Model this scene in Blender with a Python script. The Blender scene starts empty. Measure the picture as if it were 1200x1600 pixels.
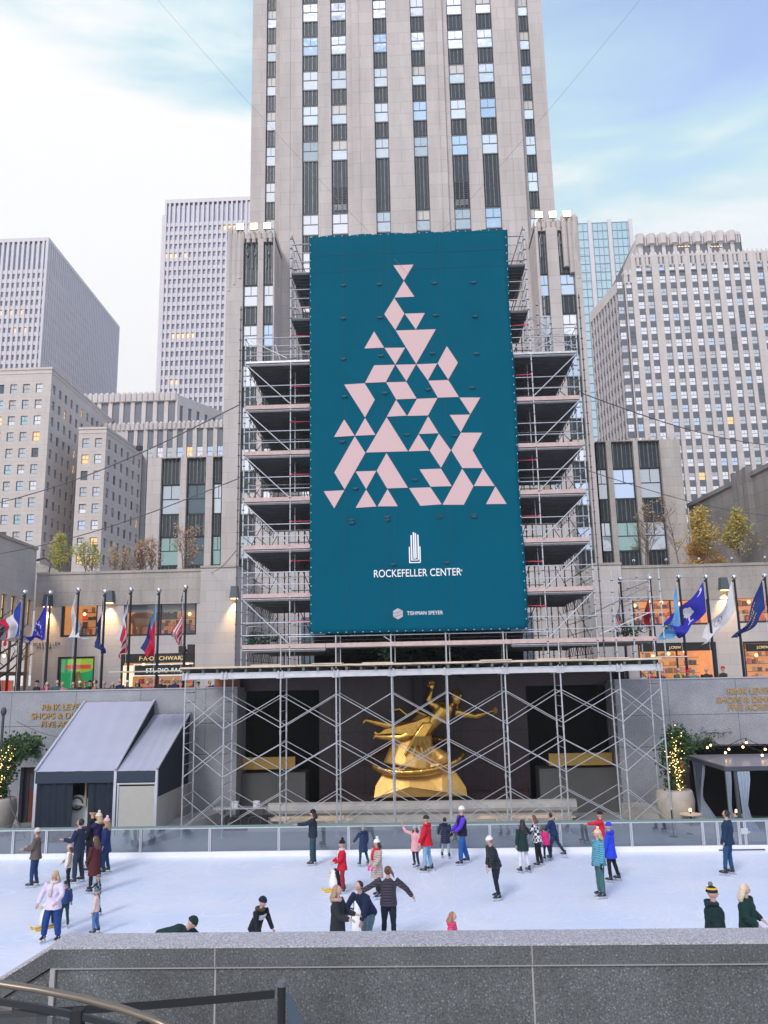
import bpy, math, random
import numpy as np
from mathutils import Vector, Matrix, noise
sc = bpy.context.scene
COL = sc.collection
R = math.radians
# ------------------------------------------------------------------ camera
F = 1275.0
EYE = np.array([0, 0, 6.3])
def _axes():
    Z = np.array([(475-600)/F, (5500+800)/F, 1.]); Z /= np.linalg.norm(Z)
    a = (653-600)/F; b = -(1+a*Z[0]/Z[2])*Z[2]/Z[1]
    Y = np.array([a, b, 1.]); Y /= np.linalg.norm(Y)
    X = -np.cross(Y, Z)
    return np.array([X, Y, Z])
AX = _axes()
def P(px, py, Y):
    """point of the place seen in direction (px, py) at depth Y"""
    d = AX @ np.array([(px-600)/F, -(py-800)/F, 1.]); p = EYE + d*(Y/d[1]); return Vector((p[0], p[1], p[2]))
def G(px, py, z=0.0):
    d = AX @ np.array([(px-600)/F, -(py-800)/F, 1.]); p = EYE + d*((z-EYE[2])/d[2]); return Vector((p[0], p[1], p[2]))
def X(px, Y, py=1000): return P(px, py, Y).x
def Z(px, py, Y): return P(px, py, Y).z
cam = bpy.data.cameras.new('camera'); co = bpy.data.objects.new('camera', cam); COL.objects.link(co)
cam.sensor_fit = 'VERTICAL'; cam.sensor_height = 36; cam.lens = 36*F/1600; cam.clip_end = 3000; cam.clip_start = .1
m = Matrix.Identity(4)
for i in range(3):
    m[i][0] = AX[i][0]; m[i][1] = AX[i][1]; m[i][2] = -AX[i][2]; m[i][3] = EYE[i]
co.matrix_world = m; sc.camera = co
# ------------------------------------------------------------------ sky, sun, exposure
SUN_EL, SUN_AZ = 38, 205      # azimuth clockwise from +Y; the soft light comes over the camera's left shoulder
w = bpy.data.worlds.new('World'); sc.world = w; w.use_nodes = True
nt = w.node_tree; N = nt.nodes; L = nt.links
for n in list(N): N.remove(n)
def nd(t, **k):
    n = N.new(t)
    for a, b in k.items(): setattr(n, a, b)
    return n
out = nd('ShaderNodeOutputWorld'); bg = nd('ShaderNodeBackground'); sky = nd('ShaderNodeTexSky')
sky.sky_type = 'NISHITA'; sky.sun_disc = False; sky.sun_elevation = R(SUN_EL); sky.sun_rotation = R(SUN_AZ)
sky.air_density = 1.0; sky.dust_density = 1.0; sky.ozone_density = 2.0
tc = nd('ShaderNodeTexCoord'); sp = nd('ShaderNodeSeparateXYZ'); L.new(tc.outputs['Generated'], sp.inputs[0])
mp = nd('ShaderNodeMapping'); mp.inputs['Scale'].default_value = (1.0, 1.0, 3.6); mp.inputs['Rotation'].default_value = (0, R(-24), R(0))
L.new(tc.outputs['Generated'], mp.inputs[0])
nz = nd('ShaderNodeTexNoise'); nz.inputs['Scale'].default_value = 2.6; nz.inputs['Detail'].default_value = 9; nz.inputs['Roughness'].default_value = .52; nz.inputs['Distortion'].default_value = .5
L.new(mp.outputs[0], nz.inputs['Vector'])
def mth(op, a, b, clamp=False):
    n = nd('ShaderNodeMath', operation=op); n.use_clamp = clamp
    for i, v in enumerate((a, b)):
        if isinstance(v, (int, float)): n.inputs[i].default_value = v
        else: L.new(v, n.inputs[i])
    return n.outputs[0]
# cloud cover: dense low in the sky and to the left, thinning into streaks higher up
bias = mth('SUBTRACT', 4.72, mth('MULTIPLY', sp.outputs[2], 8.0))
bias = mth('SUBTRACT', bias, mth('MULTIPLY', sp.outputs[0], 2.7))
cov = mth('ADD', bias, mth('MULTIPLY', mth('SUBTRACT', nz.outputs['Fac'], .5), 4.6), False)
def band(lo, hi):
    q = nd('ShaderNodeMapRange'); q.interpolation_type = 'SMOOTHSTEP'; L.new(cov, q.inputs[0]); q.inputs[1].default_value = lo; q.inputs[2].default_value = hi; return q.outputs[0]
skm = nd('ShaderNodeMix', data_type='RGBA', blend_type='MULTIPLY'); skm.inputs[0].default_value = 1
L.new(sky.outputs[0], skm.inputs[6]); skm.inputs[7].default_value = (3.45, 2.95, 2.75, 1)
m1 = nd('ShaderNodeMix', data_type='RGBA'); L.new(band(-1.5, .05), m1.inputs[0]); L.new(skm.outputs[2], m1.inputs[6]); m1.inputs[7].default_value = (4.7, 6.6, 7.2, 1)
mx = nd('ShaderNodeMix', data_type='RGBA'); L.new(band(-.4, .6), mx.inputs[0]); L.new(m1.outputs[2], mx.inputs[6])
mx.inputs[7].default_value = (8.3, 8.25, 8.3, 1)
L.new(mx.outputs[2], bg.inputs[0]); bg.inputs[1].default_value = .1
L.new(bg.outputs[0], out.inputs[0])
SKYMIX = (skm, mx, bg)
sd = bpy.data.lights.new('sun', 'SUN'); so = bpy.data.objects.new('sun', sd); COL.objects.link(so)
sd.energy = 1.5; sd.angle = R(16); sd.color = (1, .96, .94)
az = R(SUN_AZ); el = R(SUN_EL)
dirv = Vector((math.sin(az)*math.cos(el), math.cos(az)*math.cos(el), math.sin(el)))
so.rotation_euler = dirv.to_track_quat('Z', 'Y').to_euler()
sc.view_settings.view_transform = 'Standard'; sc.view_settings.look = 'None'; sc.view_settings.gamma = 1
sc.view_settings.exposure = .4
sc.render.engine = 'CYCLES'
# ------------------------------------------------------------------ helpers
random.seed(7)
class MB:
    def __init__(s): s.v = []; s.f = []; s.m = []; s.smooth = False
    def add(s, vs, fs, mi=0):
        o = len(s.v); s.v.extend(vs); s.f.extend([tuple(i+o for i in f) for f in fs]); s.m.extend([mi]*len(fs)); return s
    def box(s, x0, x1, y0, y1, z0, z1, mi=0):
        return s.add([(x0,y0,z0),(x1,y0,z0),(x1,y1,z0),(x0,y1,z0),(x0,y0,z1),(x1,y0,z1),(x1,y1,z1),(x0,y1,z1)],
                     [(0,3,2,1),(4,5,6,7),(0,1,5,4),(1,2,6,5),(2,3,7,6),(3,0,4,7)], mi)
    def quad(s, a, b, c, d, mi=0): return s.add([tuple(a),tuple(b),tuple(c),tuple(d)], [(0,1,2,3)], mi)
    def bar(s, a, b, wx, wz, mi=0, up=(0,0,1)):
        a = Vector(a); b = Vector(b); d = (b-a).normalized(); u = Vector(up)
        if abs(d.dot(u)) > .99: u = Vector((0,1,0))
        sd_ = d.cross(u).normalized(); u = sd_.cross(d)
        vs = []
        for p in (a, b):
            for q, r in ((-1,-1),(1,-1),(1,1),(-1,1)): vs.append(tuple(p+sd_*(q*wx/2)+u*(r*wz/2)))
        return s.add(vs, [(0,1,2,3),(7,6,5,4),(0,4,5,1),(1,5,6,2),(2,6,7,3),(3,7,4,0)], mi)
    def tube(s, pts, rad, n=6, mi=0, cap=True, ref=None):
        """sweep; rad is a number or a list of r or (rx, ry)"""
        pts = [Vector(p) for p in pts]; k = len(pts)
        if not isinstance(rad, (list, tuple)): rad = [rad]*k
        o = len(s.v); prev = None
        for i, p in enumerate(pts):
            d = (pts[min(i+1,k-1)]-pts[max(i-1,0)])
            if d.length < 1e-9: d = Vector((0,0,1))
            d.normalize()
            rf = Vector(ref) if ref else (Vector((1,0,0)) if abs(d.x) < .9 else Vector((0,1,0)))
            a = (rf - d*rf.dot(d)).normalized() if prev is None or ref else (prev - d*prev.dot(d)).normalized()
            prev = a; b = d.cross(a)
            r = rad[i]; rx, ry = r if isinstance(r, (tuple, list)) else (r, r)
            for j in range(n):
                t = 2*math.pi*j/n; s.v.append(tuple(p + a*(math.cos(t)*rx) + b*(math.sin(t)*ry)))
        for i in range(k-1):
            for j in range(n):
                q = o+i*n; s.f.append((q+j, q+(j+1)%n, q+n+(j+1)%n, q+n+j)); s.m.append(mi)
        if cap:
            s.f.append(tuple(o+j for j in reversed(range(n)))); s.m.append(mi)
            s.f.append(tuple(o+(k-1)*n+j for j in range(n))); s.m.append(mi)
        return s
    def ball(s, c, r, n=10, mi=0, mat=None, fn=None):
        rx, ry, rz = r if isinstance(r, (tuple, list)) else (r, r, r)
        c = Vector(c); m_ = n//2+1; o = len(s.v)
        def T(v):
            v = Vector(v)
            if fn: v = fn(v)
            v = Vector((v.x*rx, v.y*ry, v.z*rz))
            if mat is not None: v = mat @ v
            return tuple(c+v)
        s.v.append(T((0,0,1)))
        for i in range(1, m_):
            a = math.pi*i/m_
            for j in range(n):
                t = 2*math.pi*j/n; s.v.append(T((math.sin(a)*math.cos(t), math.sin(a)*math.sin(t), math.cos(a))))
        s.v.append(T((0,0,-1)))
        for j in range(n):
            s.f.append((o, o+1+j, o+1+(j+1)%n)); s.m.append(mi)
            e = o+1+(m_-2)*n
            s.f.append((e+j, o+1+(m_-1)*n, e+(j+1)%n)); s.m.append(mi)
        for i in range(m_-2):
            for j in range(n):
                q = o+1+i*n; s.f.append((q+j, q+n+j, q+n+(j+1)%n, q+(j+1)%n)); s.m.append(mi)
        return s
    def grid(s, fn, nu, nv, mi=0):
        o = len(s.v)
        for j in range(nv+1):
            for i in range(nu+1): s.v.append(tuple(fn(i/nu, j/nv)))
        for j in range(nv):
            for i in range(nu): q = o+j*(nu+1)+i; s.f.append((q, q+1, q+nu+2, q+nu+1)); s.m.append(mi(i/nu+.5/nu, j/nv+.5/nv) if callable(mi) else mi)
        return s
    def merge(s, o, M_=None, mi=None):
        k = len(s.v)
        s.v.extend([tuple(M_ @ Vector(v)) for v in o.v] if M_ is not None else o.v)
        s.f.extend([tuple(i+k for i in f) for f in o.f]); s.m.extend(o.m if mi is None else [mi]*len(o.f)); return s
    def prism(s, poly, y0, y1, mi=0):
        """poly = [(x, z)...] counter-clockwise seen from -Y; extruded from y0 (front) to y1"""
        n = len(poly)
        vs = [(x, y0, z) for x, z in poly]+[(x, y1, z) for x, z in poly]
        fs = [tuple(range(n)), tuple(reversed(range(n, 2*n)))]+[(i, i+n, (i+1)%n+n, (i+1)%n) for i in range(n)]
        return s.add(vs, fs, mi)
    def mesh(s, name, mats):
        me = bpy.data.meshes.new(name); me.from_pydata(s.v, [], s.f)
        mats = mats if isinstance(mats, (list, tuple)) else [mats]
        for m_ in mats: me.materials.append(m_)
        if len(mats) > 1: me.polygons.foreach_set('material_index', s.m)
        if s.smooth: me.polygons.foreach_set('use_smooth', [True]*len(s.f))
        me.update(); return me
    def build(s, name, mats, parent=None):
        return link(name, s.mesh(name, mats), parent)
def link(name, me, parent=None, loc=None, rz=0):
    o = bpy.data.objects.new(name, me); COL.objects.link(o)
    if parent: o.parent = parent
    if loc is not None: o.location = loc
    if rz: o.rotation_euler = (0, 0, rz)
    return o
def tag(o, label, cat, group=None):
    o['label'] = label; o['category'] = cat
    if group: o['group'] = group
    return o
def thing(name, label, cat, loc=(0,0,0), rz=0, group=None):
    return tag(link(name, None, None, loc, rz), label, cat, group)
def struct(o, kind='structure'): o['kind'] = kind; return o
def stuff(o): o['kind'] = 'stuff'; return o
def remesh(mb, vox, mat, name, sm=2, extra=None, dec=None):
    """fuse overlapping shapes into one continuous skin"""
    me = mb.mesh(name, mat); o = bpy.data.objects.new(name, me); COL.objects.link(o)
    r = o.modifiers.new('r', 'REMESH'); r.mode = 'VOXEL'; r.voxel_size = vox; r.use_smooth_shade = True
    if sm: q = o.modifiers.new('s', 'SMOOTH'); q.factor = .5; q.iterations = sm
    dg = bpy.context.evaluated_depsgraph_get(); dg.update()
    nm = bpy.data.meshes.new_from_object(o.evaluated_get(dg)); nm.name = name
    bpy.data.objects.remove(o); bpy.data.meshes.remove(me)
    if len(nm.materials) == 0: nm.materials.append(mat)
    if extra is not None:
        import bmesh
        bm = bmesh.new(); bm.from_mesh(nm); e = extra.mesh('e', mat); bm.from_mesh(e); bm.to_mesh(nm); bm.free(); bpy.data.meshes.remove(e)
    nm.polygons.foreach_set('use_smooth', [True]*len(nm.polygons)); nm.update()
    return nm
# ------------------------------------------------------------------ materials
def mat(name, col, rough=.6, metal=0, spec=.5, noise_amt=0, nscale=4, bump=0, bscale=30, emit=None, estr=0, coat=0):
    m_ = bpy.data.materials.new(name); m_.use_nodes = True; t = m_.node_tree; b = t.nodes['Principled BSDF']
    b.inputs['Base Color'].default_value = (*col, 1); b.inputs['Roughness'].default_value = rough; b.inputs['Metallic'].default_value = metal
    b.inputs['Specular IOR Level'].default_value = spec; b.inputs['Coat Weight'].default_value = coat
    if emit: b.inputs['Emission Color'].default_value = (*emit, 1); b.inputs['Emission Strength'].default_value = estr
    if noise_amt or bump:
        g = t.nodes.new('ShaderNodeTexCoord')
    if noise_amt:
        n = t.nodes.new('ShaderNodeTexNoise'); n.inputs['Scale'].default_value = nscale; n.inputs['Detail'].default_value = 6; n.inputs['Roughness'].default_value = .65
        t.links.new(g.outputs['Object'], n.inputs['Vector'])
        r = t.nodes.new('ShaderNodeMapRange'); t.links.new(n.outputs['Fac'], r.inputs[0])
        r.inputs[1].default_value = .25; r.inputs[2].default_value = .75; r.inputs[3].default_value = 1-noise_amt; r.inputs[4].default_value = 1+noise_amt
        x = t.nodes.new('ShaderNodeMix'); x.data_type = 'RGBA'; x.blend_type = 'MULTIPLY'; x.inputs[0].default_value = 1
        x.inputs[6].default_value = (*col, 1); t.links.new(r.outputs[0], x.inputs[7]); t.links.new(x.outputs[2], b.inputs['Base Color'])
    if bump:
        n2 = t.nodes.new('ShaderNodeTexNoise'); n2.inputs['Scale'].default_value = bscale; n2.inputs['Detail'].default_value = 4
        t.links.new(g.outputs['Object'], n2.inputs['Vector']); bp = t.nodes.new('ShaderNodeBump'); bp.inputs['Strength'].default_value = bump; bp.inputs['Distance'].default_value = .02
        t.links.new(n2.outputs['Fac'], bp.inputs['Height']); t.links.new(bp.outputs[0], b.inputs['Normal'])
    return m_
def stone(name, c1, c2, bw=1.6, bh=.8, mortar=(.2,.19,.18), msize=.012, stain=.18, rough=.8, offset=.5):
    """ashlar blocks with joints, tone varying block by block, and rain stains running down"""
    m_ = bpy.data.materials.new(name); m_.use_nodes = True; t = m_.node_tree; b = t.nodes['Principled BSDF']; n = t.nodes.new; k = t.links.new
    b.inputs['Roughness'].default_value = rough; b.inputs['Specular IOR Level'].default_value = .3
    g = n('ShaderNodeNewGeometry'); s = n('ShaderNodeSeparateXYZ'); k(g.outputs['Position'], s.inputs[0])
    ad = n('ShaderNodeMath'); ad.operation = 'ADD'; k(s.outputs[0], ad.inputs[0]); k(s.outputs[1], ad.inputs[1])
    c = n('ShaderNodeCombineXYZ'); k(ad.outputs[0], c.inputs[0]); k(s.outputs[2], c.inputs[1])
    br = n('ShaderNodeTexBrick'); k(c.outputs[0], br.inputs['Vector']); br.offset = offset
    br.inputs['Color1'].default_value = (*c1, 1); br.inputs['Color2'].default_value = (*c2, 1); br.inputs['Mortar'].default_value = (*mortar, 1)
    br.inputs['Scale'].default_value = 1; br.inputs['Mortar Size'].default_value = msize; br.inputs['Brick Width'].default_value = bw; br.inputs['Row Height'].default_value = bh
    br.inputs['Mortar Smooth'].default_value = .3
    mp_ = n('ShaderNodeMapping'); mp_.inputs['Scale'].default_value = (.9, .9, .16); k(g.outputs['Position'], mp_.inputs[0])
    nz_ = n('ShaderNodeTexNoise'); nz_.inputs['Scale'].default_value = .8; nz_.inputs['Detail'].default_value = 8; nz_.inputs['Roughness'].default_value = .65; k(mp_.outputs[0], nz_.inputs['Vector'])
    n3 = n('ShaderNodeTexNoise'); n3.inputs['Scale'].default_value = 9; n3.inputs['Detail'].default_value = 6; k(g.outputs['Position'], n3.inputs['Vector'])
    a2 = n('ShaderNodeMath'); a2.operation = 'MULTIPLY_ADD'; k(n3.outputs['Fac'], a2.inputs[0]); a2.inputs[1].default_value = .35; k(nz_.outputs['Fac'], a2.inputs[2])
    r = n('ShaderNodeMapRange'); k(a2.outputs[0], r.inputs[0]); r.inputs[1].default_value = .38; r.inputs[2].default_value = .92; r.inputs[3].default_value = 1-stain; r.inputs[4].default_value = 1+stain*.6
    x = n('ShaderNodeMix'); x.data_type = 'RGBA'; x.blend_type = 'MULTIPLY'; x.inputs[0].default_value = 1; k(br.outputs['Color'], x.inputs[6]); k(r.outputs[0], x.inputs[7])
    k(x.outputs[2], b.inputs['Base Color'])
    return m_
def granite(name, base, fleck, scale=60, blot=.25, rough=.45, fl=.66, zs=.7):
    m_ = bpy.data.materials.new(name); m_.use_nodes = True; t = m_.node_tree; b = t.nodes['Principled BSDF']; n = t.nodes.new; k = t.links.new
    b.inputs['Roughness'].default_value = rough
    g = n('ShaderNodeNewGeometry')
    a = n('ShaderNodeTexNoise'); a.inputs['Scale'].default_value = scale; a.inputs['Detail'].default_value = 3; k(g.outputs['Position'], a.inputs['Vector'])
    r = n('ShaderNodeValToRGB'); k(a.outputs['Fac'], r.inputs[0]); e = r.color_ramp.elements
    e[0].position = .36; e[0].color = (*[c*.55 for c in base], 1); e[1].position = fl; e[1].color = (*fleck, 1); q = e.new(.5); q.color = (*base, 1); q2 = e.new(fl-.04); q2.color = (*[c*1.12 for c in base], 1)
    z = n('ShaderNodeTexNoise'); z.inputs['Scale'].default_value = zs; z.inputs['Detail'].default_value = 9; z.inputs['Roughness'].default_value = .7; k(g.outputs['Position'], z.inputs['Vector'])
    mr = n('ShaderNodeMapRange'); k(z.outputs['Fac'], mr.inputs[0]); mr.inputs[1].default_value = .3; mr.inputs[2].default_value = .72; mr.inputs[3].default_value = 1-blot; mr.inputs[4].default_value = 1+blot
    x = n('ShaderNodeMix'); x.data_type = 'RGBA'; x.blend_type = 'MULTIPLY'; x.inputs[0].default_value = 1; k(r.outputs[0], x.inputs[6]); k(mr.outputs[0], x.inputs[7])
    k(x.outputs[2], b.inputs['Base Color'])
    return m_
def glassy(name, col, metal=.75, rough=.05, var=.12):
    m_ = bpy.data.materials.new(name); m_.use_nodes = True; t = m_.node_tree; b = t.nodes['Principled BSDF']; n = t.nodes.new; k = t.links.new
    b.inputs['Metallic'].default_value = metal; b.inputs['Roughness'].default_value = rough
    g = n('ShaderNodeObjectInfo'); r = n('ShaderNodeMapRange'); k(g.outputs['Random'], r.inputs[0]); r.inputs[3].default_value = 1-var; r.inputs[4].default_value = 1+var
    x = n('ShaderNodeMix'); x.data_type = 'RGBA'; x.blend_type = 'MULTIPLY'; x.inputs[0].default_value = 1; x.inputs[6].default_value = (*col, 1); k(r.outputs[0], x.inputs[7]); k(x.outputs[2], b.inputs['Base Color'])
    # old glass is never flat: a slow ripple in the reflection
    p = n('ShaderNodeNewGeometry'); nn = n('ShaderNodeTexNoise'); nn.inputs['Scale'].default_value = 1.1; nn.inputs['Detail'].default_value = 1; k(p.outputs['Position'], nn.inputs['Vector'])
    bp = n('ShaderNodeBump'); bp.inputs['Strength'].default_value = .3; bp.inputs['Distance'].default_value = .06; k(nn.outputs['Fac'], bp.inputs['Height']); k(bp.outputs[0], b.inputs['Normal'])
    return m_
def thin_glass(name, tint=(.75,.8,.86), refl=.12, rough=.04):
    m_ = bpy.data.materials.new(name); m_.use_nodes = True; t = m_.node_tree; n = t.nodes.new; k = t.links.new
    for q in list(t.nodes): t.nodes.remove(q)
    o = n('ShaderNodeOutputMaterial'); a = n('ShaderNodeBsdfTransparent'); a.inputs[0].default_value = (*tint, 1); b = n('ShaderNodeBsdfGlossy'); b.inputs['Roughness'].default_value = rough
    f = n('ShaderNodeLayerWeight'); f.inputs[0].default_value = .2; ad = n('ShaderNodeMath'); ad.operation = 'ADD'; ad.use_clamp = True; k(f.outputs['Fresnel'], ad.inputs[0]); ad.inputs[1].default_value = refl
    x = n('ShaderNodeMixShader'); k(ad.outputs[0], x.inputs[0]); k(a.outputs[0], x.inputs[1]); k(b.outputs[0], x.inputs[2]); k(x.outputs[0], o.inputs[0])
    return m_
def striped(name, c1, c2, per, axis=0, rough=.5, metal=0, soft=.3, jit=0):
    """vertical ribs or planks: bands across one world axis"""
    m_ = bpy.data.materials.new(name); m_.use_nodes = True; t = m_.node_tree; b = t.nodes['Principled BSDF']; n = t.nodes.new; k = t.links.new
    b.inputs['Roughness'].default_value = rough; b.inputs['Metallic'].default_value = metal
    g = n('ShaderNodeTexCoord'); s = n('ShaderNodeSeparateXYZ'); k(g.outputs['Object'], s.inputs[0])
    d = n('ShaderNodeMath'); d.operation = 'DIVIDE'; k(s.outputs[axis], d.inputs[0]); d.inputs[1].default_value = per
    fr = n('ShaderNodeMath'); fr.operation = 'PINGPONG'; k(d.outputs[0], fr.inputs[0]); fr.inputs[1].default_value = 1
    r = n('ShaderNodeMapRange'); r.interpolation_type = 'SMOOTHSTEP'; k(fr.outputs[0], r.inputs[0]); r.inputs[1].default_value = .5-soft; r.inputs[2].default_value = .5+soft
    nn = n('ShaderNodeTexNoise'); nn.inputs['Scale'].default_value = 3; nn.inputs['Detail'].default_value = 5; k(g.outputs['Object'], nn.inputs['Vector'])
    x = n('ShaderNodeMix'); x.data_type = 'RGBA'; k(r.outputs[0], x.inputs[0]); x.inputs[6].default_value = (*c1, 1); x.inputs[7].default_value = (*c2, 1)
    y = n('ShaderNodeMix'); y.data_type = 'RGBA'; y.blend_type = 'MULTIPLY'; y.inputs[0].default_value = .45; k(x.outputs[2], y.inputs[6]); k(nn.outputs['Fac'], y.inputs[7]); k(y.outputs[2], b.inputs['Base Color'])
    return m_
M = {}
M['lime'] = stone('limestone', (.475,.43,.42), (.52,.472,.46), 2.6, 1.33, (.36,.315,.30), .02, .19)
M['lime_low'] = stone('limestone_blocks', (.51,.475,.47), (.56,.52,.51), 1.5, .74, (.42,.37,.35), .012, .12)
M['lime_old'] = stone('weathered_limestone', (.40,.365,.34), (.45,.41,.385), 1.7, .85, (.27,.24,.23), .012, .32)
M['beige'] = stone('beige_stone', (.62,.55,.52), (.66,.585,.55), 3.2, 1.2, (.40,.34,.31), .02, .10)
M['white_stone'] = stone('pale_marble', (.66,.62,.66), (.68,.64,.68), 4, 2, (.52,.49,.5), .02, .06)
M['far_stone'] = stone('far_limestone', (.60,.545,.53), (.64,.58,.56), 3.4, 1.8, (.42,.36,.34), .02, .12)
M['granite'] = granite('polished_grey_granite', (.31,.32,.355), (.35,.36,.39), 26, .20, .42, .74)
M['granite_near'] = granite('rough_grey_granite', (.10,.108,.112), (.25,.26,.27), 90, .42, .5, .67, 1.6)
M['granite_cap'] = granite('light_granite_coping', (.42,.40,.43), (.62,.60,.62), 110, .08, .5, .62)
M['granite_dark'] = granite('maroon_granite', (.030,.012,.019), (.040,.018,.026), 9, .35, .35, .78)
M['granite_mid'] = granite('dull_granite_block', (.10,.10,.10), (.17,.17,.17), 40, .15, .5, .7)
M['spandrel'] = striped('fluted_metal_spandrel', (.035,.045,.052), (.24,.25,.265), .17, 0, .45, .3, .25)
M['spandrel_far'] = mat('far_spandrel_metal', (.13,.14,.17), .5, .2, noise_amt=.15)
M['frame'] = mat('dark_window_frame', (.03,.035,.042), .4, .3)
M['frame_grey'] = mat('grey_window_frame', (.16,.165,.18), .5, .2)
M['g_sky'] = glassy('sky_glass', (.80,.83,.92)); M['g_blue'] = glassy('blue_glass', (.55,.68,.90)); M['g_mid'] = glassy('grey_glass', (.52,.58,.66)); M['g_dark'] = glassy('dark_glass', (.10,.14,.17), .6)
M['g_lit'] = mat('lit_window', (.6,.4,.2), .4, emit=(1,.58,.26), estr=.6, noise_amt=.4, nscale=3)
M['g_teal'] = glassy('teal_glass', (.44,.60,.70), .8)
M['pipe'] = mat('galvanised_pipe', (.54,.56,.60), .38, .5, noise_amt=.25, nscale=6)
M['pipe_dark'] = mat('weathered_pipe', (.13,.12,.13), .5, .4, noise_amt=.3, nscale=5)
M['coupler'] = mat('scaffold_coupler', (.12,.125,.135), .5, .6)
M['alu'] = mat('aluminium_beam', (.60,.61,.66), .35, .5, noise_amt=.12, nscale=3, bump=.1)
M['ply'] = mat('plywood', (.62,.50,.38), .8, noise_amt=.22, nscale=1.5)
M['toe'] = mat('pinkish_timber_board', (.52,.385,.36), .8, noise_amt=.18, nscale=4)
M['deck'] = striped('steel_deck_planks', (.075,.085,.09), (.17,.185,.19), .155, 1, .5, .3, .12)
M['stringer'] = mat('grey_green_stringer', (.10,.13,.13), .6)
M['pinktie'] = mat('pink_safety_tie', (.75,.05,.12), .5)
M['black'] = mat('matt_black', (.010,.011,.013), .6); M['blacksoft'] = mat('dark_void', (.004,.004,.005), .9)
M['white'] = mat('white_paint', (.78,.78,.80), .5, noise_amt=.04)
M['gold'] = mat('gilded_bronze', (.62,.36,.085), .24, .97, noise_amt=.2, nscale=5, bump=.12, bscale=10)
M['gold_rock'] = mat('gilded_base', (.66,.40,.12), .5, .7, noise_amt=.16, nscale=2.5, bump=.4, bscale=6)
M['gold_paint'] = mat('gold_band', (.48,.30,.075), .5, .35, noise_amt=.1)
M['brass'] = mat('brass_letters', (.44,.27,.09), .45, .3)
M['sign_white'] = mat('white_lettering', (.8,.82,.85), .5)
M['teal'] = mat('teal_banner_vinyl', (.0,.086,.138), .7, spec=.03, noise_amt=.07, nscale=.5, bump=.3, bscale=.7)
M['pink'] = mat('pink_print', (.585,.40,.405), .6)
M['stair'] = mat('paving_stone', (.30,.30,.31), .5, noise_amt=.15, nscale=1.2)
M['curb'] = mat('light_kerb_stone', (.42,.40,.385), .6, noise_amt=.15, nscale=2)
M['glass'] = thin_glass('rink_glass')
# ------------------------------------------------------------------ facades
class Wall:
    """a vertical plane: origin p0 (x, y), running direction u; d goes into the building"""
    def __init__(s, x0, y0, x1, y1):
        s.o = Vector((x0, y0, 0)); v = Vector((x1-x0, y1-y0, 0)); s.w = v.length; s.u = v.normalized(); s.n = Vector((s.u.y, -s.u.x, 0))
        s.rz = math.atan2(s.u.y, s.u.x)
    def p(s, u, z, d=0): q = s.o + s.u*u - s.n*d; return (q.x, q.y, z)
def facade(mb, W, z0, z1, holes, depth, u0=0, u1=None, mi=0, top=None):
    u1 = W.w if u1 is None else u1
    us = sorted({round(v, 4) for h in holes for v in h[:2] if u0 < v < u1} | {u0, u1}); zs = sorted({round(v, 4) for h in holes for v in h[2:4] if z0 < v < z1} | {z0, z1})
    for i in range(len(us)-1):
        cu = (us[i]+us[i+1])/2; run = None
        for j in range(len(zs)-1):
            cz = (zs[j]+zs[j+1])/2
            hole = any(h[0] < cu < h[1] and h[2] < cz < h[3] for h in holes)
            if not hole:
                if run is None: run = zs[j]
                if j == len(zs)-2: mb.quad(W.p(us[i], run), W.p(us[i+1], run), W.p(us[i+1], zs[j+1]), W.p(us[i], zs[j+1]), mi); run = None
            elif run is not None:
                mb.quad(W.p(us[i], run), W.p(us[i+1], run), W.p(us[i+1], zs[j]), W.p(us[i], zs[j]), mi); run = None
    for a, b, c, d in [h[:4] for h in holes]:
        a = max(a, u0); b = min(b, u1); c = max(c, z0); d = min(d, z1)
        mb.quad(W.p(a,c), W.p(a,d), W.p(a,d,depth), W.p(a,c,depth), mi); mb.quad(W.p(b,c,depth), W.p(b,d,depth), W.p(b,d), W.p(b,c), mi)
        mb.quad(W.p(a,c,depth), W.p(b,c,depth), W.p(b,c), W.p(a,c), mi); mb.quad(W.p(a,d), W.p(b,d), W.p(b,d,depth), W.p(a,d,depth), mi)
def wbox(mb, W, u0, u1, z0, z1, d0, d1, mi=0):
    a = [W.p(u0,z0,d0), W.p(u1,z0,d0), W.p(u1,z0,d1), W.p(u0,z0,d1), W.p(u0,z1,d0), W.p(u1,z1,d0), W.p(u1,z1,d1), W.p(u0,z1,d1)]
    mb.add(a, [(0,3,2,1),(4,5,6,7),(0,1,5,4),(1,2,6,5),(2,3,7,6),(3,0,4,7)], mi)
_wc = {}
M['blind'] = mat('drawn_blind', (.56,.54,.53), .5, noise_amt=.12, nscale=1.5)
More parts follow.
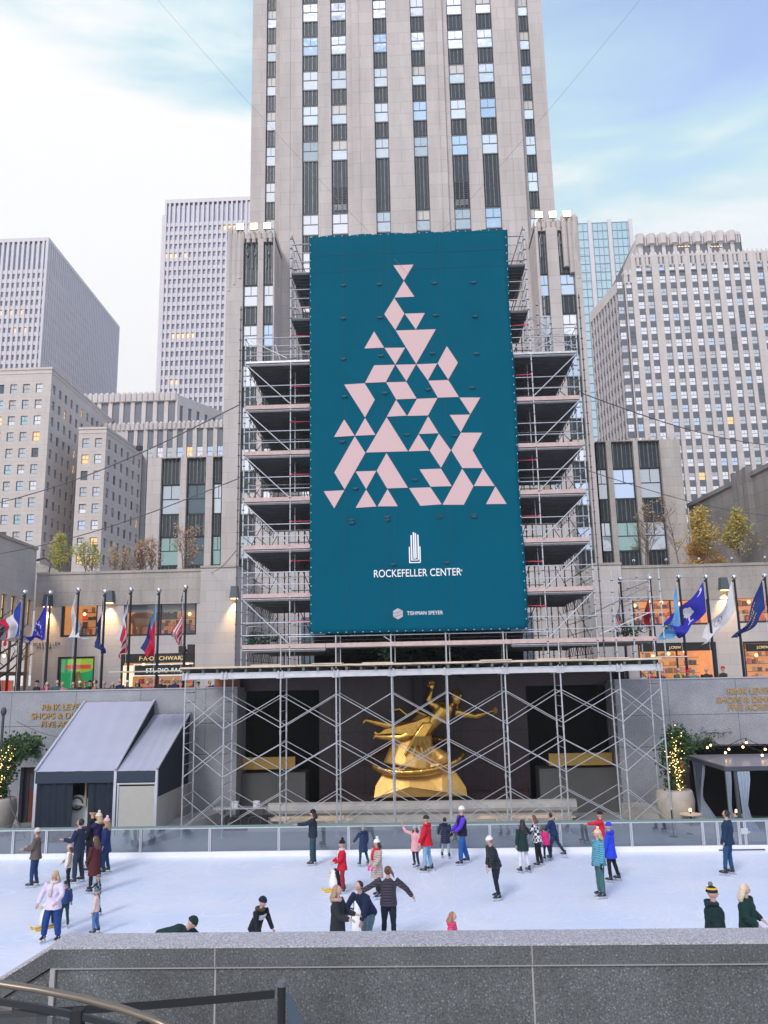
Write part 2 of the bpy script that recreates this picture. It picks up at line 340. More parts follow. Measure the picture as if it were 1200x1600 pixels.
def window_mesh(w, h, style, glass, fr='frame'):
    """local x across, y into the building, z up from the sill"""
    key = (round(w,2), round(h,2), style, glass, fr)
    if key in _wc: return _wc[key]
    f = MB(); g = MB(); t = min(.09, w*.07); y0, y1 = 0, .1
    f.box(-w/2, -w/2+t, y0, y1, 0, h); f.box(w/2-t, w/2, y0, y1, 0, h); f.box(-w/2+t, w/2-t, y0, y1, 0, t*1.3); f.box(-w/2+t, w/2-t, y0, y1, h-t, h)
    if style == 'tower':
        mz = h*.52; f.box(-w/2+t, w/2-t, y0+.01, y1, mz-t*.45, mz+t*.45); f.box(-t*.3, t*.3, y0+.015, y1, mz+t*.45, h-t)
        g.box(-w/2+t, w/2-t, .055, .085, t*1.3, mz-t*.45); g.box(-w/2+t, -t*.3, .05, .085, mz+t*.45, h-t); g.box(t*.3, w/2-t, .05, .085, mz+t*.45, h-t)
    elif style == 'sash':
        mz = h*.48; f.box(-w/2+t, w/2-t, y0+.01, y1, mz-t*.5, mz+t*.5)
        f.box(-t*.25, t*.25, y0+.02, y1, mz+t*.5, h-t)
        g.box(-w/2+t, w/2-t, .06, .085, t*1.3, mz-t*.5); g.box(-w/2+t, -t*.25, .05, .085, mz+t*.5, h-t); g.box(t*.25, w/2-t, .05, .085, mz+t*.5, h-t)
    elif style == 'grid':
        f.box(-t*.3, t*.3, y0+.01, y1, t*1.3, h-t)
        g.box(-w/2+t, -t*.3, .06, .085, t*1.3, h-t); g.box(t*.3, w/2-t, .06, .085, t*1.3, h-t)
    else: g.box(-w/2+t, w/2-t, .06, .085, t*1.3, h-t)
    mats_ = [M.get(glass)]
    if glass.startswith('b_'):      # upper panes with the blind drawn down
        mats_ = [M['g_sky' if glass == 'b_sky' else 'g_mid'], M['blind']]; n_ = len(g.f)//6
        if n_ > 1: g.m = [0 if i < 6 else 1 for i in range(len(g.f))]
    _wc[key] = (f, g, f.mesh('window', M[fr]), g.mesh('pane', mats_), fr, glass)
    return _wc[key]
class Windows:
    def __init__(s, parent): s.parent = parent; s.l = []
    def put(s, W, u, z, d, w, h, style, glass, fr='frame'):
        q = W.p(u, z, d); s.l.append((Vector(q), W.rz, w, h, style, glass, fr))
    def done(s, cap=100, panes=True):
        vis = []; hid = []
        for e in s.l:
            c = (np.array(e[0])-EYE) @ AX; px = 600+F*c[0]/c[2]; py = 800-F*c[1]/c[2]
            (vis if -20 < px < 1220 and -30 < py < 1600 else hid).append((c[2], e))
        vis.sort(key=lambda t: t[0])
        rest = [e for _, e in vis[cap:]]+[e for _, e in hid[:150]]
        for _, (q, rz, w_, h_, st, gl, fr) in vis[:cap]:
            f, g, fm, gm, _, _ = window_mesh(w_, h_, st, gl, fr)
            o = link('window', fm, s.parent, q, rz)
            if panes: link('pane', gm, o)
            else: pass
        if rest:
            mats = []; mb = MB()
            for q, rz, w_, h_, st, gl, fr in rest:
                f, g, *_r = window_mesh(w_, h_, st, gl, fr)
                gn = [('g_sky' if gl == 'b_sky' else 'g_mid'), 'blind'] if gl.startswith('b_') else [gl]
                for k in [fr]+gn:
                    if k not in mats: mats.append(k)
                T = Matrix.Translation(q) @ Matrix.Rotation(rz, 4, 'Z')
                mb.merge(f, T, mats.index(fr)); n0 = len(mb.m); mb.merge(g, T); mb.m[n0:] = [mats.index(gn[min(i, len(gn)-1)]) for i in g.m]
            stuff(mb.build('window', [M[k] for k in mats], s.parent))
def pick(rng, table):
    r = rng.random(); a = 0
    for k, p in table:
        a += p
        if r < a: return k
    return table[0][0]
# ------------------------------------------------------------------ the big limestone tower
def fluted(mb, x0, x1, y, z0, z1, rng, mi=0, ribs=True):
    """spandrel panel with raised ribs"""
    mb.box(x0, x1, y, y+.05, z0, z1, mi)
    n = max(3, int((x1-x0)/.34)); 
    for i in range(n):
        c = x0+(i+.5)*(x1-x0)/n; ww = .05 if i % 2 else .09
        mb.box(c-ww/2, c+ww/2, y-.05, y, z0+.08, z1-.04, mi+1)
    mb.box(x0, x1, y-.07, y, z0, z0+.10, mi+2); mb.box(x0, x1, y-.07, y, z1-.06, z1, mi+2)
    return mb
M['sp_dark'] = mat('spandrel_dark_metal', (.022,.032,.040), .45, .3, noise_amt=.3, nscale=2)
M['sp_rib'] = mat('spandrel_rib_metal', (.13,.14,.155), .4, .4, noise_amt=.5, nscale=2.5)
M['g_teal2'] = glassy('tinted_glass', (.28,.42,.42), .75)
SPM = [M['sp_dark'], M['sp_rib'], M['frame']]
def tower():
    t = thing('office_tower', 'tall limestone skyscraper with vertical window bands rising behind the teal banner', 'skyscraper', (0, 72, 4.7))
    t.location = (0,0,0)
    W = Wall(-15.4, 72, 14.6, 72); rng = random.Random(3)
    cols = [(-9.27,1.62,0),(-6.37,1.62,0),(-2.12,1.42,1),(1.72,1.42,1),(5.55,1.6,2),(8.52,1.6,2)]
    FL = [48.6+4.03*i for i in range(-11, 10)]        # sill lines
    mb = MB(); top = 94; base = 4.7
    # front skin: flank strips set back, centre strip proud
    Wc = Wall(-5.0, 71.72, 4.25, 71.72)
    hs = [(x-w_/2+5.0, x+w_/2+5.0, base+3, top-1) for x, w_, k in cols if k == 1]
    facade(mb, Wc, base, top, hs, .62)
    mb.quad((-5,71.72,base),(-5,71.72,top),(-5,72,top),(-5,72,base)); mb.quad((4.25,72,base),(4.25,72,top),(4.25,71.72,top),(4.25,71.72,base))
    Wl = Wall(-12.35, 72, -5, 72); facade(mb, Wl, base, top, [(x-w_/2+12.35, x+w_/2+12.35, base+3, top-1) for x, w_, k in cols if k == 0], .36)
    Wr = Wall(4.25, 72, 11.75, 72); facade(mb, Wr, base, top, [(x-w_/2-4.25, x+w_/2-4.25, base+3, top-1) for x, w_, k in cols if k == 2], .36)
    # recessed outer bays
    for x0, x1, c in ((-15.4,-12.35,-13.42),(11.75,14.6,12.68)):
        Wo = Wall(x0, 72.9, x1, 72.9); facade(mb, Wo, base, top, [(c-.5-x0, c+.5-x0, base+3, top-1)], .36)
    mb.quad((-12.35,72.9,base),(-12.35,72.9,top),(-12.35,72,top),(-12.35,72,base)); mb.quad((11.75,72,base),(11.75,72,top),(11.75,72.9,top),(11.75,72.9,base))
    mb.quad((-15.4,100,base),(-15.4,100,top),(-15.4,72.9,top),(-15.4,72.9,base)); mb.quad((14.6,72.9,base),(14.6,72.9,top),(14.6,100,top),(14.6,100,base))
    mb.quad((-15.4,72,top),(14.6,72,top),(14.6,100,top),(-15.4,100,top))
    # thin vertical reveals between the bays of the front
    for x in (-11.3, -4.3, 3.6, 10.6): mb.box(x-.03, x+.03, (71.72 if -5 < x < 4.2 else 72)-.05, (71.72 if -5 < x < 4.2 else 72)-.001, base, top)
    mb.build('wall', M['lime'], t)
    ws = Windows(t); k = 0
    for x, w_, kind in cols+[(-13.42,1.0,3),(12.68,1.0,3)]:
        y = {0:72.3, 1:72.28, 2:72.3, 3:73.2}[kind]
        Wn = Wall(x-w_/2, y, x+w_/2, y)
        for i, z in enumerate(FL):
            if z < 22 or z > 92: continue
            wh = 2.28 if kind != 3 else 2.2
            if kind == 3: zz = z+.3
            else: zz = z
            long = abs(z-52.63) < .1 and kind != 3       # the tall louvred panel above one storey
            if not long:
                gl = pick(rng, [('g_sky',.52),('b_sky',.30),('g_mid',.06),('b_mid',.05),('g_blue',.07)])
                ws.put(Wn, w_/2, zz, -.02, w_-.02, wh, 'tower', gl, 'frame_grey')
                if 23 < z < 47: pass
            s0 = zz+wh if not long else zz-1.93; s1 = zz+4.03 if not long else zz+4.03
            if long: s0 = z-4.03+wh+.0; s1 = z+4.03-.0
            if abs(z+4.03-52.63) < .1 and kind != 3: continue
            sm = MB(); fluted(sm, x-w_/2+.01, x+w_/2-.01, y+.02, s0, s1, rng)
            if long and x in (-6.37, 5.55):
                for q in range(3):
                    for r in range(9): sm.box(x-.62+q*.45, x-.28+q*.45, y-.06, y+.0, s0+1.05+r*.21, s0+1.18+r*.21, 2)
                    sm.box(x-.62+q*.45, x-.28+q*.45, y-.05, y+.0, s0+.3, s0+.95, 1)
            sm.build('spandrel', SPM, t)
    ws.done(100)
    return t
tower()
def wing(x0, x1, side):
    lab = 'narrow limestone shoulder block with gothic metal window heads, %s flank of the tower' % ('left' if side < 0 else 'right')
    t = thing('tower_shoulder', lab, 'building', (0,0,0)); rng = random.Random(5+side); y = 68; base = 4.7; top = 46.9
    W = Wall(x0, y, x1, y); mb = MB()
    xs = [(-14.25,1.35),(-12.62,.9)] if side < 0 else [(12.3,.75),(14.35,1.35)]
    hs = [(x-w_/2-x0, x+w_/2-x0, base+2, top-.9) for x, w_ in xs]
    facade(mb, W, base, top-.9, hs, .4); 
    mb.quad((x0,76,base),(x0,76,top),(x0,y,top),(x0,y,base)); mb.quad((x1,y,base),(x1,y,top),(x1,76,top),(x1,76,base)); 
    mb.box(x0, x1, y+.3, 76, top-.95, top-.6)
    n = 6
    e0 = x0 if side < 0 else x1
    for i in range(3):   # fluted buttress cap at the outer corner
        c = e0 - side*(.25+.5*i); mb.tube([(c, y+.16, top-6+i*.6), (c, y+.16, top+.1), (c, y+.2, top+.4)], [.24,.27,.1], 8)
    for i in range(8):
        c = x0+.4+i*(x1-x0-.8)/7; mb.tube([(c, y+.2, top-1.2), (c, y+.2, top-.3), (c, y+.25, top-.05)], [.2,.22,.05], 8)
    mb.build('wall', M['far_stone' if False else 'lime_old'] if False else M['lime'], t)
    ws = Windows(t)
    for x, w_ in xs:
        Wn = Wall(x-w_/2, y+.38, x+w_/2, y+.38)
        z = 41.4-35*.0
        sm = MB(); fluted(sm, x-w_/2+.01, x+w_/2-.01, y+.34, 41.55, 46.0, rng)
        for q in ((-.25, .25) if w_ > 1.2 else (0,)):
            sm.tube([(x+q*w_-.17, y+.27, 43.2), (x+q*w_-.17, y+.27, 45.0), (x+q*w_, y+.27, 45.7), (x+q*w_+.17, y+.27, 45.0), (x+q*w_+.17, y+.27, 43.2)], .05, 5, 1)
            sm.ball((x+q*w_, y+.26, 44.55), (.10,.08,.2), 6, 1)
        sm.build('gothic_window_head', SPM, t)
        z = 39.45
        while z > 8:
            gl = pick(rng, [('g_sky',.40),('b_sky',.12),('g_blue',.30),('g_mid',.18)])
            ws.put(Wn, w_/2, z, -.02, w_-.02, 2.1, 'tower', gl, 'frame_grey')
            sm = MB(); fluted(sm, x-w_/2+.01, x+w_/2-.01, y+.36, z-1.75, z, rng); sm.build('spandrel', SPM, t); z -= 3.85
    ws.done(60)
    # floodlights along the parapet
    for i in range(3):
        c = (x0+x1)/2 + (i-1)*1.25 + (.3 if side < 0 else -.3)
        fl = thing('floodlight', 'glowing floodlight on the %s shoulder roof, %s of its three' % ('left' if side < 0 else 'right', ('leftmost','middle','rightmost')[i]), 'floodlight', (c, y-.25, top-.1), 0, 'floodlights on the tower shoulders')
        a = MB(); a.box(-.33,.33,.051,.25,.05,.65); a.box(-.04,.04,.1,.16,-.15,.12); a.build('housing', M['frame_grey'], fl)
        b = MB(); b.box(-.3,.3,.0,.05,.08,.62); b.build('lens', M['lamp'], fl)
M['lamp'] = mat('floodlight_lens', (1,.9,.6), .3, emit=(1,.74,.28), estr=11)
wing(-16.45, -12.05, -1); wing(11.7, 15.6, 1)
# ------------------------------------------------------------------ lower wings either side
def low_wing(x0, x1, cols, ztop, side):
    t = thing('stepped_wing', 'lower limestone wing with dark fluted window bands, %s of the tower' % ('left' if side < 0 else 'right'), 'building'); y = 70; base = 4.7; rng = random.Random(11+side)
    W = Wall(x0, y, x1, y); mb = MB(); facade(mb, W, base, ztop, [(c-w_/2-x0, c+w_/2-x0, base+2, ztop-.05) for c, w_ in cols], .45)
    mb.quad((x0,y+8,base),(x0,y+8,ztop),(x0,y,ztop),(x0,y,base)); mb.quad((x1,y,base),(x1,y,ztop),(x1,y+8,ztop),(x1,y+8,base)); mb.box(x0, x1, y+.5, y+8, ztop-.4, ztop-.06)
    e = x0 if side < 0 else x1
    n = int((x1-x0)/.55)
    for i in range(n): c = x0+.3+i*(x1-x0-.6)/(n-1); mb.tube([(c, y+.2, ztop-.1), (c, y+.2, ztop+.28)], [.13,.04], 6)
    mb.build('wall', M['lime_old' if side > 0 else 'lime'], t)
    ws = Windows(t)
    for c, w_ in cols:
        z = ztop-.05; Wn = Wall(c-w_/2, y+.42, c+w_/2, y+.42)
        for wh, sh in ((2.75, 2.4), (2.6, 2.0), (2.6, 1.8), (2.6, 1.8)):
            sm = MB(); fluted(sm, c-w_/2+.01, c+w_/2-.01, y+.40, z-sh, z, rng); sm.build('spandrel', SPM, t); z -= sh
            gl = pick(rng, [('g_blue',.18),('g_teal2',.26),('g_mid',.28),('g_dark',.28)])
            if z-wh < 5: break
            ws.put(Wn, w_/2, z-wh, -.02, w_-.02, wh, 'tower', gl); z -= wh
    ws.done(60)
low_wing(-23.7, -17.0, [(X(c, 70, 760), 1.75) for c in (266, 306)]+[(X(340, 70, 760), .95)], 26.0, -1)
low_wing(16.2, 23.5, [(X(942, 70, 760), 1.05), (X(977, 70, 760), 1.9), (X(1019, 70, 760), 1.9)], 26.3, 1)
# ------------------------------------------------------------------ distant blocks
def pier_tower(name, label, pts, ztop, zbase, pitch, pw, floor, stone_m, glass_tab, seed, crown=8, stripes=None, ftop=None, cap=100):
    """slab with closely spaced projecting piers; pts = plan polyline of visible faces from left to right"""
    t = thing(name, label, 'skyscraper'); rng = random.Random(seed); mb = MB(); ws = Windows(t)
    for i in range(len(pts)-1):
        W = Wall(*pts[i], *pts[i+1]); n = max(2, int(W.w/pitch)); pt = W.w/n
        g = MB(); wbox(g, W, .05, W.w-.05, zbase, ztop-.5, .9, 1.1); g.build('window_wall', M['far_glass_band'], t)
        for j in range(n+1):
            u = min(max(j*pt, pw/2), W.w-pw/2); wbox(mb, W, u-pw/2, u+pw/2, zbase, ztop, 0, .89)
        sp = MB(); z = ztop-crown
        while z > zbase:
            wbox(sp, W, .02, W.w-.02, z, z+floor*.42, .35, .88); z -= floor
        sp.build('spandrel_band', M[stone_m], t)
        wbox(mb, W, 0, W.w, ztop, ztop+1.6, -.02, 1.5)
        # lit offices
        z = ztop-crown-floor
        for fl in range(int((ztop-crown-zbase)/floor)):
            if rng.random() < .45 and i == 0:
                a = rng.randrange(0, n-3); b = min(n, a+rng.randrange(2, max(3, n//3)))
                for q in range(a, b):
                    if rng.random() < .7: ws.put(W, q*pt+pt/2, z+floor*.45, .75, pt-pw-.05, floor*.5, 'plain', 'g_lit_far', 'frame_grey')
            z -= floor
    mb.build('piers', M[stone_m], t); ws.done(cap, True)
    # roof and hidden sides
    x0, y0 = pts[0]; x1, y1 = pts[-1]; r = MB(); D = 40
    r.add([(px_, py_, ztop) for px_, py_ in pts]+[(x1-(D if x1 < 0 else 0), y1+(8 if x1 < 0 else D), ztop), (x0, y0+D, ztop)], [tuple(range(len(pts)+2))])
    (r.quad((x1,y1,zbase),(x1-D,y1+8,zbase),(x1-D,y1+8,ztop),(x1,y1,ztop)) if x1 < 0 else r.quad((x1,y1,zbase),(x1,y1+D,zbase),(x1,y1+D,ztop),(x1,y1,ztop))); r.quad((x0,y0+D,zbase),(x0,y0,zbase),(x0,y0,ztop),(x0,y0+D,ztop)); r.build('roof', M[stone_m], t)
    return t
M['far_glass_band'] = mat('far_window_band', (.20,.22,.32), .3, .2, noise_amt=.3, nscale=.4)
M['g_lit_far'] = mat('far_lit_window', (.6,.4,.2), .4, emit=(1,.6,.3), estr=.9)
# pale marble tower at the far left, seen on its corner
a = P(-150, 376, 300); b = P(76, 376, 300); c = P(187, 515, 420)
k = b.z
cc = P(187, 515, 300); dd = np.array([cc.x, cc.y, cc.z-6.3]); s_ = (k-6.3)/(cc.z-6.3)
pier_tower('ribbed_skyscraper', 'pale ribbed skyscraper seen on its corner at the far left', [(a.x, 300), (b.x, 300), (cc.x*s_, 300*s_)], k, 20, 2.05, .95, 3.9, 'white_stone', None, 3, 14, cap=60)
a = P(258, 318, 290); b = P(400, 312, 290)
pier_tower('striped_skyscraper', 'slender striped skyscraper with scattered lit offices behind the left shoulder of the tower', [(a.x, 290), (b.x, 290)], a.z, 20, 1.9, .75, 3.75, 'white_stone', None, 8, 10, cap=100)
# glass tower on the right
def glass_tower():
    t = thing('glass_skyscraper', 'blue green glass curtain wall skyscraper behind the right shoulder of the tower', 'skyscraper')
    a = P(895, 350, 330); b = P(986, 348, 330); W = Wall(a.x, 330, b.x, 330); z1 = a.z; g = MB(); wbox(g, W, 0, W.w, 20, z1, 0, 30); g.build('curtain_wall', M['g_teal'], t)
    f = MB(); z = z1
    while z > 60: wbox(f, W, 0, W.w, z-.18, z+.18, -.12, 0); z -= 3.9
    for i in range(12): wbox(f, W, i*W.w/12-.12, i*W.w/12+.12, 20, z1, -.16, 0)
    f.build('mullion_grid', M['frame_teal'], t)
    p = MB(); 
    for px in (922, 953, 986): u = P(px, 370, 330).x-a.x; wbox(p, W, u-.8, u+.8, 20, z1+1, -1, 0)
    p.build('stone_fins', M['white_stone'], t)
    ws = Windows(t); rng = random.Random(2)
    for px, py in ((915,408),(912,398),(936,424),(968,411),(916,442),(932,442),(944,420),(913,430)):
        q = P(px, py, 330); ws.put(W, q.x-a.x, q.z, -.03, 3.4, 2.2, 'plain', 'g_lit_far', 'frame_teal')
    ws.done(20)
M['frame_teal'] = mat('teal_mullions', (.17,.25,.30), .4, .3)
glass_tower()
# pinkish-grey office block filling the right: paired piers, stepped top
def big_right():
    t = thing('office_block', 'broad limestone office block with stepped crown and rows of paired windows on the right', 'building'); rng = random.Random(21); Y0 = 200
    ws = Windows(t); mb = MB(); crest = MB(); sp = MB()
    zt1 = Z(1000, 425, Y0); xL = X(975, Y0, 430); zt2 = Z(1080, 396, Y0); xM = X(982, Y0, 400); xR = X(1330, Y0, 400)
    W = Wall(xL, Y0, xR, Y0)
    # columns measured across the front, in groups
    pxs = [966,980, 999,1013, 1033,1049,1063, 1084,1100,1115, 1136,1152,1168, 1190,1206,1222, 1244,1260,1276, 1298]
    refy = 425
    pxs = [p_+(8 if True else 0) for p_ in (959,973, 991,1006, 1027,1043,1058, 1077,1093,1109, 1128,1144,1160, 1181,1197,1213, 1233,1249,1265)]
    cx = [P(p_, refy, Y0).x-xL for p_ in pxs]; cw = 1.62
    steps = [(0, 2, zt1), (2, 13, zt2), (13, len(cx), zt2)]
    holes = []
    for i, u in enumerate(cx): holes.append((u-cw/2, u+cw/2, 12, (zt1 if i < 2 else zt2)-.6))
    usplit = (cx[1]+cx[2])/2-.4
    facade(mb, W, 8, zt1, holes[:2], .5, 0, usplit); facade(mb, W, 8, zt2, holes[2:], .5, usplit, W.w)
    # receding left face
    q = P(921, 490, Y0); s2 = (zt1-6.3)/(q.z-6.3); W2 = Wall(q.x*s2, Y0*s2, xL, Y0); n = 12
    h2 = [((j+.5)*W2.w/n-.8, (j+.5)*W2.w/n+.8, 12, zt1-3) for j in range(n)]
    facade(mb, W2, 8, zt1, h2, .5); g = MB()
    for a_, b_, c_, d_ in h2: wbox(g, W2, a_, b_, c_, d_, .4, .5)
    g.build('side_window_bands', M['far_glass_band'], t)
    for a_, b_, c_, d_ in h2:
        z = zt1-4
        while z > 12: wbox(sp, W2, a_+.01, b_-.01, z, z+1.3, .2, .39); z -= 3.55
    floor = 3.55
    for i, u in enumerate(cx):
        zt = zt1 if i < 2 else zt2; z = zt-2.2-2.2 if True else 0
        wbox(sp, W, u-cw/2+.01, u+cw/2-.01, zt-2.3, zt-.55, .3, .5)
        k = 0
        z = zt-2.3-2.05
        while z > 12:
            gl = pick(rng, [('g_sky',.40),('b_sky',.20),('g_mid',.17),('b_mid',.06),('g_blue',.09),('g_lit',.06 if z < 70 else .0),('g_dark',.02)])
            ws.put(W, u, z, .36, cw-.04, 2.05, 'sash', gl, 'frame_grey')
            wbox(sp, W, u-cw/2+.01, u+cw/2-.01, z-1.5, z, .32, .5); z -= floor; k += 1
    # serrated crest above every pier, then the upper block set back
    def comb(W_, z, u0, u1, d, step=1.2, h=1.0):
        u = u0
        c_ = MB()
        while u < u1: c_.tube([Vector(W_.p(u, z-3.0, d)), Vector(W_.p(u, z, d)), Vector(W_.p(u, z+h, d+.1))], [step*.36, step*.4, step*.12], 6); u += step
        c_.build('crest', M['far_stone'], t)
    comb(W, zt1, .6, usplit, .35); comb(W, zt2, usplit+.6, W.w, .35)
    mb.quad(W.p(usplit, zt1), W.p(usplit, zt1, 30), W.p(usplit, zt2, 30), W.p(usplit, zt2))
    zt3 = Z(1100, 364, Y0+14); x3 = X(996, Y0+14, 370); x4 = X(1157, Y0+14, 370); W3 = Wall(x3, Y0+14, x4, Y0+14)
    hh = []; n3 = 9
    for j in range(n3): u = (j+.72)*W3.w/n3; hh.append((u-1.1, u+1.1, zt2-2, zt3-.8))
    facade(mb, W3, zt2-3, zt3, hh, .6); 
    for a_, b_, c_, d_ in hh: wbox(sp, W3, a_+.01, b_-.01, c_, d_, .35, .55); comb(W3, zt3-.2, a_+.3, b_, .3, .7, .5)
    comb(W3, zt3, .5, W3.w, .0, W3.w/n3, .5)
    W4 = Wall(X(975, Y0+30, 400), Y0+32, x3, Y0+14); facade(mb, W4, zt2-3, zt3-.01, [], .1)
    mb.quad((x3,Y0+14,zt3),(x4,Y0+14,zt3),(x4,Y0+45,zt3),(x3,Y0+45,zt3)); mb.quad((x4,Y0+14,zt2),(x4,Y0+45,zt2),(x4,Y0+45,zt3),(x4,Y0+14,zt3))
    mb.quad((xL,Y0,zt1),(xR,Y0,zt1+.001),(xR,Y0+50,zt1),(q.x*s2,Y0*s2,zt1)); mb.quad((xL+usplit,Y0+.6,zt2),(xR,Y0+.6,zt2),(xR,Y0+50,zt2),(xL+usplit,Y0+50,zt2))
    mb.build('wall', M['far_stone'], t); sp.build('spandrel', M['spandrel_far'], t); ws.done(100)
    for px, lb in ((1069, 'left'), (1120, 'right')):
        q = P(px, 386, Y0-.5); fl = thing('floodlight', 'warm floodlight glowing on the far crown of the office block, %s one' % lb, 'floodlight', q, 0, 'floodlights on the office block'); a_ = MB(); a_.box(-1.6,1.6,0,.5,0,.35); a_.build('housing', M['frame_grey'], fl)
        b_ = MB(); [b_.box(-1.5+i*.8,-1+i*.8,-.05,0,.02,.3) for i in range(4)]; b_.build('lens', M['g_lit_far'], fl)
big_right()
# white stepped block between the two left towers
def mid_left():
    t = thing('stepped_block', 'pale limestone block with serrated stepped roofline between the left towers', 'building'); Y0 = 190; mb = MB(); sp = MB(); ws = Windows(t); rng = random.Random(4); crest = MB()
    zt = Z(230, 616, Y0+12); zu = Z(250, 662, Y0)
    WU = Wall(X(120, Y0+12, 640), Y0+12, X(277, Y0+12, 640), Y0+12); n = 9; hh = [((j+.5)*WU.w/n-.95, (j+.5)*WU.w/n+.95, 30, zt-1) for j in range(n)]
    facade(mb, WU, 30, zt, hh, .5); [wbox(sp, WU, a+.01, b-.01, c, d, .3, .5) for a, b, c, d in hh]
    e = WU.p(WU.w, 0); f = P(310, 660, Y0+12); W5 = Wall(e[0], e[1], e[0]+9, e[1]+16); h5 = [((j+.5)*W5.w/6-.6, (j+.5)*W5.w/6+.6, 30, zt-3) for j in range(6)]; facade(mb, W5, 30, zt-.4, h5, .4); [wbox(sp, W5, a+.01, b-.01, c, d, .25, .4) for a, b, c, d in h5]
    u = .5
    while u < WU.w: crest.tube([Vector(WU.p(u, zt-2, .1)), Vector(WU.p(u, zt, .1)), Vector(WU.p(u, zt+.7, .2))], [.8,.85,.3], 7); u += WU.w/n/2
    crest.build('crest', M['far_stone'], t); crest = MB()
    W = Wall(X(160, Y0, 700), Y0, X(352, Y0, 700), Y0); pxs = [204,219,235,250,265,281,296,312,328,344]; h = [(P(p, 690, Y0).x-W.o.x-.75, P(p, 690, Y0).x-W.o.x+.75, 20, zu-.4) for p in pxs]
    facade(mb, W, 10, zu, h, .5)
    for a, b, c, d in h:
        wbox(sp, W, a+.01, b-.01, zu-6.0, zu-.5, .3, .5); z = zu-6-2.6
        while z > 24: ws.put(W, (a+b)/2, z, .35, b-a-.04, 2.6, 'sash', pick(rng, [('g_blue',.45),('g_sky',.35),('g_mid',.15),('g_lit',.05)]), 'frame_grey'); wbox(sp, W, a+.01, b-.01, z-1.5, z, .32, .5); z -= 4.1
    u = .5
    while u < W.w: crest.tube([Vector(W.p(u, zu-1.5, .1)), Vector(W.p(u, zu, .1)), Vector(W.p(u, zu+.6, .2))], [.55,.6,.2], 6); u += 1.15
    mb.quad(W.p(0,zu,.6), W.p(W.w,zu,.6), W.p(W.w,zu,12), W.p(0,zu,12)); mb.quad(WU.p(0,zt,.2), WU.p(WU.w,zt,.2), WU.p(WU.w,zt,30), WU.p(0,zt,30))
    mb.build('wall', M['far_stone'], t); sp.build('spandrel', M['spandrel_far'], t); crest.build('crest', M['far_stone'], t); ws.done(80)
mid_left()
# beige apartment-like office with punched sash windows
def beige_left():
    t = thing('beige_office_block', 'beige stone office block with rows of punched sash windows and lit rooms on the left', 'building'); rng = random.Random(9); Y0 = 165; mb = MB(); ws = Windows(t); cor = MB()
    zt = Z(78, 577, Y0); cx_ = X(80, Y0, 600)
    def dress(W, z1, u_list, ww, wh, floor, style='sash', z_first=3.2, zmin=14, lit=.10):
        hs = []; z = z1-z_first-wh
        while z > zmin:
            for u in u_list:
                hs.append((u-ww/2, u+ww/2, z, z+wh)); ws.put(W, u, z, .22, ww, wh, style, pick(rng, [('g_mid',.25),('b_mid',.20),('g_sky',.12),('b_sky',.08),('g_blue',.07),('g_lit',lit*.75),('g_dark',.10),('g_teal',.06)]))
            z -= floor
        facade(mb, W, 8, z1, hs, .3)
        wbox(cor, W, -.1, W.w+.1, z1, z1+.5, -.15, .6); wbox(cor, W, -.05, W.w+.05, z1-.9, z1-.75, -.1, -.002)
    W = Wall(X(-90, Y0, 600), Y0, cx_, Y0); n = 8; P0 = W.w
    dress(W, zt, [P0-2.6-2.83*i for i in range(9)], 1.5, 2.05, 3.62)
    # face running away to the right
    def corner(px, py): q = P(px, py, Y0); s = (zt-6.3)/(q.z-6.3); return q.x*s, Y0*s
    ex, ey = corner(208, 687); W2 = Wall(cx_, Y0, ex, ey); k = int(W2.w/3.1)
    dress(W2, zt, [1.7+W2.w/k*i for i in range(k)], 1.35, 2.05, 3.62)
    # square bay standing in front of the receding face
    zb = Z(140, 671, Y0+2); x0 = X(123, Y0+2, 680); x1 = X(166, Y0+2, 680); W3 = Wall(x0, Y0+2, x1, Y0+2); dress(W3, zb, [W3.w*.27, W3.w*.73], 1.5, 2.05, 3.62, z_first=2.0, lit=.3)
    q = P(222, 708, Y0+2); s = (zb-6.3)/(q.z-6.3); W4 = Wall(x1, Y0+2, q.x*s, (Y0+2)*s); k = int(W4.w/3.0); dress(W4, zb, [1.8+W4.w/k*i for i in range(k)], 1.3, 2.05, 3.62, z_first=2.0, lit=.16)
    W6 = Wall(x0-.01, Y0+40, x0, Y0+2); dress(W6, zb, [], 1, 1, 3)
    # lower step in front of the long face
    zc = Z(100, 632, Y0+1); W5 = Wall(X(84, Y0+1, 640), Y0+1, X(100, Y0+1, 640), Y0+1); 
    mb.quad((W3.o.x,Y0+2,zb),(x1,Y0+2,zb),(q.x*s,(Y0+2)*s,zb),(x0,Y0+60,zb))
    mb.quad((W.o.x,Y0,zt),(cx_,Y0,zt),(ex,ey,zt),(W.o.x,ey,zt)); mb.quad((ex,ey,8),(ex-30,ey+20,8),(ex-30,ey+20,zt),(ex,ey,zt))
    mb.build('wall', M['beige'], t); cor.build('cornice', M['beige'], t); ws.done(100)
beige_left()
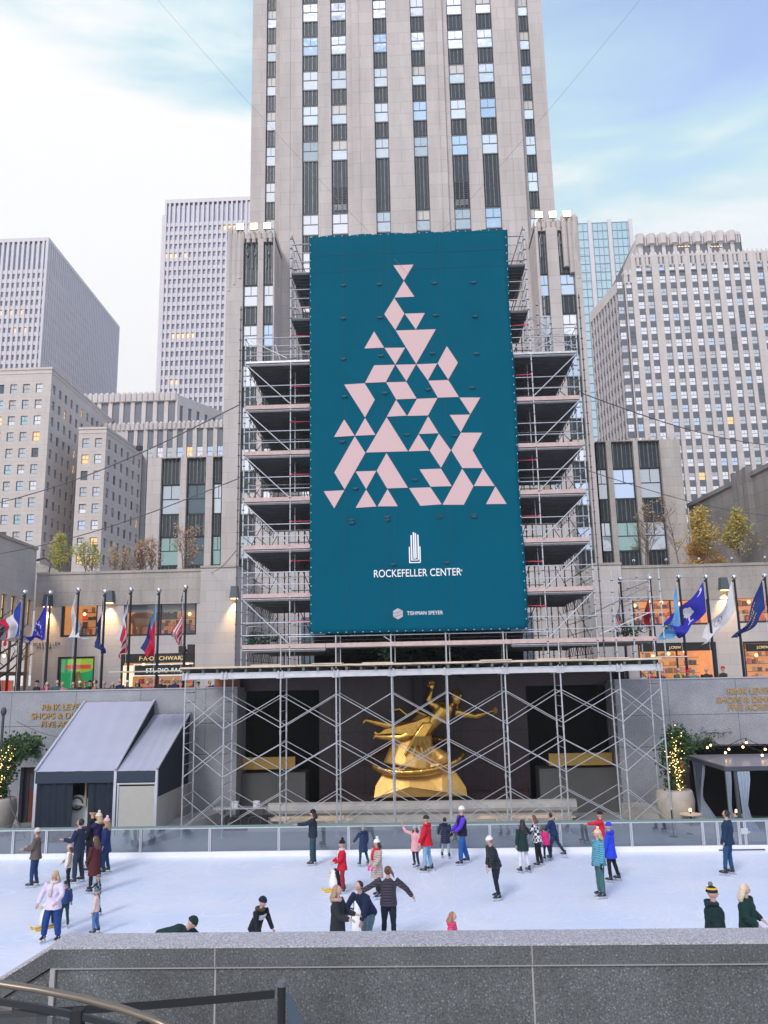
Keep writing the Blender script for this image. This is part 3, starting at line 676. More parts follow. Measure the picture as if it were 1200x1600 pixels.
# ------------------------------------------------------------------ ground
def ice_mat():
    m_ = mat('skating_ice', (.74,.78,.90), .32, spec=.45); t = m_.node_tree; b = t.nodes['Principled BSDF']; n = t.nodes.new; k = t.links.new
    g = n('ShaderNodeNewGeometry'); a = n('ShaderNodeTexNoise'); a.inputs['Scale'].default_value = .35; a.inputs['Detail'].default_value = 7; k(g.outputs['Position'], a.inputs['Vector'])
    mp_ = n('ShaderNodeMapping'); mp_.inputs['Scale'].default_value = (.5, 3.2, 1); mp_.inputs['Rotation'].default_value = (0, 0, .15); k(g.outputs['Position'], mp_.inputs[0])
    c = n('ShaderNodeTexNoise'); c.inputs['Scale'].default_value = 3; c.inputs['Detail'].default_value = 8; c.inputs['Roughness'].default_value = .7; k(mp_.outputs[0], c.inputs['Vector'])
    r = n('ShaderNodeValToRGB'); k(a.outputs['Fac'], r.inputs[0]); e = r.color_ramp.elements; e[0].position = .35; e[0].color = (.68,.75,.92,1); e[1].position = .68; e[1].color = (.80,.81,.90,1)
    x = n('ShaderNodeMix'); x.data_type = 'RGBA'; x.blend_type = 'MULTIPLY'; x.inputs[0].default_value = 1; k(r.outputs[0], x.inputs[6])
    mr = n('ShaderNodeMapRange'); k(c.outputs['Fac'], mr.inputs[0]); mr.inputs[1].default_value = .3; mr.inputs[2].default_value = .7; mr.inputs[3].default_value = .95; mr.inputs[4].default_value = 1.03; k(mr.outputs[0], x.inputs[7]); k(x.outputs[2], b.inputs['Base Color'])
    # skate tracks: contour lines of a slow noise read as long curved scratches
    last = x.outputs[2]
    for sc_i, (scl, mul, seed_) in enumerate(((.11, 60, 0), (.16, 47, 31), (.3, 30, 57))):
        mq = n('ShaderNodeMapping'); mq.inputs['Location'].default_value = (seed_, seed_*.7, 0); k(g.outputs['Position'], mq.inputs[0])
        q1 = n('ShaderNodeTexNoise'); q1.inputs['Scale'].default_value = scl; q1.inputs['Detail'].default_value = 1.2; k(mq.outputs[0], q1.inputs['Vector'])
        q2 = n('ShaderNodeMath'); q2.operation = 'MULTIPLY'; k(q1.outputs['Fac'], q2.inputs[0]); q2.inputs[1].default_value = mul
        q3 = n('ShaderNodeMath'); q3.operation = 'PINGPONG'; k(q2.outputs[0], q3.inputs[0]); q3.inputs[1].default_value = .5
        q4 = n('ShaderNodeMapRange'); k(q3.outputs[0], q4.inputs[0]); q4.inputs[1].default_value = .0; q4.inputs[2].default_value = .06; q4.inputs[3].default_value = .5; q4.inputs[4].default_value = 0
        q5 = n('ShaderNodeMix'); q5.data_type = 'RGBA'; k(q4.outputs[0], q5.inputs[0]); k(last, q5.inputs[6]); q5.inputs[7].default_value = ((.90,.92,.97,1), (.62,.68,.82,1), (.92,.93,.97,1))[sc_i]; last = q5.outputs[2]
    k(last, b.inputs['Base Color'])
    rr = n('ShaderNodeMapRange'); k(c.outputs['Fac'], rr.inputs[0]); rr.inputs[3].default_value = .2; rr.inputs[4].default_value = .5; k(rr.outputs[0], b.inputs['Roughness'])
    bp = n('ShaderNodeBump'); bp.inputs['Strength'].default_value = .12; bp.inputs['Distance'].default_value = .01; k(c.outputs['Fac'], bp.inputs['Height']); k(bp.outputs[0], b.inputs['Normal'])
    return m_
M['ice'] = ice_mat()
M['asphalt'] = mat('asphalt', (.06,.06,.062), .85, noise_amt=.2, nscale=2)
FY = 31.45
def ground():
    m_ = MB(); S = 900   # one sheet with the sunken rink cut out of it
    x0, x1, y0, y1 = -27, 27, 5.9, 43.3
    for a, b, c, d in ((-S,x0,-60,S),(x1,S,-60,S),(x0,x1,y1,S)): m_.quad((a,c,4.68),(b,c,4.68),(b,d,4.68),(a,d,4.68))
    struct(m_.build('street_ground', M['asphalt']))
    m_ = MB(); m_.box(x0-8, -9.2, 39.55, 48.5, 4.5, 4.72); m_.box(9.8, x1+8, 39.55, 48.5, 4.5, 4.72); m_.box(-9.2, 9.8, 43.3, 48.5, 4.5, 4.72); struct(m_.build('plaza_pavement', M['stair']))
    m_ = MB(); m_.box(-30, 30, -20, 5.6, 3.4, 3.74); struct(m_.build('overlook_pavement', M['stair']))
    m_ = MB(); m_.box(x0, x1, 5.6, 44, -.6, -.004); struct(m_.build('sunken_court_floor', M['stair']))
    m_ = MB(); m_.quad((-26.5,6.1,0),(26.5,6.1,0),(26.5,FY-.06,0),(-26.5,FY-.06,0)); struct(m_.build('ice', M['ice']))
    for s in (-1, 1):
        m_ = MB(); m_.box(min(s*26.9,s*27.5), max(s*26.9,s*27.5), 6, 41, -.1, 4.7); tag(m_.build('court_side_wall', M['granite']), 'grey granite side wall closing the sunken court, %s side' % ('left' if s < 0 else 'right'), 'wall')
ground()
# ------------------------------------------------------------------ far wall of the sunken court, with its niche
WY = 39.0; NL, NR = -8.5, 9.08
def court_wall():
    t = thing('court_wall', 'polished grey granite retaining wall with brass letters behind the rink', 'wall')
    zt = 5.94; m_ = MB()
    # left part with a doorway, right part with a wide opening
    Wl = Wall(-27, WY, NL, WY); d0 = X(30, WY, 1240)+27; d1 = X(66, WY, 1240)+27
    facade(m_, Wl, 0, zt, [(d0, d1, -.1+.1, 2.5)], .5)
    Wr = Wall(NR, WY, 27, WY); o0 = X(1058, WY, 1230)-NR; facade(m_, Wr, 0, zt, [(o0, 17.5, 0, 3.0)], .7)
    m_.quad((-27,WY,zt),(NL,WY,zt),(NL,WY+.5,zt),(-27,WY+.5,zt)); m_.quad((NR,WY,zt),(27,WY,zt),(27,WY+.5,zt),(NR,WY+.5,zt))
    m_.quad((NL,WY+.5,4.7),(NL,WY+.5,zt),(-27,WY+.5,zt),(-27,WY+.5,4.7)); m_.quad((27,WY+.5,4.7),(27,WY+.5,zt),(NR,WY+.5,zt),(NR,WY+.5,4.7))
    m_.quad((NL,WY,0),(NL,WY+2.2,0),(NL,WY+2.2,zt),(NL,WY,zt)); m_.quad((NR,WY+2.2,0),(NR,WY,0),(NR,WY,zt),(NR,WY+2.2,zt))
    m_.build('wall', M['granite'], t)
    j = MB()
    for z in (4.35, 2.95):
        j.box(-27, NL-.02, WY-.004, WY+.02, z-.012, z+.012); j.box(NR+.02, 27, WY-.004, WY+.02, z-.012, z+.012)
    for x in list(np.arange(-25.5, NL-1, 3.1))+list(np.arange(NR+2.4, 26, 3.1)): j.box(x-.01, x+.01, WY-.003, WY+.02, 3.1, zt)
    j.build('joints', M['granite_mid'], t)
    for a_, b_ in ((-27, NL), (NR, 27)): c = MB(); c.box(a_, b_, WY-.05, WY+.56, zt, zt+.05); c.build('coping', M['granite_cap'], t)
    bb = MB(); bb.box(-27+o0*0+NR+o0+27, 26.5, WY+.7, WY+.8, 0, 3.0); bb.build('shop_front_void', M['blacksoft'], t)
    dr = MB(); dx0, dx1 = d0-27, d1-27; dr.box(dx0, dx0+.3, WY+.32, WY+.4, 0, 2.5); dr.box(dx1-.06, dx1, WY+.32, WY+.4, 0, 2.5); dr.box(dx0+.3, dx1-.06, WY+.32, WY+.4, 2.35, 2.5); dr.build('door_frame', M['frame'], t)
    do = MB(); do.box(dx0+.3, dx1-.06, WY+.34, WY+.42, .0, 2.35); door = do.build('door', M['mahog'], t)
    h = MB(); h.box(dx1-.25, dx1-.2, WY+.27, WY+.34, 1.0, 1.3); h.build('handle', M['brass'], door)
    g_ = MB(); g_.box(dx0+.35, dx1-.4, WY+.325, WY+.34, 1.5, 2.1); g_.build('pane', M['g_dark'], door)
    return t
M['mahog'] = mat('mahogany_door', (.16,.035,.02), .35, noise_amt=.3, nscale=3)
cw = court_wall()
def text(s, name, mt, size, loc, parent=None, ext=.02, bold=0, align='CENTER', spacing=1, rz=0, sx=1):
    c = bpy.data.curves.new(name, 'FONT'); c.body = s; c.size = size; c.extrude = ext; c.offset = bold; c.align_x = align; c.space_character = spacing; c.space_line = .93
    o = bpy.data.objects.new(name, c); COL.objects.link(o); dg = bpy.context.evaluated_depsgraph_get(); me = bpy.data.meshes.new_from_object(o.evaluated_get(dg)); bpy.data.objects.remove(o); bpy.data.curves.remove(c)
    me.transform(Matrix.Rotation(rz, 4, 'Z') @ Matrix.Rotation(R(90), 4, 'X') @ Matrix.Diagonal((sx, 1, 1, 1))); me.materials.clear(); me.materials.append(mt); me.name = name
    return link(name, me, parent, loc)
def sign_at(px, py, s, size, Y_, mt, parent, bold=.0, **k):
    q = P(px, py, Y_); return text(s, 'lettering', mt, size, q, parent, bold=bold, **k)
for px in (97, 1171):
    for i, s in enumerate(('RINK LEVEL', 'SHOPS & DINING', 'FIVE ACRES')):
        py = (1109, 1122.5, 1135.5)[i] if px == 97 else (1084, 1097.5, 1109.5)[i]
        sign_at(px if i != 2 or px != 97 else 95, py, s, .385, WY-.03, M['brass'], cw, bold=.004, sx=1.0)
def niche():
    t = thing('niche', 'dark maroon granite niche with black alcoves and gilt bands behind the gilded statue', 'wall'); y = WY+2.2
    m_ = MB(); m_.box(-3.95-.9, 4.6+.6, y-.5, y+.5, 0, 6.6); m_.box(NL-.3, NR+.3, y-.62, y+.5, 5.75, 6.6)
    m_.build('back_panel', M['granite_dark'], t)
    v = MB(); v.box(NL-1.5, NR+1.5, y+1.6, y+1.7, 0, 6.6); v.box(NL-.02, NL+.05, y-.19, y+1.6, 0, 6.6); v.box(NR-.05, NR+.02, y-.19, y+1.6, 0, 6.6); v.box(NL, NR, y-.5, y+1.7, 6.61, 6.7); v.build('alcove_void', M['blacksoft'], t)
    p = MB()
    for x in np.arange(-4.2, 5.1, 1.55): p.box(x-.008, x+.008, y-.504, y-.49, 0, 6.5)
    for z in (2.2, 3.7): p.box(-4.8, 5.15, y-.504, y-.49, z-.008, z+.008)
    p.build('joints', M['blacksoft'], t)
    for s, a, b, ba, bb in ((-1, NL+.02, X(478, y-1, 1230), NL+.02, X(461, y-1, 1195)), (1, X(843, y-1, 1230), NR-.02, X(858, y-1, 1188), X(957, y-1, 1188))):
        q = MB(); z1 = Z(420, 1208, y-1.2); q.box(a, b, y-1.2, y+.3, .0, z1); q.box(a, b, y-1.22, y-1.2, z1-.06, z1); q.build('granite_block', M['granite_mid'], t)
        q = MB(); z0 = Z(420, 1202, y-1) if s < 0 else Z(900, 1196, y-1); q.box(ba, bb, y-1.0, y-.8, z0, z0+.55); q.box(ba, bb, y-.8, y, z0, z0+.1); q.build('gilt_band', M['gold_paint'], t)
    # pool edge and low plinths, paler stone
    q = MB(); q.tube([(X(420, 38, 1274), 37.9, .62), (X(900, 38, 1274), 37.9, .62)], [(.34,.30)]*2, 14); q.box(X(420, 38, 1274)+.2, X(900, 38, 1274)-.2, 37.7, y-1.3, 0, .55); q.build('pool_rim', M['curb'], t)
    q = MB(); q.box(-4.6, 5.0, y-1.25, y-.6, .56, .95); q.box(X(582, 40, 1255), X(732, 40, 1255), 38.5, 40.3, .5, 1.05); q.build('plinth', M['granite_dark'], t)
niche()
def planks():
    # timber laid in front of the pool
    for i, (a, b, py, yy, n) in enumerate(((418,552,1279,36.9,3),(745,900,1273,36.8,2))):
        t = MB(); q0 = P(a, py, yy); q1 = P(b, py-1, yy)
        for k in range(n): t.box(q0.x+.12*k, q1.x-.2*k, yy+.02*k, yy+.24+.02*k, .30+.055*k, .35+.055*k)
        for r in (.2, .5, .8): x = q0.x+(q1.x-q0.x)*r; t.box(x-.05, x+.05, yy, yy+.3, 0, .30)
        tag(t.build('timber_stack', M['ply']), 'stack of pale timber planks lying before the pool, %s' % ('left of the statue' if i == 0 else 'right of the statue'), 'planks')
    t = MB()
    pts = [P(275,1298,34.4), P(400,1243,38.6)]
    # sloping kerbs that run from the rink fence up to the wall on each side
    for s in (-1, 1):
        m_ = MB(); x0 = -11.0 if s < 0 else 11.2; x1 = -8.7 if s < 0 else 8.9; xs = sorted((x0, x1))
        a = [(x0,33.0,0),(x0+s*2.2,33.0,0),(x1+s*.9,38.6,0),(x1,38.6,0)]; b = [(p[0],p[1],z) for p, z in zip(a, (.16,.16,.62,.62))]
        m_.add(a+b, [(0,1,5,4),(1,2,6,5),(2,3,7,6),(3,0,4,7),(4,5,6,7)]); tag(m_.build('stone_ramp', M['curb']), 'low sloping stone kerb between rink fence and granite wall on the %s' % ('left' if s < 0 else 'right'), 'kerb')
    # low stone step behind the fence, along the middle
    m_ = MB(); m_.box(X(385, 35.9, 1290), X(960, 35.9, 1290), 36.2, 36.55, 0, .24); struct(m_.build('court_step', M['curb']))
planks()
# ------------------------------------------------------------------ near wall, belt post and handrail
def near_wall():
    t = thing('overlook_wall', 'speckled granite parapet wall with pale coping in the foreground', 'wall'); zt = 4.75
    A = G(80, 1480, zt); yf = A.y; yb = yf+.265; xL = A.x; B = P(-90, 1586, yf)
    sl = (A.z-B.z)/(A.x-B.x)
    def run(z0, z1, ya, yc, nm, mt):      # level stretch, then the stretch that falls away with the stair on the left
        q = MB(); q.box(xL, 9, ya, yc, z0, z1); q.build(nm, mt, t)
        q = MB(); d0, d1 = zt-z0, zt-z1; q.add([(B.x,ya,B.z-d0),(xL-.0005,ya,A.z-d0),(xL-.0005,yc,A.z-d0),(B.x,yc,B.z-d0),(B.x,ya,B.z-d1),(xL-.0005,ya,A.z-d1),(xL-.0005,yc,A.z-d1),(B.x,yc,B.z-d1)], [(0,3,2,1),(4,5,6,7),(0,1,5,4),(1,2,6,5),(2,3,7,6),(3,0,4,7)]); q.build(nm, mt, t)
    run(zt-.012, zt, yf-.003, yb, 'coping_top', M['granite_cap']); run(zt-.115, zt-.0121, yf, yb-.01, 'coping', M['granite_near'])
    run(.02, zt-.125, yf+.02, yb-.03, 'wall', M['granite_near'])
    j = MB(); 
    j.box(xL, 9, yf+.004, yb-.04, zt-.125, zt-.115)
    for px in (333, 834, 1590): x = G(px, 1482, zt).x; j.box(x-.005, x+.005, yf+.0175, yf+.03, 1, zt-.125); j.box(x-.003, x+.003, yf-.0015, yb, zt-.115, zt+.0012)
    j.box(xL+.0, xL+.03, yf+.0, yf+.028, 1, zt-.125)
    for px, yy in ((333,0),): pass
    j.build('joints', M['joint'], t)
    return yf
M['joint'] = mat('pale_mortar', (.34,.33,.33), .8)
YF = near_wall()
def belt():
    p0 = P(440, 1533, 3.9); x, y, z = p0; g = 3.74
    t = thing('belt_post', 'black retractable belt post standing in front of the granite wall', 'belt post', (x, y, g))
    m_ = MB(); m_.tube([(0,0,.03),(0,0,z-g-.02)], .018, 16); m_.build('pole', M['black'], t)
    m_ = MB(); m_.tube([(0,0,0),(0,0,.02),(0,0,.035)], [.17,.17,.05], 20); m_.build('base', M['black'], t)
    m_ = MB(); m_.tube([(0,0,z-g-.02),(0,0,z-g)], .020, 16); m_.build('cap', M['frame_grey'], t)
    q = P(150, 1563, 3.9); 
    m_ = MB(); a = Vector((x-.03, y, z-.035)); b = Vector((q.x-.7, 3.92, P(150,1560,3.9).z-.06)); n = 8
    for i in range(n):
        u0, u1 = i/n, (i+1)/n; f = lambda u: a.lerp(b, u)-Vector((0,0,.012*math.sin(math.pi*u)))
        p_, q_ = f(u0), f(u1); m_.quad(p_, q_, q_-Vector((0,0,.034)), p_-Vector((0,0,.034))); 
    b_ = m_.build('belt', M['belt']); b_.parent = t; b_.location = (-x, -y, -g)
    m_ = MB(); m_.add([(.018,0,z-g-.05),(.04,.02,z-g-.06),(.16,.12,z-g-.42),(.07,.06,z-g-.5)], [(0,1,2,3)]); m_.build('loose_belt_end', M['belt2'], t)
M['belt'] = mat('black_webbing', (.012,.013,.018), .8); M['belt2'] = mat('grey_blue_webbing', (.09,.12,.17), .7)
belt()
def handrail():
    t = thing('stair_handrail', 'bronze stair handrail curving down over black posts at the lower left corner', 'handrail')
    pts = [(-60,1528,3.0),(0,1537,3.0),(60,1546,3.0),(130,1560,2.95),(190,1576,2.9),(240,1593,2.85),(300,1620,2.8)]
    W_ = [P(a, b, c) for a, b, c in pts]
    m_ = MB(); m_.tube(W_, [(.015,.012)]*len(W_), 12); m_.smooth = True; m_.build('rail', M['bronze'], t)
    lo = [p-Vector((0,0,.055)) for p in W_]; m_ = MB()
    for i in range(len(lo)-1): m_.bar(lo[i], lo[i+1], .012, .02)
    m_.build('under_rail', M['frame'], t)
    for px, py, yy in ((122,1572,2.96),(222,1594,2.87)):
        q = P(px, py, yy); m_ = MB(); m_.box(q.x-.019, q.x+.019, yy-.02, yy+.02, 3.7, q.z-.01); m_.build('post', M['black'], t)
    g_ = MB(); lo2 = [p-Vector((0,0,.075)) for p in W_]
    for i in range(len(lo2)-1): a, b = lo2[i], lo2[i+1]; g_.quad(a, b, Vector((b.x,b.y,b.z-.6)), Vector((a.x,a.y,a.z-.6)))
    g_.build('glass_panel', M['glass_dark'], t)
    # short inner rail
    q = P(-30, 1577, 3.3); r_ = P(20, 1578, 3.3); m_ = MB(); m_.tube([q, r_], .011, 10); m_.build('grab_bar', M['bronze'], t)
M['bronze'] = mat('satin_bronze', (.20,.165,.13), .35, .6, noise_amt=.1); M['glass_dark'] = thin_glass('smoked_glass', (.30,.33,.37), .1)
handrail()
# ------------------------------------------------------------------ rink fence
def fence():
    t = thing('rink_fence', 'glass rink fence with metal posts and white kickboard along the far side of the ice', 'fence')
    xs = [-26.5, -24, -21.4, -18.8]+[X(p, FY, 1315) for p in (-60, 21, 73, 220, 328, 436, 545, 655, 766, 876, 987, 1099, 1122, 1156, 1165, 1200, 1290)]+[17.2, 19.8, 22.4, 25, 26.5]
    zt = 1.04
    m_ = MB(); m_.box(xs[0], xs[-1], FY-.05, FY+.06, zt-.03, zt+.03); m_.build('top_rail', M['fence_green'], t)
    m_ = MB(); m_.box(xs[0], xs[-1], FY-.045, FY+.04, zt-.075, zt-.035); m_.build('under_rail', M['alu'], t)
    m_ = MB(); m_.box(xs[0], xs[-1], FY-.06, FY+.05, 0, .17); m_.build('kickboard', M['white'], t)
    for i, x in enumerate(xs):
        m_ = MB(); m_.box(x-.045, x-.008, FY-.055, FY+.045, .17, zt-.08); m_.box(x+.008, x+.045, FY-.055, FY+.045, .17, zt-.08); m_.build('post', M['alu'], t)
    for a, b in zip(xs[:-1], xs[1:]):
        m_ = MB(); m_.box(a+.05, b-.05, FY-.006, FY+.006, .18, zt-.08); m_.build('glass_panel', M['glass'], t)
    # gate latch and threshold on the right
    g_ = MB(); x = X(1164, FY, 1318); g_.box(x-.12, x+.12, FY-.08, FY-.056, .55, .75); g_.box(x-.2, x+.2, FY-.09, FY-.08, .6, .64); g_.build('gate_latch', M['alu'], t)
    g_ = MB(); g_.box(X(1124, FY-.1, 1330), X(1196, FY-.1, 1330), FY-.09, FY-.062, .01, .04); g_.build('gate_threshold', M['frame'], t)
M['fence_green'] = mat('dull_green_rail', (.16,.24,.22), .5)
M['glass'] = thin_glass('rink_glass', (.66,.73,.80), .14)
fence()
# ------------------------------------------------------------------ scaffolding
BX = [-9.86,-8.19,-5.80,-3.45,-1.11,1.22,3.64,5.94,8.38,10.04]; Y0, Y1 = 35.0, 36.6
def scaffold_base():
    t = thing('front_scaffold', 'galvanised scaffold frames with cross braces and plywood platform in front of the statue', 'scaffold')
    for i, x in enumerate(BX):
        m_ = MB()
        for y in (Y0, Y1):
            m_.tube([(x,y,.02),(x,y,6.36)], .034, 8); m_.box(x-.09, x+.09, y-.09, y+.09, 0, .02)
            for z in (2.05, 4.12): m_.tube([(x,y,z-.09),(x,y,z+.09)], .043, 8)
        z = .35
        while z < 6.2: m_.tube([(x,Y0,z),(x,Y1,z)], .017, 5); z += .42 if i in (0,1,8,9,2,7) else .9
        m_.build('ladder_frame', M['pipe'], t)
    for i in range(len(BX)-1):
        for y in (Y0-.04, Y1+.04):
            for z0, z1 in ((4.31,5.65),(2.37,3.66),(.35,1.66)):
                m_ = MB(); a, b = BX[i], BX[i+1]; m_.tube([(a,y,z0),(b,y,z1)], .017, 6); m_.tube([(a,y-.03,z1),(b,y-.03,z0)], .017, 6); m_.build('cross_brace', M['pipe'], t)
    for y in (Y0, Y1):
        z0 = 6.36
        for k in range(4): a = -9.95+k*5.02; m_ = MB(); m_.box(a, a+5.015, y-.07, y+.07, z0, z0+.035); m_.box(a, a+5.015, y-.07, y+.07, z0+.215, z0+.25); m_.box(a, a+5.015, y-.04+.006*(k%2), y+.04-.006*(k%2), z0+.035, z0+.215); m_.build('aluminium_beam', M['alu'], t)
        for x in BX: m_ = MB(); m_.box(x-.16, x+.16, y-.10, y+.10, 6.33, 6.355); m_.box(x-.11, x-.06, y-.11, y-.075, 6.34, 6.66); m_.box(x+.06, x+.11, y-.11, y-.075, 6.34, 6.66); m_.build('beam_clamp', M['pipe'], t)
    m_ = MB(); rng = random.Random(1)
    for k, x in enumerate(np.arange(-9.7, 10.1, .61)): m_.box(x-.05, x+.05, Y0-.15, 43, 6.62, 6.79)
    m_.build('stringers', M['stringer'], t)
    m_ = MB(); x = -10.0
    while x < 9.9:
        w_ = 2.44 if x < 7.6 else 10.1-x; z = 6.795+.02*rng.random(); m_.box(x+.004, min(10.1, x+w_)-.004, Y0-.2-rng.random()*.12, 38.2, z, z+.075); m_.box(x+.006, min(10.1, x+w_)-.006, 38.21, 43, 6.8, 6.84)
        if rng.random() < .7: q = rng.random()*.8; m_.box(x+q, x+q+1.3, Y0-.25, Y0+.5, z+.077, z+.12)
        x += w_
    for x0_ in (-13.1,): m_.box(x0_, -10.01, Y0-.15, 36.6, 6.72, 6.76)
    m_.build('plywood_platform', M['ply'], t)
    m_ = MB()
    for i, x in enumerate(BX[2:8]):
        m_.tube([(x,Y0,6.7),(x,Y0,8.1)], .03, 7); m_.tube([(x+.16,Y0+.35,6.9),(x+.16,Y0+.35,8.1)], .026, 7)
    m_.tube([(-5.5,Y0,8.06),(6,Y0,8.06)], .024, 6); m_.tube([(-1.4,Y0,8.0),(-.8,Y0,7.6)], .02, 6)
    m_.build('platform_posts', M['pipe'], t)
    return t
scaffold_base()
def scaffold_tower():
    t = thing('scaffold_tower', 'tall ring of scaffold decks, poles and guard rails rising around the teal banner', 'scaffold')
    DZ = [7.6, 9.77, 11.89, 14.02, 16.15, 18.3, 20.5]; rows = (35.0, 36.15, 37.6, 39.6, 41.6)
    def pole(x, y, z0, z1, mt='pipe', r=.028, ros=.5):
        m_ = MB(); pr = [(z0, r)]; z = z0+.3
        while z < z1-.05: pr += [(z-.016, r), (z-.0155, .058), (z+.0155, .058), (z+.016, r)]; z += ros
        pr.append((z1, r)); m_.tube([(x,y,a) for a, b in pr], [b for a, b in pr], 7)
        for i in range(len(pr)-1):
            if pr[i][1] > r or pr[i+1][1] > r: m_.m[i*7:(i+1)*7] = [1]*7
        m_.build('upright', [M[mt], M['coupler']], t)
    for s in (-1, 1):
        o = 0 if s < 0 else .08
        for k, y in enumerate(rows):
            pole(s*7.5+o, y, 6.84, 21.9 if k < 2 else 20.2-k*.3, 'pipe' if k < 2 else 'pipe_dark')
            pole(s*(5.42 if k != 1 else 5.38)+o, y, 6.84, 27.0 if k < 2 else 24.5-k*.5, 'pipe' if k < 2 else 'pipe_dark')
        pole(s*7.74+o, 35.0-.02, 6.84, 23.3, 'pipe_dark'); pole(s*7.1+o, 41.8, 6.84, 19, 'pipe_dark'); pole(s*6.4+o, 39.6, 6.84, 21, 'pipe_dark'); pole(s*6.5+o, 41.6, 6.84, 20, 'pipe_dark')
        for k, z in enumerate(DZ):
            a, b = sorted((s*7.46+o, s*3.9+o)); top = k == 6
            m_ = MB(); y = 35.05
            while y < 42.1: m_.box(a, b, y, y+.295, z-.06, z); m_.box(a, b, y+.02, y+.06, z-.10, z-.06); m_.box(a, b, y+.235, y+.275, z-.10, z-.06); y += .31
            m_.build('deck', M['deckp'] if not top else M['deckp'], t)
            for y in rows[::2]: m_ = MB(); m_.box(a, b, y-.03+.01, y+.03, z-.17, z-.105); m_.build('deck_ledger', M['pipe_dark'], t)
            m_ = MB(); m_.box(a, b, 34.97, 35.01, z-.02, z+(.16 if not top else .07)); m_.build('toe_board', M['toe'] if not top else M['pipe'], t)
            m_ = MB(); e = s*7.5+o
            for dz in ((.55, 1.08) if not top else (.35,.8,1.2)): m_.tube([(a,34.99,z+dz),(b,34.99,z+dz)], .02, 6); m_.tube([(e,35,z+dz),(e,42,z+dz)], .018, 6)
            m_.tube([(a,36.15,z+1.0),(b,36.15,z+1.0)], .018, 6); m_.tube([(a,35.02,z-.08),(b,35.02,z-.08)], .024, 6)
            m_.build('guard_rail', M['pipe'], t)
            if k > 0:
                m_ = MB(); m_.tube([(s*7.42+o,34.94,z-.12),(s*5.45+o,34.94,z-2.0)], .024, 7); m_.build('diagonal_brace', M['pipe'], t)
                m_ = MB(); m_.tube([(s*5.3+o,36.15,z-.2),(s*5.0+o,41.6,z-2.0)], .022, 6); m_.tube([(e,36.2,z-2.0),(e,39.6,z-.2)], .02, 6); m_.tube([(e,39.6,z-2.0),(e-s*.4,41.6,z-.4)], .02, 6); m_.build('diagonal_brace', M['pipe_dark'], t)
            # lattice girder hanging under the outer deck edge
            m_ = MB(); y = 35.3; ee = e-s*.18
            while y < 41.4: m_.tube([(ee,y,z-.12),(ee,y+.3,z-.5),(ee,y+.6,z-.12)], .013, 5); y += .6
            m_.tube([(ee,35.1,z-.5),(ee,41.8,z-.5)], .014, 5)
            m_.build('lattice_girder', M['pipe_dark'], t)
            m_ = MB(); zz = z+1.35+.25*math.sin(k*2.3+s); m_.tube([(s*5.45+o,35.3,zz),(s*4.5+o,35.5,zz+.05)], .02, 5); m_.ball((s*5.4+o,35.28,zz), .05, 6); m_.build('safety_tie', M['pinktie'], t)
        # narrow upper stage
        for z in (22.65, 24.95):
            a, b = sorted((s*5.42+o, s*4.3+o)); m_ = MB(); y = 35.05
            while y < 38.6: m_.box(a, b, y, y+.295, z-.06, z); m_.box(a, b, y+.02, y+.06, z-.1, z-.06); y += .31
            m_.build('deck', M['deckp'], t)
            m_ = MB()
            for dz in (.5,.95,1.4): m_.tube([(a,34.99,z+dz),(b,34.99,z+dz)], .02, 6); m_.tube([(s*5.42+o,35,z+dz),(s*5.38+o,38.8,z+dz)], .018, 6)
            m_.build('guard_rail', M['pipe'], t)
            m_ = MB(); m_.tube([(s*5.4+o,35.03,z+1.9),(s*4.75+o,36.15,z+.1)], .022, 6); m_.tube([(s*5.35+o,36.1,z),(s*4.7+o,37.6,z-2)], .022, 6); m_.build('diagonal_brace', M['pipe_dark'], t)
            m_ = MB(); m_.tube([(s*5.45+o,35.2,z+.6),(s*4.5+o,35.3,z+.68)], .02, 5); m_.build('safety_tie', M['pinktie'], t)
        pole(s*4.85+o, 37.6, 20, 26.3, 'pipe_dark'); pole(s*4.8+o, 38.9, 20, 25.6, 'pipe_dark')
        m_ = MB(); m_.tube([(s*7.5+o,36.15,22.2),(s*5.4+o,36.15,22.2)], .02, 6); m_.tube([(s*7.5+o,35,21.7),(s*5.4+o,35,21.7)], .02, 6); m_.tube([(s*6.6+o,37.6,22.5),(s*6.0+o,37.7,20.6)], .02, 6); m_.tube([(s*7.3+o,35.0,21.6),(s*5.6+o,35.0,20.7)], .02, 6); m_.build('guard_rail', M['pipe'], t)
    for (x, y, za, zb) in ((6.1,36.2,20.6,23.6),(6.7,37.6,20.6,24.6),(7.2,39,20.4,23.9),(6.4,35,20.6,21.9),(5.9,38.6,20.5,25.0)): pole(x, y, za, zb, 'pipe', .024)
    for (a, b) in (((5.5,35,21.3),(7.5,35,21.3)),((5.5,36.2,22.8),(6.8,36.2,22.8)),((5.6,37.6,23.6),(7.3,39,23.4)),((5.5,35,20.7),(6.9,36.2,22.9)),((7.5,35,20.7),(5.6,36.2,22.4)),((6.1,36.2,20.7),(7.3,39,22.6)),((5.5,36.2,21.9),(7.5,36.2,21.9))): m_ = MB(); m_.tube([a, b], .02, 6); m_.build('loose_tube', M['pipe'], t)
    for a_, b_ in ((-5.3, -.1), (.0, 5.4)): m_ = MB(); m_.grid(lambda u, v: (a_+(b_-a_)*u, 42.35+.05*math.sin(u*25+v*4), 6.9+13.2*v), 30, 16); m_.smooth = True; m_.build('added_shade_backdrop', M['shade_backdrop'], t)  # added dark sheets standing in for the deep shade behind the decks
    # lowest deck across the front and the low outrigger on the right
    m_ = MB(); m_.box(-3.9, 3.98, 35.05, 42, 7.54, 7.6); m_.build('deck', M['deckp'], t)
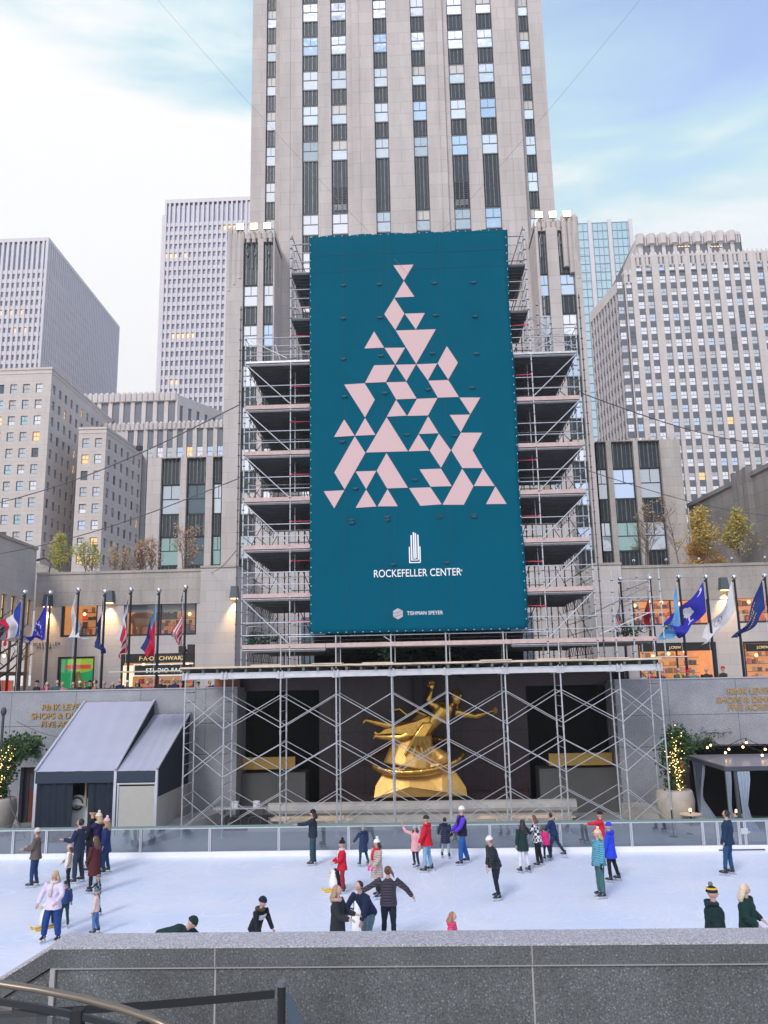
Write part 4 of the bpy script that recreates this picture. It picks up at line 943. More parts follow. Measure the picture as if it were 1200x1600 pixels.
    m_ = MB(); m_.box(-3.88, 3.97, 34.97, 35.01, 7.58, 7.76); m_.box(7.56, 10.0, 34.97, 35.01, 7.58, 7.76); m_.build('toe_board', M['toe'], t)
    m_ = MB(); m_.box(7.6, 9.95, 35.05, 40.0, 7.52, 7.58); m_.build('deck', M['deckp'], t)
    for x, zz in ((8.35,10.6),(9.1,9.3),(9.92,10.4),(10.35,10.7)):
        for y in (35.0, 38.5): pole(x, y, 6.84, zz, 'pipe')
    m_ = MB()
    for dz in (.6,1.15,1.8,2.5): m_.tube([(7.6,35,7.6+dz),(10.35 if dz < 2 else 9.95,35,7.6+dz)], .02, 6); m_.tube([(9.92,35,7.6+dz),(9.92,39.6,7.6+dz)], .018, 6)
    m_.tube([(7.7,35,7.9),(9.95,35,8.8)], .02, 6); m_.tube([(7.7,38.5,8.8),(9.95,35,9.9)], .02, 6); m_.build('guard_rail', M['pipe'], t)
    # inner screen of standards behind the banner
    for k, x in enumerate((-3.4,-1.1,1.2,3.6)): pole(x, 35.45, 6.84, 26.4, 'pipe_dark', .024, 1.0)
    m_ = MB()
    for z in DZ+[22.65,24.95,26.2]: m_.tube([(-5.4,35.3,z+.3),(5.5,35.3,z+.3)], .02, 6)
    m_.build('banner_ledgers', M['pipe_dark'], t)
M['shade_backdrop'] = mat('navy_shade_backdrop', (.008,.012,.022), .9)  # near-black navy puts the shade behind the platform into the colour
M['deckp'] = mat('dull_steel_deck', (.115,.125,.13), .5, .35, noise_amt=.25, nscale=2)
scaffold_tower()
# ------------------------------------------------------------------ banner
BY = 34.86
def banner():
    x0, x1, z0, z1 = -4.53, 4.68, 8.15, 26.66
    t = thing('banner', 'huge teal vinyl banner printed with a pink triangle tree, hung on the scaffold', 'banner', (0, 0, 0))
    m_ = MB(); nx, nz_ = 40, 80
    f = lambda u, v: (x0+(x1-x0)*u+(.05*math.sin(v*14)*(u > .98)), BY+.02+.006*math.sin(u*6+v*3)+.004*math.sin(v*11+u*2), z0+(z1-z0)*v-.03*math.sin(u*40)*(v > .99))
    m_.grid(f, nx, nz_)
    m_.smooth = True; sh = m_.build('sheet', M['teal'], t); s_ = sh.modifiers.new('thick', 'SOLIDIFY'); s_.thickness = .012; s_.offset = 1
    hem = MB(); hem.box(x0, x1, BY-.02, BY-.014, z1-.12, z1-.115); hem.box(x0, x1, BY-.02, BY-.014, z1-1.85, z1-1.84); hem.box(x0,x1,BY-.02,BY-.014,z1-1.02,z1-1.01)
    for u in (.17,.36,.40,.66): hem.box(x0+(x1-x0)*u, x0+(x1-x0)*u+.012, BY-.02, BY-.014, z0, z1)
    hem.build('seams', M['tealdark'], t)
    T = """474 86 587 82 533 172|533 172 592 260 480 265|480 265 537 353 486 445 424 356|537 353 650 349 599 441|486 445 711 438 601 632|369 450 425 541 314 546|425 541 541 540 486 634|770 530 832 623 778 718 718 627|369 637 486 634 434 731 317 736|486 634 601 632 547 727|601 632 718 627 665 722|202 743 317 736 374 828 319 927|434 731 547 728 605 822 490 827|665 722 778 718 838 813 720 817|490 827 550 916 438 922|605 822 720 817 667 915 550 918|838 815 956 815 900 909|785 911 900 909 847 1008|204 935 263 1027 147 1034|319 927 377 1022 263 1027|667 918 726 1013 614 1017|438 922 557 1113 322 1120|614 1017 675 1109 557 1113|726 1013 793 1106 738 1204 675 1109|847 1008 966 1008 912 1106 970 1206 855 1206 793 1106|263 1027 322 1120 206 1325 148 1230|437 1120 557 1314 440 1318 382 1219|266 1223 382 1219 325 1322|618 1211 738 1207 798 1305 680 1308|855 1206 918 1304 864 1408 745 1408|970 1206 1035 1304 918 1304|560 1314 680 1310 743 1405 624 1414|90 1332 206 1326 149 1428|325 1322 383 1417 266 1425|443 1320 501 1416 387 1416|1038 1304 1101 1403 985 1404"""
    yy = BY-.022
    for s in T.split('|'):
        v = list(map(float, s.split())); pts = [P(480+v[i]/3.529, 390+v[i+1]/3.529, yy) for i in range(0, len(v), 2)]
        c = sum(pts, Vector())/len(pts)
        m_ = MB(); m_.prism([(c.x+(p.x-c.x)*.985, c.z+(p.z-c.z)*.985) for p in reversed(pts)], yy, yy+.004); m_.build('pink_shape', M['pink'], t)
    def L_(x, y): q = P(480+x/3.3333, 800+y/3.3333, yy); return q
    m_ = MB()
    def ln(a, b, w_=.032):
        a, b = L_(*a), L_(*b); m_.box(min(a.x,b.x)-w_/2, max(a.x,b.x)+w_/2, yy, yy+.004+.0001*len(m_.f), min(a.z,b.z)-w_/2, max(a.z,b.z)+w_/2)
    for xa, xb, ya, yb, zb in ((533,588,183,181,263),(543,578,122,120,250)):
        ln((xa,ya),(xa,zb-4)); ln((xb,yb),(xb,zb-4)); ln((xa,zb),(xb,zb))
    ln((555,107),(555,238)); ln((565,112),(565,238)); ln((555,241),(565,241))
    m_.build('tower_logo', M['sign_white'], t)
    q = P(652, 900.5, yy); text('ROCKEFELLER CENTER', 'lettering', M['sign_white'], .46, q, t, ext=.003, bold=.002, sx=.78, spacing=1.02)
    q = P(721, 893, yy); text('®', 'lettering', M['sign_white'], .13, q, t, ext=.003)
    q = P(664, 960.5, yy); text('TISHMAN SPEYER', 'lettering', M['sign_white'], .23, q, t, ext=.003, bold=0, sx=.86)
    c = P(621.8, 959, yy); m_ = MB(); s = .24
    hx = lambda r, a: (c.x+r*math.cos(R(a)), c.z+r*math.sin(R(a)))
    m_.prism([hx(s,-30+60*i) for i in range(6)], yy, yy+.004, 0)
    for k, dz in enumerate((.07,-.07)): m_.prism([(c.x-.21, c.z+dz-.06), (c.x, c.z+dz-.03), (c.x+.21, c.z+dz+.06), (c.x+.21,c.z+dz+.085), (c.x,c.z+dz+.0), (c.x-.21,c.z+dz-.035)], yy-.003, yy-.0005, 1)
    m_.build('hexagon_logo', [M['greylogo'], M['brownlogo']], t)
    m_ = MB()   # lacing eyelets down both edges and along top and bottom
    n = 46
    for i in range(n+1):
        z = z0+.05+(z1-z0-.1)*i/n
        for x in (x0+.05, x1-.05): m_.box(x-.010, x+.010, yy-.01, yy, z-.024, z+.024)
    for i in range(26):
        x = x0+.1+(x1-x0-.2)*i/25
        for z in (z0+.05, z1-.05): m_.box(x-.022, x+.022, yy-.01, yy, z-.010, z+.010)
    stuff(m_.build('eyelets', M['sign_white'], t))
    # little half-moon wind flaps
    V = [(199,192),(398,186),(700,180),(916,176),(197,373),(400,369),(705,357),(924,363),(199,598),(407,580),(688,566),(932,568),(204,805),(427,785),(665,765),(910,755),(194,1053),(549,1015),(814,1019),(265,1312),(594,1263),(246,1500),(441,1484),(726,1470),(920,1468)]
    V = [(480+a/3.529, 390+b/3.529) for a, b in V]+[(549,810.5),(605,806),(685,804.5),(740,803),(614,880),(697.5,877)]
    for a, b in V:
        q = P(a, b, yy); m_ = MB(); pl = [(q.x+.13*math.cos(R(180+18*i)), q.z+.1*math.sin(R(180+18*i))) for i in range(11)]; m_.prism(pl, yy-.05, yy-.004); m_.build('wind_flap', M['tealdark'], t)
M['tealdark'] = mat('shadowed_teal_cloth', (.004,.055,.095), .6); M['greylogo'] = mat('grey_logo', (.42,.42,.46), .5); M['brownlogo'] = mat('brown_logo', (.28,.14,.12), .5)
banner()
# ------------------------------------------------------------------ trees and planting
def leafy(name, mt, pts, rng, size, n, spread, parent, squash=1):
    m_ = MB()
    for _ in range(n):
        c = pts[rng.randrange(len(pts))]; p = Vector(c)+Vector((rng.gauss(0,spread), rng.gauss(0,spread), rng.gauss(0,spread)*squash))
        a = Vector((rng.uniform(-1,1), rng.uniform(-1,1), rng.uniform(-1,1))).normalized(); b = a.orthogonal().normalized(); s = size*rng.uniform(.6,1.3)
        m_.add([tuple(p), tuple(p+a*s*.5+b*s*.35), tuple(p+a*s), tuple(p+a*s*.5-b*s*.35)], [(0,1,2,3)], rng.randrange(len(mt)))
    return m_.build(name, mt, parent)
def branching(root, h, rng, up=.75, n0=9, r0=.07, multi=1, spread=.55):
    """returns (branch mesh builder, tip points)"""
    m_ = MB(); tips = []
    def grow(p, d, ln, r, lev):
        k = 4; pts = [p]; q = p; dd = d
        for i in range(k): dd = (dd+Vector((rng.gauss(0,.12), rng.gauss(0,.12), .06))).normalized(); q = q+dd*ln/k; pts.append(q)
        m_.tube(pts, [r*(1-.5*i/k) for i in range(k+1)], 5 if lev < 2 else 3, cap=False)
        if lev >= 2: tips.extend(pts[1:])
        if lev < 3:
            for i in range(4 if lev < 2 else 3):
                b = pts[rng.randrange(1, k+1)]; az_ = rng.uniform(0, 6.28); v = (dd*.7+Vector((math.cos(az_)*spread, math.sin(az_)*spread, .25))).normalized(); grow(b, v, ln*rng.uniform(.4,.6), r*.5, lev+1)
    for s_ in range(multi):
        p = Vector(root)+Vector((rng.uniform(-.25,.25)*(multi > 1), 0, 0)); d = Vector((rng.gauss(0,.1), rng.gauss(0,.1), 1)).normalized(); pts = [p]; q = p; K = 8
        for i in range(K): d = (d+Vector((rng.gauss(0,.04), rng.gauss(0,.04), .08))).normalized(); q = q+d*h/K; pts.append(q)
        m_.tube(pts, [r0*(1-.85*i/K) for i in range(K+1)], 7, cap=False)
        for i in range(n0):
            t_ = .25+.72*i/n0; b = pts[int(t_*K)].lerp(pts[min(K, int(t_*K)+1)], (t_*K) % 1); az_ = rng.uniform(0, 6.28); v = Vector((math.cos(az_)*spread, math.sin(az_)*spread, up)).normalized(); grow(b, v, h*.36*(1.15-t_), r0*.38, 1)
        tips.append(pts[-1])
    return m_, tips
def leafm(name, c):
    m_ = mat(name, c, .6); t = m_.node_tree; b = t.nodes['Principled BSDF']; tr = t.nodes.new('ShaderNodeBsdfTranslucent'); tr.inputs[0].default_value = (*c, 1)
    x = t.nodes.new('ShaderNodeMixShader'); x.inputs[0].default_value = .35; t.links.new(b.outputs[0], x.inputs[1]); t.links.new(tr.outputs[0], x.inputs[2]); t.links.new(x.outputs[0], t.nodes['Material Output'].inputs['Surface']); return m_
M['bark'] = mat('grey_bark', (.17,.13,.12), .9); M['bark_dark'] = mat('dark_bark', (.035,.03,.035), .9)
for k, c in dict(leaf_y=(.62,.52,.16), leaf_o=(.60,.36,.18), leaf_g=(.42,.46,.13), leaf_gold=(.62,.40,.06), leaf_dk=(.035,.075,.028), leaf_md=(.08,.16,.045), leaf_pink=(.58,.40,.32), fir1=(.012,.035,.022), fir2=(.022,.06,.032)).items(): M[k] = leafm(k+'_foliage', c)
def terrace_tree(px, h, label, leaves, n, rng, Y_=60.5, multi=1, size=.16, sp=.14, py=890):
    x = X(px, Y_, py); t = thing('terrace_tree', label, 'tree', (x, Y_, 13.4), 0, 'young trees on the roof terraces')
    b, tips = branching((0,0,0), h*1.12, rng, multi=multi, n0=15, r0=.06, spread=.85, up=.8); b.build('trunk', M['bark'], t)
    if n: leafy('crown', [M[l] for l in leaves], tips, rng, size, n, sp, t)
rg = random.Random(77)
for px, h, lb, lv, n, mu in (
    (94,3.6,'yellow-green leaved young tree on the left roof terrace, the leafiest and leftmost',('leaf_y','leaf_g'),1500,1),
    (140,3.0,'thin yellow-green tree second from left on the left roof terrace',('leaf_y','leaf_g'),700,2),
    (187,2.6,'sparse orange-tinged tree in the middle of the left roof terrace',('leaf_o','leaf_y','leaf_pink'),420,2),
    (213,2.7,'nearly bare tree between the middle and the orange trees on the left terrace',('leaf_o','leaf_pink'),160,2),
    (238,3.2,'orange-leaved multi-stem tree before the left wing of the tower',('leaf_o','leaf_pink'),520,3),
    (292,4.0,'tall bare tree with a few orange leaves nearest the left shoulder of the tower',('leaf_o','leaf_pink'),420,2),
    (1009,4.6,'tall bare multi-stem tree with a few yellow leaves before the right wing windows',('leaf_y','leaf_o'),200,3),
    (1062,5.4,'slender bare tree with pinkish twigs before the grey pier of the right wing',('leaf_o','leaf_pink'),130,1)):
    terrace_tree(px, h, lb, lv, n, rg, multi=mu)
terrace_tree(1107, 4.4, 'yellow autumn tree before the dark side wall on the right terrace', ('leaf_y','leaf_gold'), 1500, rg, Y_=61.5, size=.2, sp=.2)
terrace_tree(1160, 4.0, 'bushy yellow-green tree at the right edge of the terrace', ('leaf_y','leaf_g','leaf_gold'), 1900, rg, Y_=61.5, size=.19, sp=.2, multi=2)
def gold_shrub():
    x = X(1093, 62.5, 870); t = thing('golden_shrub', 'dense golden-orange shrub behind the yellow tree on the right terrace', 'shrub', (x, 62.5, 13.4)); rng = random.Random(5)
    pts = [(rng.gauss(0,.75), rng.gauss(0,.5), rng.uniform(.1,2.9)) for _ in range(60)]; pts = [(a*(1.1-c/4.2), b, c) for a, b, c in pts]
    m_ = MB(); [m_.tube([(0,0,0), (a*.5,b*.5,c*.55), (a,b,c)], [.04,.025,.01], 4) for a, b, c in pts[:30]]; m_.build('stems', M['bark'], t); leafy('foliage', [M['leaf_gold'], M['leaf_o']], pts, rng, .17, 3800, .22, t)
gold_shrub()
def street_tree():
    t = thing('street_tree', 'dark bare street tree at the far left edge behind the flagpoles', 'tree', (X(8, 46, 1000), 46, 4.7)); rng = random.Random(12)
    b, tips = branching((0,0,0), 6.3, rng, r0=.17, n0=11, spread=.95, up=.5); b.build('trunk', M['bark_dark'], t); leafy('crown', [M['leaf_md']], tips, rng, .12, 60, .2, t)
street_tree()
def big_fir():
    t = thing('fir_tree', 'huge dark fir tree hidden inside the scaffold behind the banner', 'tree', (0.1, 39.3, 4.7)); rng = random.Random(6)
    m_ = MB(); m_.tube([(0,0,0),(0,0,19)], [.4,.06], 10); m_.build('trunk', M['bark_dark'], t)
    f = MB()
    for _ in range(5200):
        z = 2.4+16.5*rng.random()**1.25; r_ = max(.15, 4.0*(1-(z-2)/17.8)); a = rng.uniform(0, 6.283); rr = r_*rng.uniform(.3,1)
        p = Vector((math.cos(a)*rr, math.sin(a)*rr*.85, z-rr*.18)); d = Vector((math.cos(a), math.sin(a), -.35+rng.gauss(0,.2))).normalized(); s = Vector((-d.y, d.x, 0)).normalized(); l = rng.uniform(.35,.7)
        f.add([tuple(p), tuple(p+d*l*.5+s*l*.22), tuple(p+d*l), tuple(p+d*l*.5-s*l*.22)], [(0,1,2,3)], rng.randrange(2))
    f.build('foliage', [M['fir1'], M['fir2']], t)
    # boughs lying loose on the lowest deck
    for i, (px, lb) in enumerate(((408,'left end'),(598,'middle, hanging down'),(985,'right end'))):
        o = thing('fir_bough', 'cut green fir bough on the lowest scaffold deck, %s' % lb, 'branch', (X(px, 35.4, 1000), 35.4, 7.8 if i != 1 else 7.5), 0, 'cut fir boughs on the scaffold'); pts = [(rng.gauss(0,.45 if i != 1 else .14), rng.gauss(0,.15), rng.uniform(-.35 if i == 1 else .0,.45)) for _ in range(30)]
        b = MB(); b.tube([(-.4,0,.1),(.4,0,.25)], .02, 5); b.build('stem', M['bark_dark'], o); leafy('needles', [M['fir2'], M['leaf_dk']], pts, rng, .12, 350, .08, o)
big_fir()
# ------------------------------------------------------------------ two-storey shop buildings across the street
M['room'] = mat('shop_interior_wall', (.55,.36,.2), .8, emit=(1,.48,.16), estr=.30, noise_amt=.2)
M['glow'] = mat('shop_ceiling_light', (1,.8,.5), .5, emit=(1,.66,.30), estr=2.2)
M['glow_soft'] = mat('warm_lit_panel', (.8,.5,.25), .5, emit=(1,.40,.10), estr=.44, noise_amt=.4, nscale=.7)
M['glow_white'] = mat('lit_sign_white', (.8,.9,.9), .5, emit=(.72,.93,.92), estr=.3)
M['green'] = mat('green_display', (.02,.25,.10), .6, emit=(.02,.30,.12), estr=.6, noise_amt=.3, nscale=2)
M['green2'] = mat('lime_display', (.3,.45,.05), .6, emit=(.30,.45,.04), estr=.6)
M['red'] = mat('red_item', (.55,.03,.03), .5, emit=(.8,.08,.04), estr=.5)
for k, c in dict(tan=(.35,.22,.12), brown=(.12,.07,.04), cream=(.6,.52,.4), navy=(.02,.03,.08), orange=(.7,.2,.04), yellow=(.75,.5,.08), pinkc=(.7,.25,.35), grey=(.25,.25,.27), teal2=(.03,.3,.3), wht=(.7,.68,.66), lime2=(.5,.65,.05)).items(): M[k] = mat(k+'_item', c, .7)
SY = 58.0
M['clear'] = thin_glass('shop_glass', (.93,.93,.95), .04)
def shop(name, lab, x0, x1, ztop, holes, side):
    """holes: (xa, xb, z0, z1, kind)"""
    t = thing(name, lab, 'building'); W = Wall(x0, SY, x1, SY); m_ = MB()
    facade(m_, W, 4.6, ztop, [(a-x0, b-x0, c, d) for a, b, c, d, k in holes], .35)
    m_.box(x0, x1, SY+.36, SY+.5, ztop-.3, ztop); m_.quad((x0,SY,ztop),(x1,SY,ztop),(x1,SY+4,ztop),(x0,SY+4,ztop)) if False else None
    m_.box(x0, x1, SY+.4, SY+10.5, ztop-.9, ztop-.5)
    m_.quad((x0,SY+10,4.6),(x0,SY+10,ztop),(x0,SY,ztop),(x0,SY,4.6)); m_.quad((x1,SY,4.6),(x1,SY,ztop),(x1,SY+10,ztop),(x1,SY+10,4.6))
    m_.build('wall', M['lime_low'], t)
    c = MB(); c.box(x0, x1, SY-.12, SY+.6, ztop, ztop+.18); c.box(x0, x1, SY-.05, SY-.002, ztop-2.3, ztop-.0, 1)
    c.build('cornice', [M['lime_old'], M['lime_old']], t)
    rng = random.Random(int(x0*10))
    for a, b, z0, z1, kind in holes:
        fr = MB(); f_ = .14; y = SY+.1; fr.box(a, a+f_, y, y+.25, z0, z1); fr.box(b-f_, b, y, y+.25, z0, z1); fr.box(a+f_, b-f_, y, y+.25, z0, z0+f_); fr.box(a+f_, b-f_, y, y+.25, z1-f_, z1)
        nm = max(1, int((b-a)/2.2))
        if kind not in ('green',):
            for i in range(1, nm): x = a+(b-a)*i/nm; fr.box(x-.04, x+.04, y+.01, y+.2, z0+f_, z1-f_)
        o = fr.build('window', M['frame'], t)
        g = MB(); g.box(a+f_, b-f_, y+.08, y+.1, z0+f_, z1-f_); g.build('pane', M['clear'], o)
        # the room behind the glass
        r_ = MB(); D = 3.2; yy = SY+.4; r_.quad((a-.3,yy+D,z0-.4),(b+.3,yy+D,z0-.4),(b+.3,yy+D,z1+.1),(a-.3,yy+D,z1+.1)); r_.quad((a-.3,yy,z0-.4),(a-.3,yy+D,z0-.4),(a-.3,yy+D,z1+.1),(a-.3,yy,z1+.1)); r_.quad((b+.3,yy+D,z0-.4),(b+.3,yy,z0-.4),(b+.3,yy,z1+.1),(b+.3,yy+D,z1+.1)); r_.quad((a-.3,yy,z1+.1),(b+.3,yy,z1+.1),(b+.3,yy+D,z1+.1),(a-.3,yy+D,z1+.1)); r_.quad((a-.3,yy,z0-.4),(b+.3,yy,z0-.4),(b+.3,yy+D,z0-.4),(a-.3,yy+D,z0-.4))
        r_.build('room', M['green'] if kind == 'green' else (M['glow_soft'] if kind == 'orange' else M['room']), o)
        l_ = MB()
        for i in range(int((b-a)/1.1)): x = a+.6+i*1.1; l_.box(x-.28, x+.28, yy+.9, yy+1.4, z1-.02, z1+.04); l_.ball((x+.3*rng.random(), yy+2.2, z1-.5-.4*rng.random()), .13, 8)
        l_.build('ceiling_lights', M['glow'], o)
        if kind == 'top_shade':
            s_ = MB(); s_.box(a+f_, b-f_, yy+.02, yy+.1, z1-.75, z1-.1); s_.build('blind', M['greyblind'], o)
        # stock on show, shelves along the back wall
        sh_ = MB()
        for r_i in range(int((z1-z0)/.55)):
            zz = z0+.35+r_i*.55; sh_.box(a+.2, b-.2, yy+2.75, yy+3.1, zz-.03, zz, 1); x = a+.3
            while x < b-.5:
                w_ = rng.uniform(.1,.32)
                if rng.random() < .75: sh_.box(x, x+w_, yy+2.75, yy+3.0, zz, zz+rng.uniform(.15,.42), rng.randrange(10))
                x += w_+rng.uniform(.02,.15)
        sh_.build('back_shelves', [M[q] for q in ('tan','brown','cream','navy','orange','yellow','red','grey','wht','pinkc')], o) if kind != 'green' else None
        names = ['tan','brown','cream','navy','orange','yellow','red','grey','wht','pinkc']
        d_ = MB(); n = int((b-a)/.24)
        for i in range(n*2):
            x = a+.2+(b-a-.4)*rng.random(); w_ = rng.uniform(.12,.4); h_ = rng.uniform(.25,1.15); yq = yy+rng.uniform(.5,2.6); zb = z0+.1 if kind != 'up' else z0+.1
            k = rng.randrange(len(names))
            if rng.random() < .5: d_.tube([(x,yq,zb-.1),(x,yq,zb+h_*.55),(x,yq,zb+h_*.8),(x,yq,zb+h_)], [w_*.45,w_*.5,w_*.2,w_*.22], 8, k)
            else: d_.box(x-w_/2, x+w_/2, yq, yq+.3, zb-.1, zb+h_*.7, k)
        d_.build('shop_display', [M[q] for q in names], o)
    return t
M['greyblind'] = mat('pale_blind', (.35,.38,.40), .8)
def bx(px, py): return P(px, py, SY)
hl = [(bx(95,970).x, bx(152,970).x, bx(120,995).z, bx(120,941).z, 'room'), (bx(193,965).x, bx(307,965).x, bx(250,993).z, bx(250,939).z, 'top_shade'),
      (bx(89,1050).x, bx(147,1050).x, 4.75, bx(120,1026).z, 'green'), (bx(188,1050).x, bx(304,1050).x, 4.75, bx(250,1021).z, 'room')]
fao = shop('toy_shop_building', 'two storey limestone shop building with toy shop windows and dark signs, left of the tower', bx(52,1000).x, bx(312,1000).x, 14.05, hl, -1)
hr = [(bx(989,960).x, bx(1110,960).x, bx(1050,977).z, bx(1050,922).z, 'orange'), (bx(1151,960).x, 30, bx(1180,973).z, bx(1180,920).z, 'orange'),
      (bx(998,1030).x, bx(1121,1030).x, 4.75, bx(1060,1004).z, 'orange'), (bx(1163,1030).x, 31, 4.75, bx(1180,1002).z, 'orange')]
jc = shop('clothes_shop_building', 'two storey limestone shop building glowing orange inside, right of the tower', bx(978,1000).x, 32, 13.5, hr, 1)
def signs():
    y = SY+.02
    def fascia(p, a, b, c, d, px_txt, py, s, size, mt, **k):
        m_ = MB(); q0 = P(a, c, y); q1 = P(b, d, y); m_.box(q0.x, q1.x, y-.02, y+.1, q1.z, q0.z); o = m_.build('fascia', M['black'], p); q = P(px_txt, py, y-.05); text(s, 'lettering', mt, size, q, o, ext=.01, **k)
    fascia(fao, 190, 303, 1023, 1034, 253, 1031.5, 'F·A·O SCHWARZ', .40, M['goldsign'], bold=.006, sx=1.02, spacing=1.08)
    fascia(fao, 211, 300, 1040, 1053, 257, 1050.5, 'STUDIO FAO', .42, M['glow_white'], bold=.003, sx=.98, spacing=1.15)
    m_ = MB(); q0 = P(209, 1038, y); q1 = P(302, 1055, y); m_.box(q0.x, q1.x, y-.03, y-.021, q1.z, q1.z+.06); m_.box(q0.x, q1.x, y-.03, y-.021, q0.z-.06, q0.z); m_.box(q0.x, q0.x+.06, y-.03, y-.021, q1.z, q0.z); m_.build('lit_border', M['glow_white'], fao)
    m_ = MB(); 
    for a, b in ((190,197),(198,206)): q0 = P(a, 1040, y); q1 = P(b, 1074, y); m_.box(q0.x, q1.x, y+.1, y+.12, q1.z, q0.z)
    m_.build('lit_pilaster', M['creamlit'], fao)
    fascia(jc, 1000, 1119, 1006, 1016, 1055, 1013.5, 'J.CREW', .24, M['goldsign'], bold=.003)
    fascia(jc, 1166, 1260, 1006, 1016, 1192, 1013, 'J.CREW', .24, M['goldsign'], bold=.003)
    q = P(69, 1008.5, SY-.02); text('ROCKEFELLER', 'lettering', M['frame'], .30, q, fao, ext=.01, spacing=1.35, sx=.95); q = P(69, 1014.5, SY-.02); text('PLAZA', 'lettering', M['frame'], .30, q, fao, ext=.01, spacing=1.35, sx=.95)
    # green window picture with a red word
    
    m_ = MB(); c = P(120, 1062, SY+1); m_.tube([(c.x,SY+1.2,4.7),(c.x,SY+1.2,c.z+.6)], [.9,.1], 10); m_.box(c.x-1.2, c.x+1.3, SY+1.0, SY+1.1, 4.75, 5.6, 1); m_.ball((P(123,1035,SY+2).x, SY+2.5, c.z+1.2), (1.2,.2,.7), 10, 2); m_.box(c.x-.85, c.x+1.0, SY+.9, SY+.96, c.z+.75, c.z+1.05, 3); m_.build('window_display', [M['yellow'], M['wht'], M['green2'], M['red']], fao)
    # elephant shape in the upper toy window
    q = P(220, 990, SY+1); m_ = MB(); m_.ball((q.x,SY+1.3,q.z+1.05), (.95,.4,.62), 12); m_.ball((q.x+.95,SY+1.2,q.z+1.1), (.4,.3,.42), 10); m_.tube([(q.x+1.2,SY+1.2,q.z+1.0),(q.x+1.45,SY+1.2,q.z+.6),(q.x+1.4,SY+1.2,q.z+.2)], [.16,.1,.06], 8)
    for dx in (-.6,-.25,.35,.65): m_.tube([(q.x+dx,SY+1.3,q.z),(q.x+dx,SY+1.3,q.z+.9)], .14, 8)
    m_.build('toy_elephant', M['tan'], fao)
    q = P(261, 955, SY+.7); m_ = MB(); m_.box(q.x-.75, q.x+.75, SY+.7, SY+.8, q.z-.6, q.z+.45); o = m_.build('window_board', M['black'], fao); text('F·A·O', 'lettering', M['goldsign'], .42, (q.x, SY+.66, q.z-.15), o, ext=.01)
M['goldsign'] = mat('gold_sign_letters', (.65,.48,.22), .5, emit=(.8,.6,.3), estr=.35); M['creamlit'] = mat('lit_cream_column', (.8,.75,.55), .6, emit=(.9,.75,.45), estr=.5)
signs()
def centre_base():
    t = thing('entrance_block', 'limestone base storeys of the tower standing behind the scaffold', 'building'); x0, x1 = bx(312,1000).x+.02, bx(978,1000).x-.02; m_ = MB(); m_.box(x0, bx(370,900).x, SY-.25, SY+9.8, 4.6, 14.25); m_.box(bx(925,900).x, x1, SY-.25, SY+9.8, 4.6, 13.75)
    m_.box(bx(370,900).x, bx(925,900).x, SY+6, SY+9.8, 4.6, 20); m_.build('wall', M['lime_low'], t)
    m_ = MB(); m_.box(x0-.03, bx(370,900).x+.03, SY-.33, SY+9.9, 14.251, 14.4); m_.build('coping', M['lime_old'], t); m_ = MB(); m_.box(bx(925,900).x-.03, x1+.03, SY-.33, SY+9.9, 13.751, 13.9); m_.build('coping', M['lime_old'], t)
    m_ = MB(); m_.box(-9, 9, SY+5.9, SY+5.98, 4.7, 11); m_.build('entrance_glass', M['g_dark'], t)
centre_base()
def sconce(px, py, lab, y=SY-.02):
    q = P(px, py, y); t = thing('wall_lantern', lab, 'wall lamp', q, 0, 'warm wall lanterns on the limestone facades')
    m_ = MB(); m_.add([(-.36,0,0),(.36,0,0),(.3,-.45,0),(-.3,-.45,0),(-.27,0,.85),(.27,0,.85),(.22,-.4,.85),(-.22,-.4,.85)], [(4,7,6,5),(0,1,2,3)][:1]+[(0,4,5,1),(1,5,6,2),(2,6,7,3),(3,7,4,0)]); m_.build('housing', M['lantern'], t)
    b = MB(); b.box(-.24,.24,-.36,-.06,-.06,0); b.build('lens', M['glow'], t)
    l = bpy.data.lights.new('lantern_light', 'SPOT'); l.energy = 700; l.color = (1,.60,.20); l.spot_size = R(75); l.spot_blend = .8; l.shadow_soft_size = .12; o = bpy.data.objects.new('lamp_light', l); COL.objects.link(o); o.parent = t; o.location = (0,-.30,-.08); o.rotation_euler = (R(14), 0, 0)
M['lantern'] = mat('slate_lantern_metal', (.10,.12,.15), .5, .4)
sconce(172.5, 942, 'warm wall lantern between the two upper toy shop windows'); sconce(367, 935, 'warm wall lantern beside the left edge of the scaffold', SY-.27); sconce(1130, 922, 'warm wall lantern between the orange windows on the right'); sconce(76, 948, 'wall lantern behind the blue starred flag at the left corner')
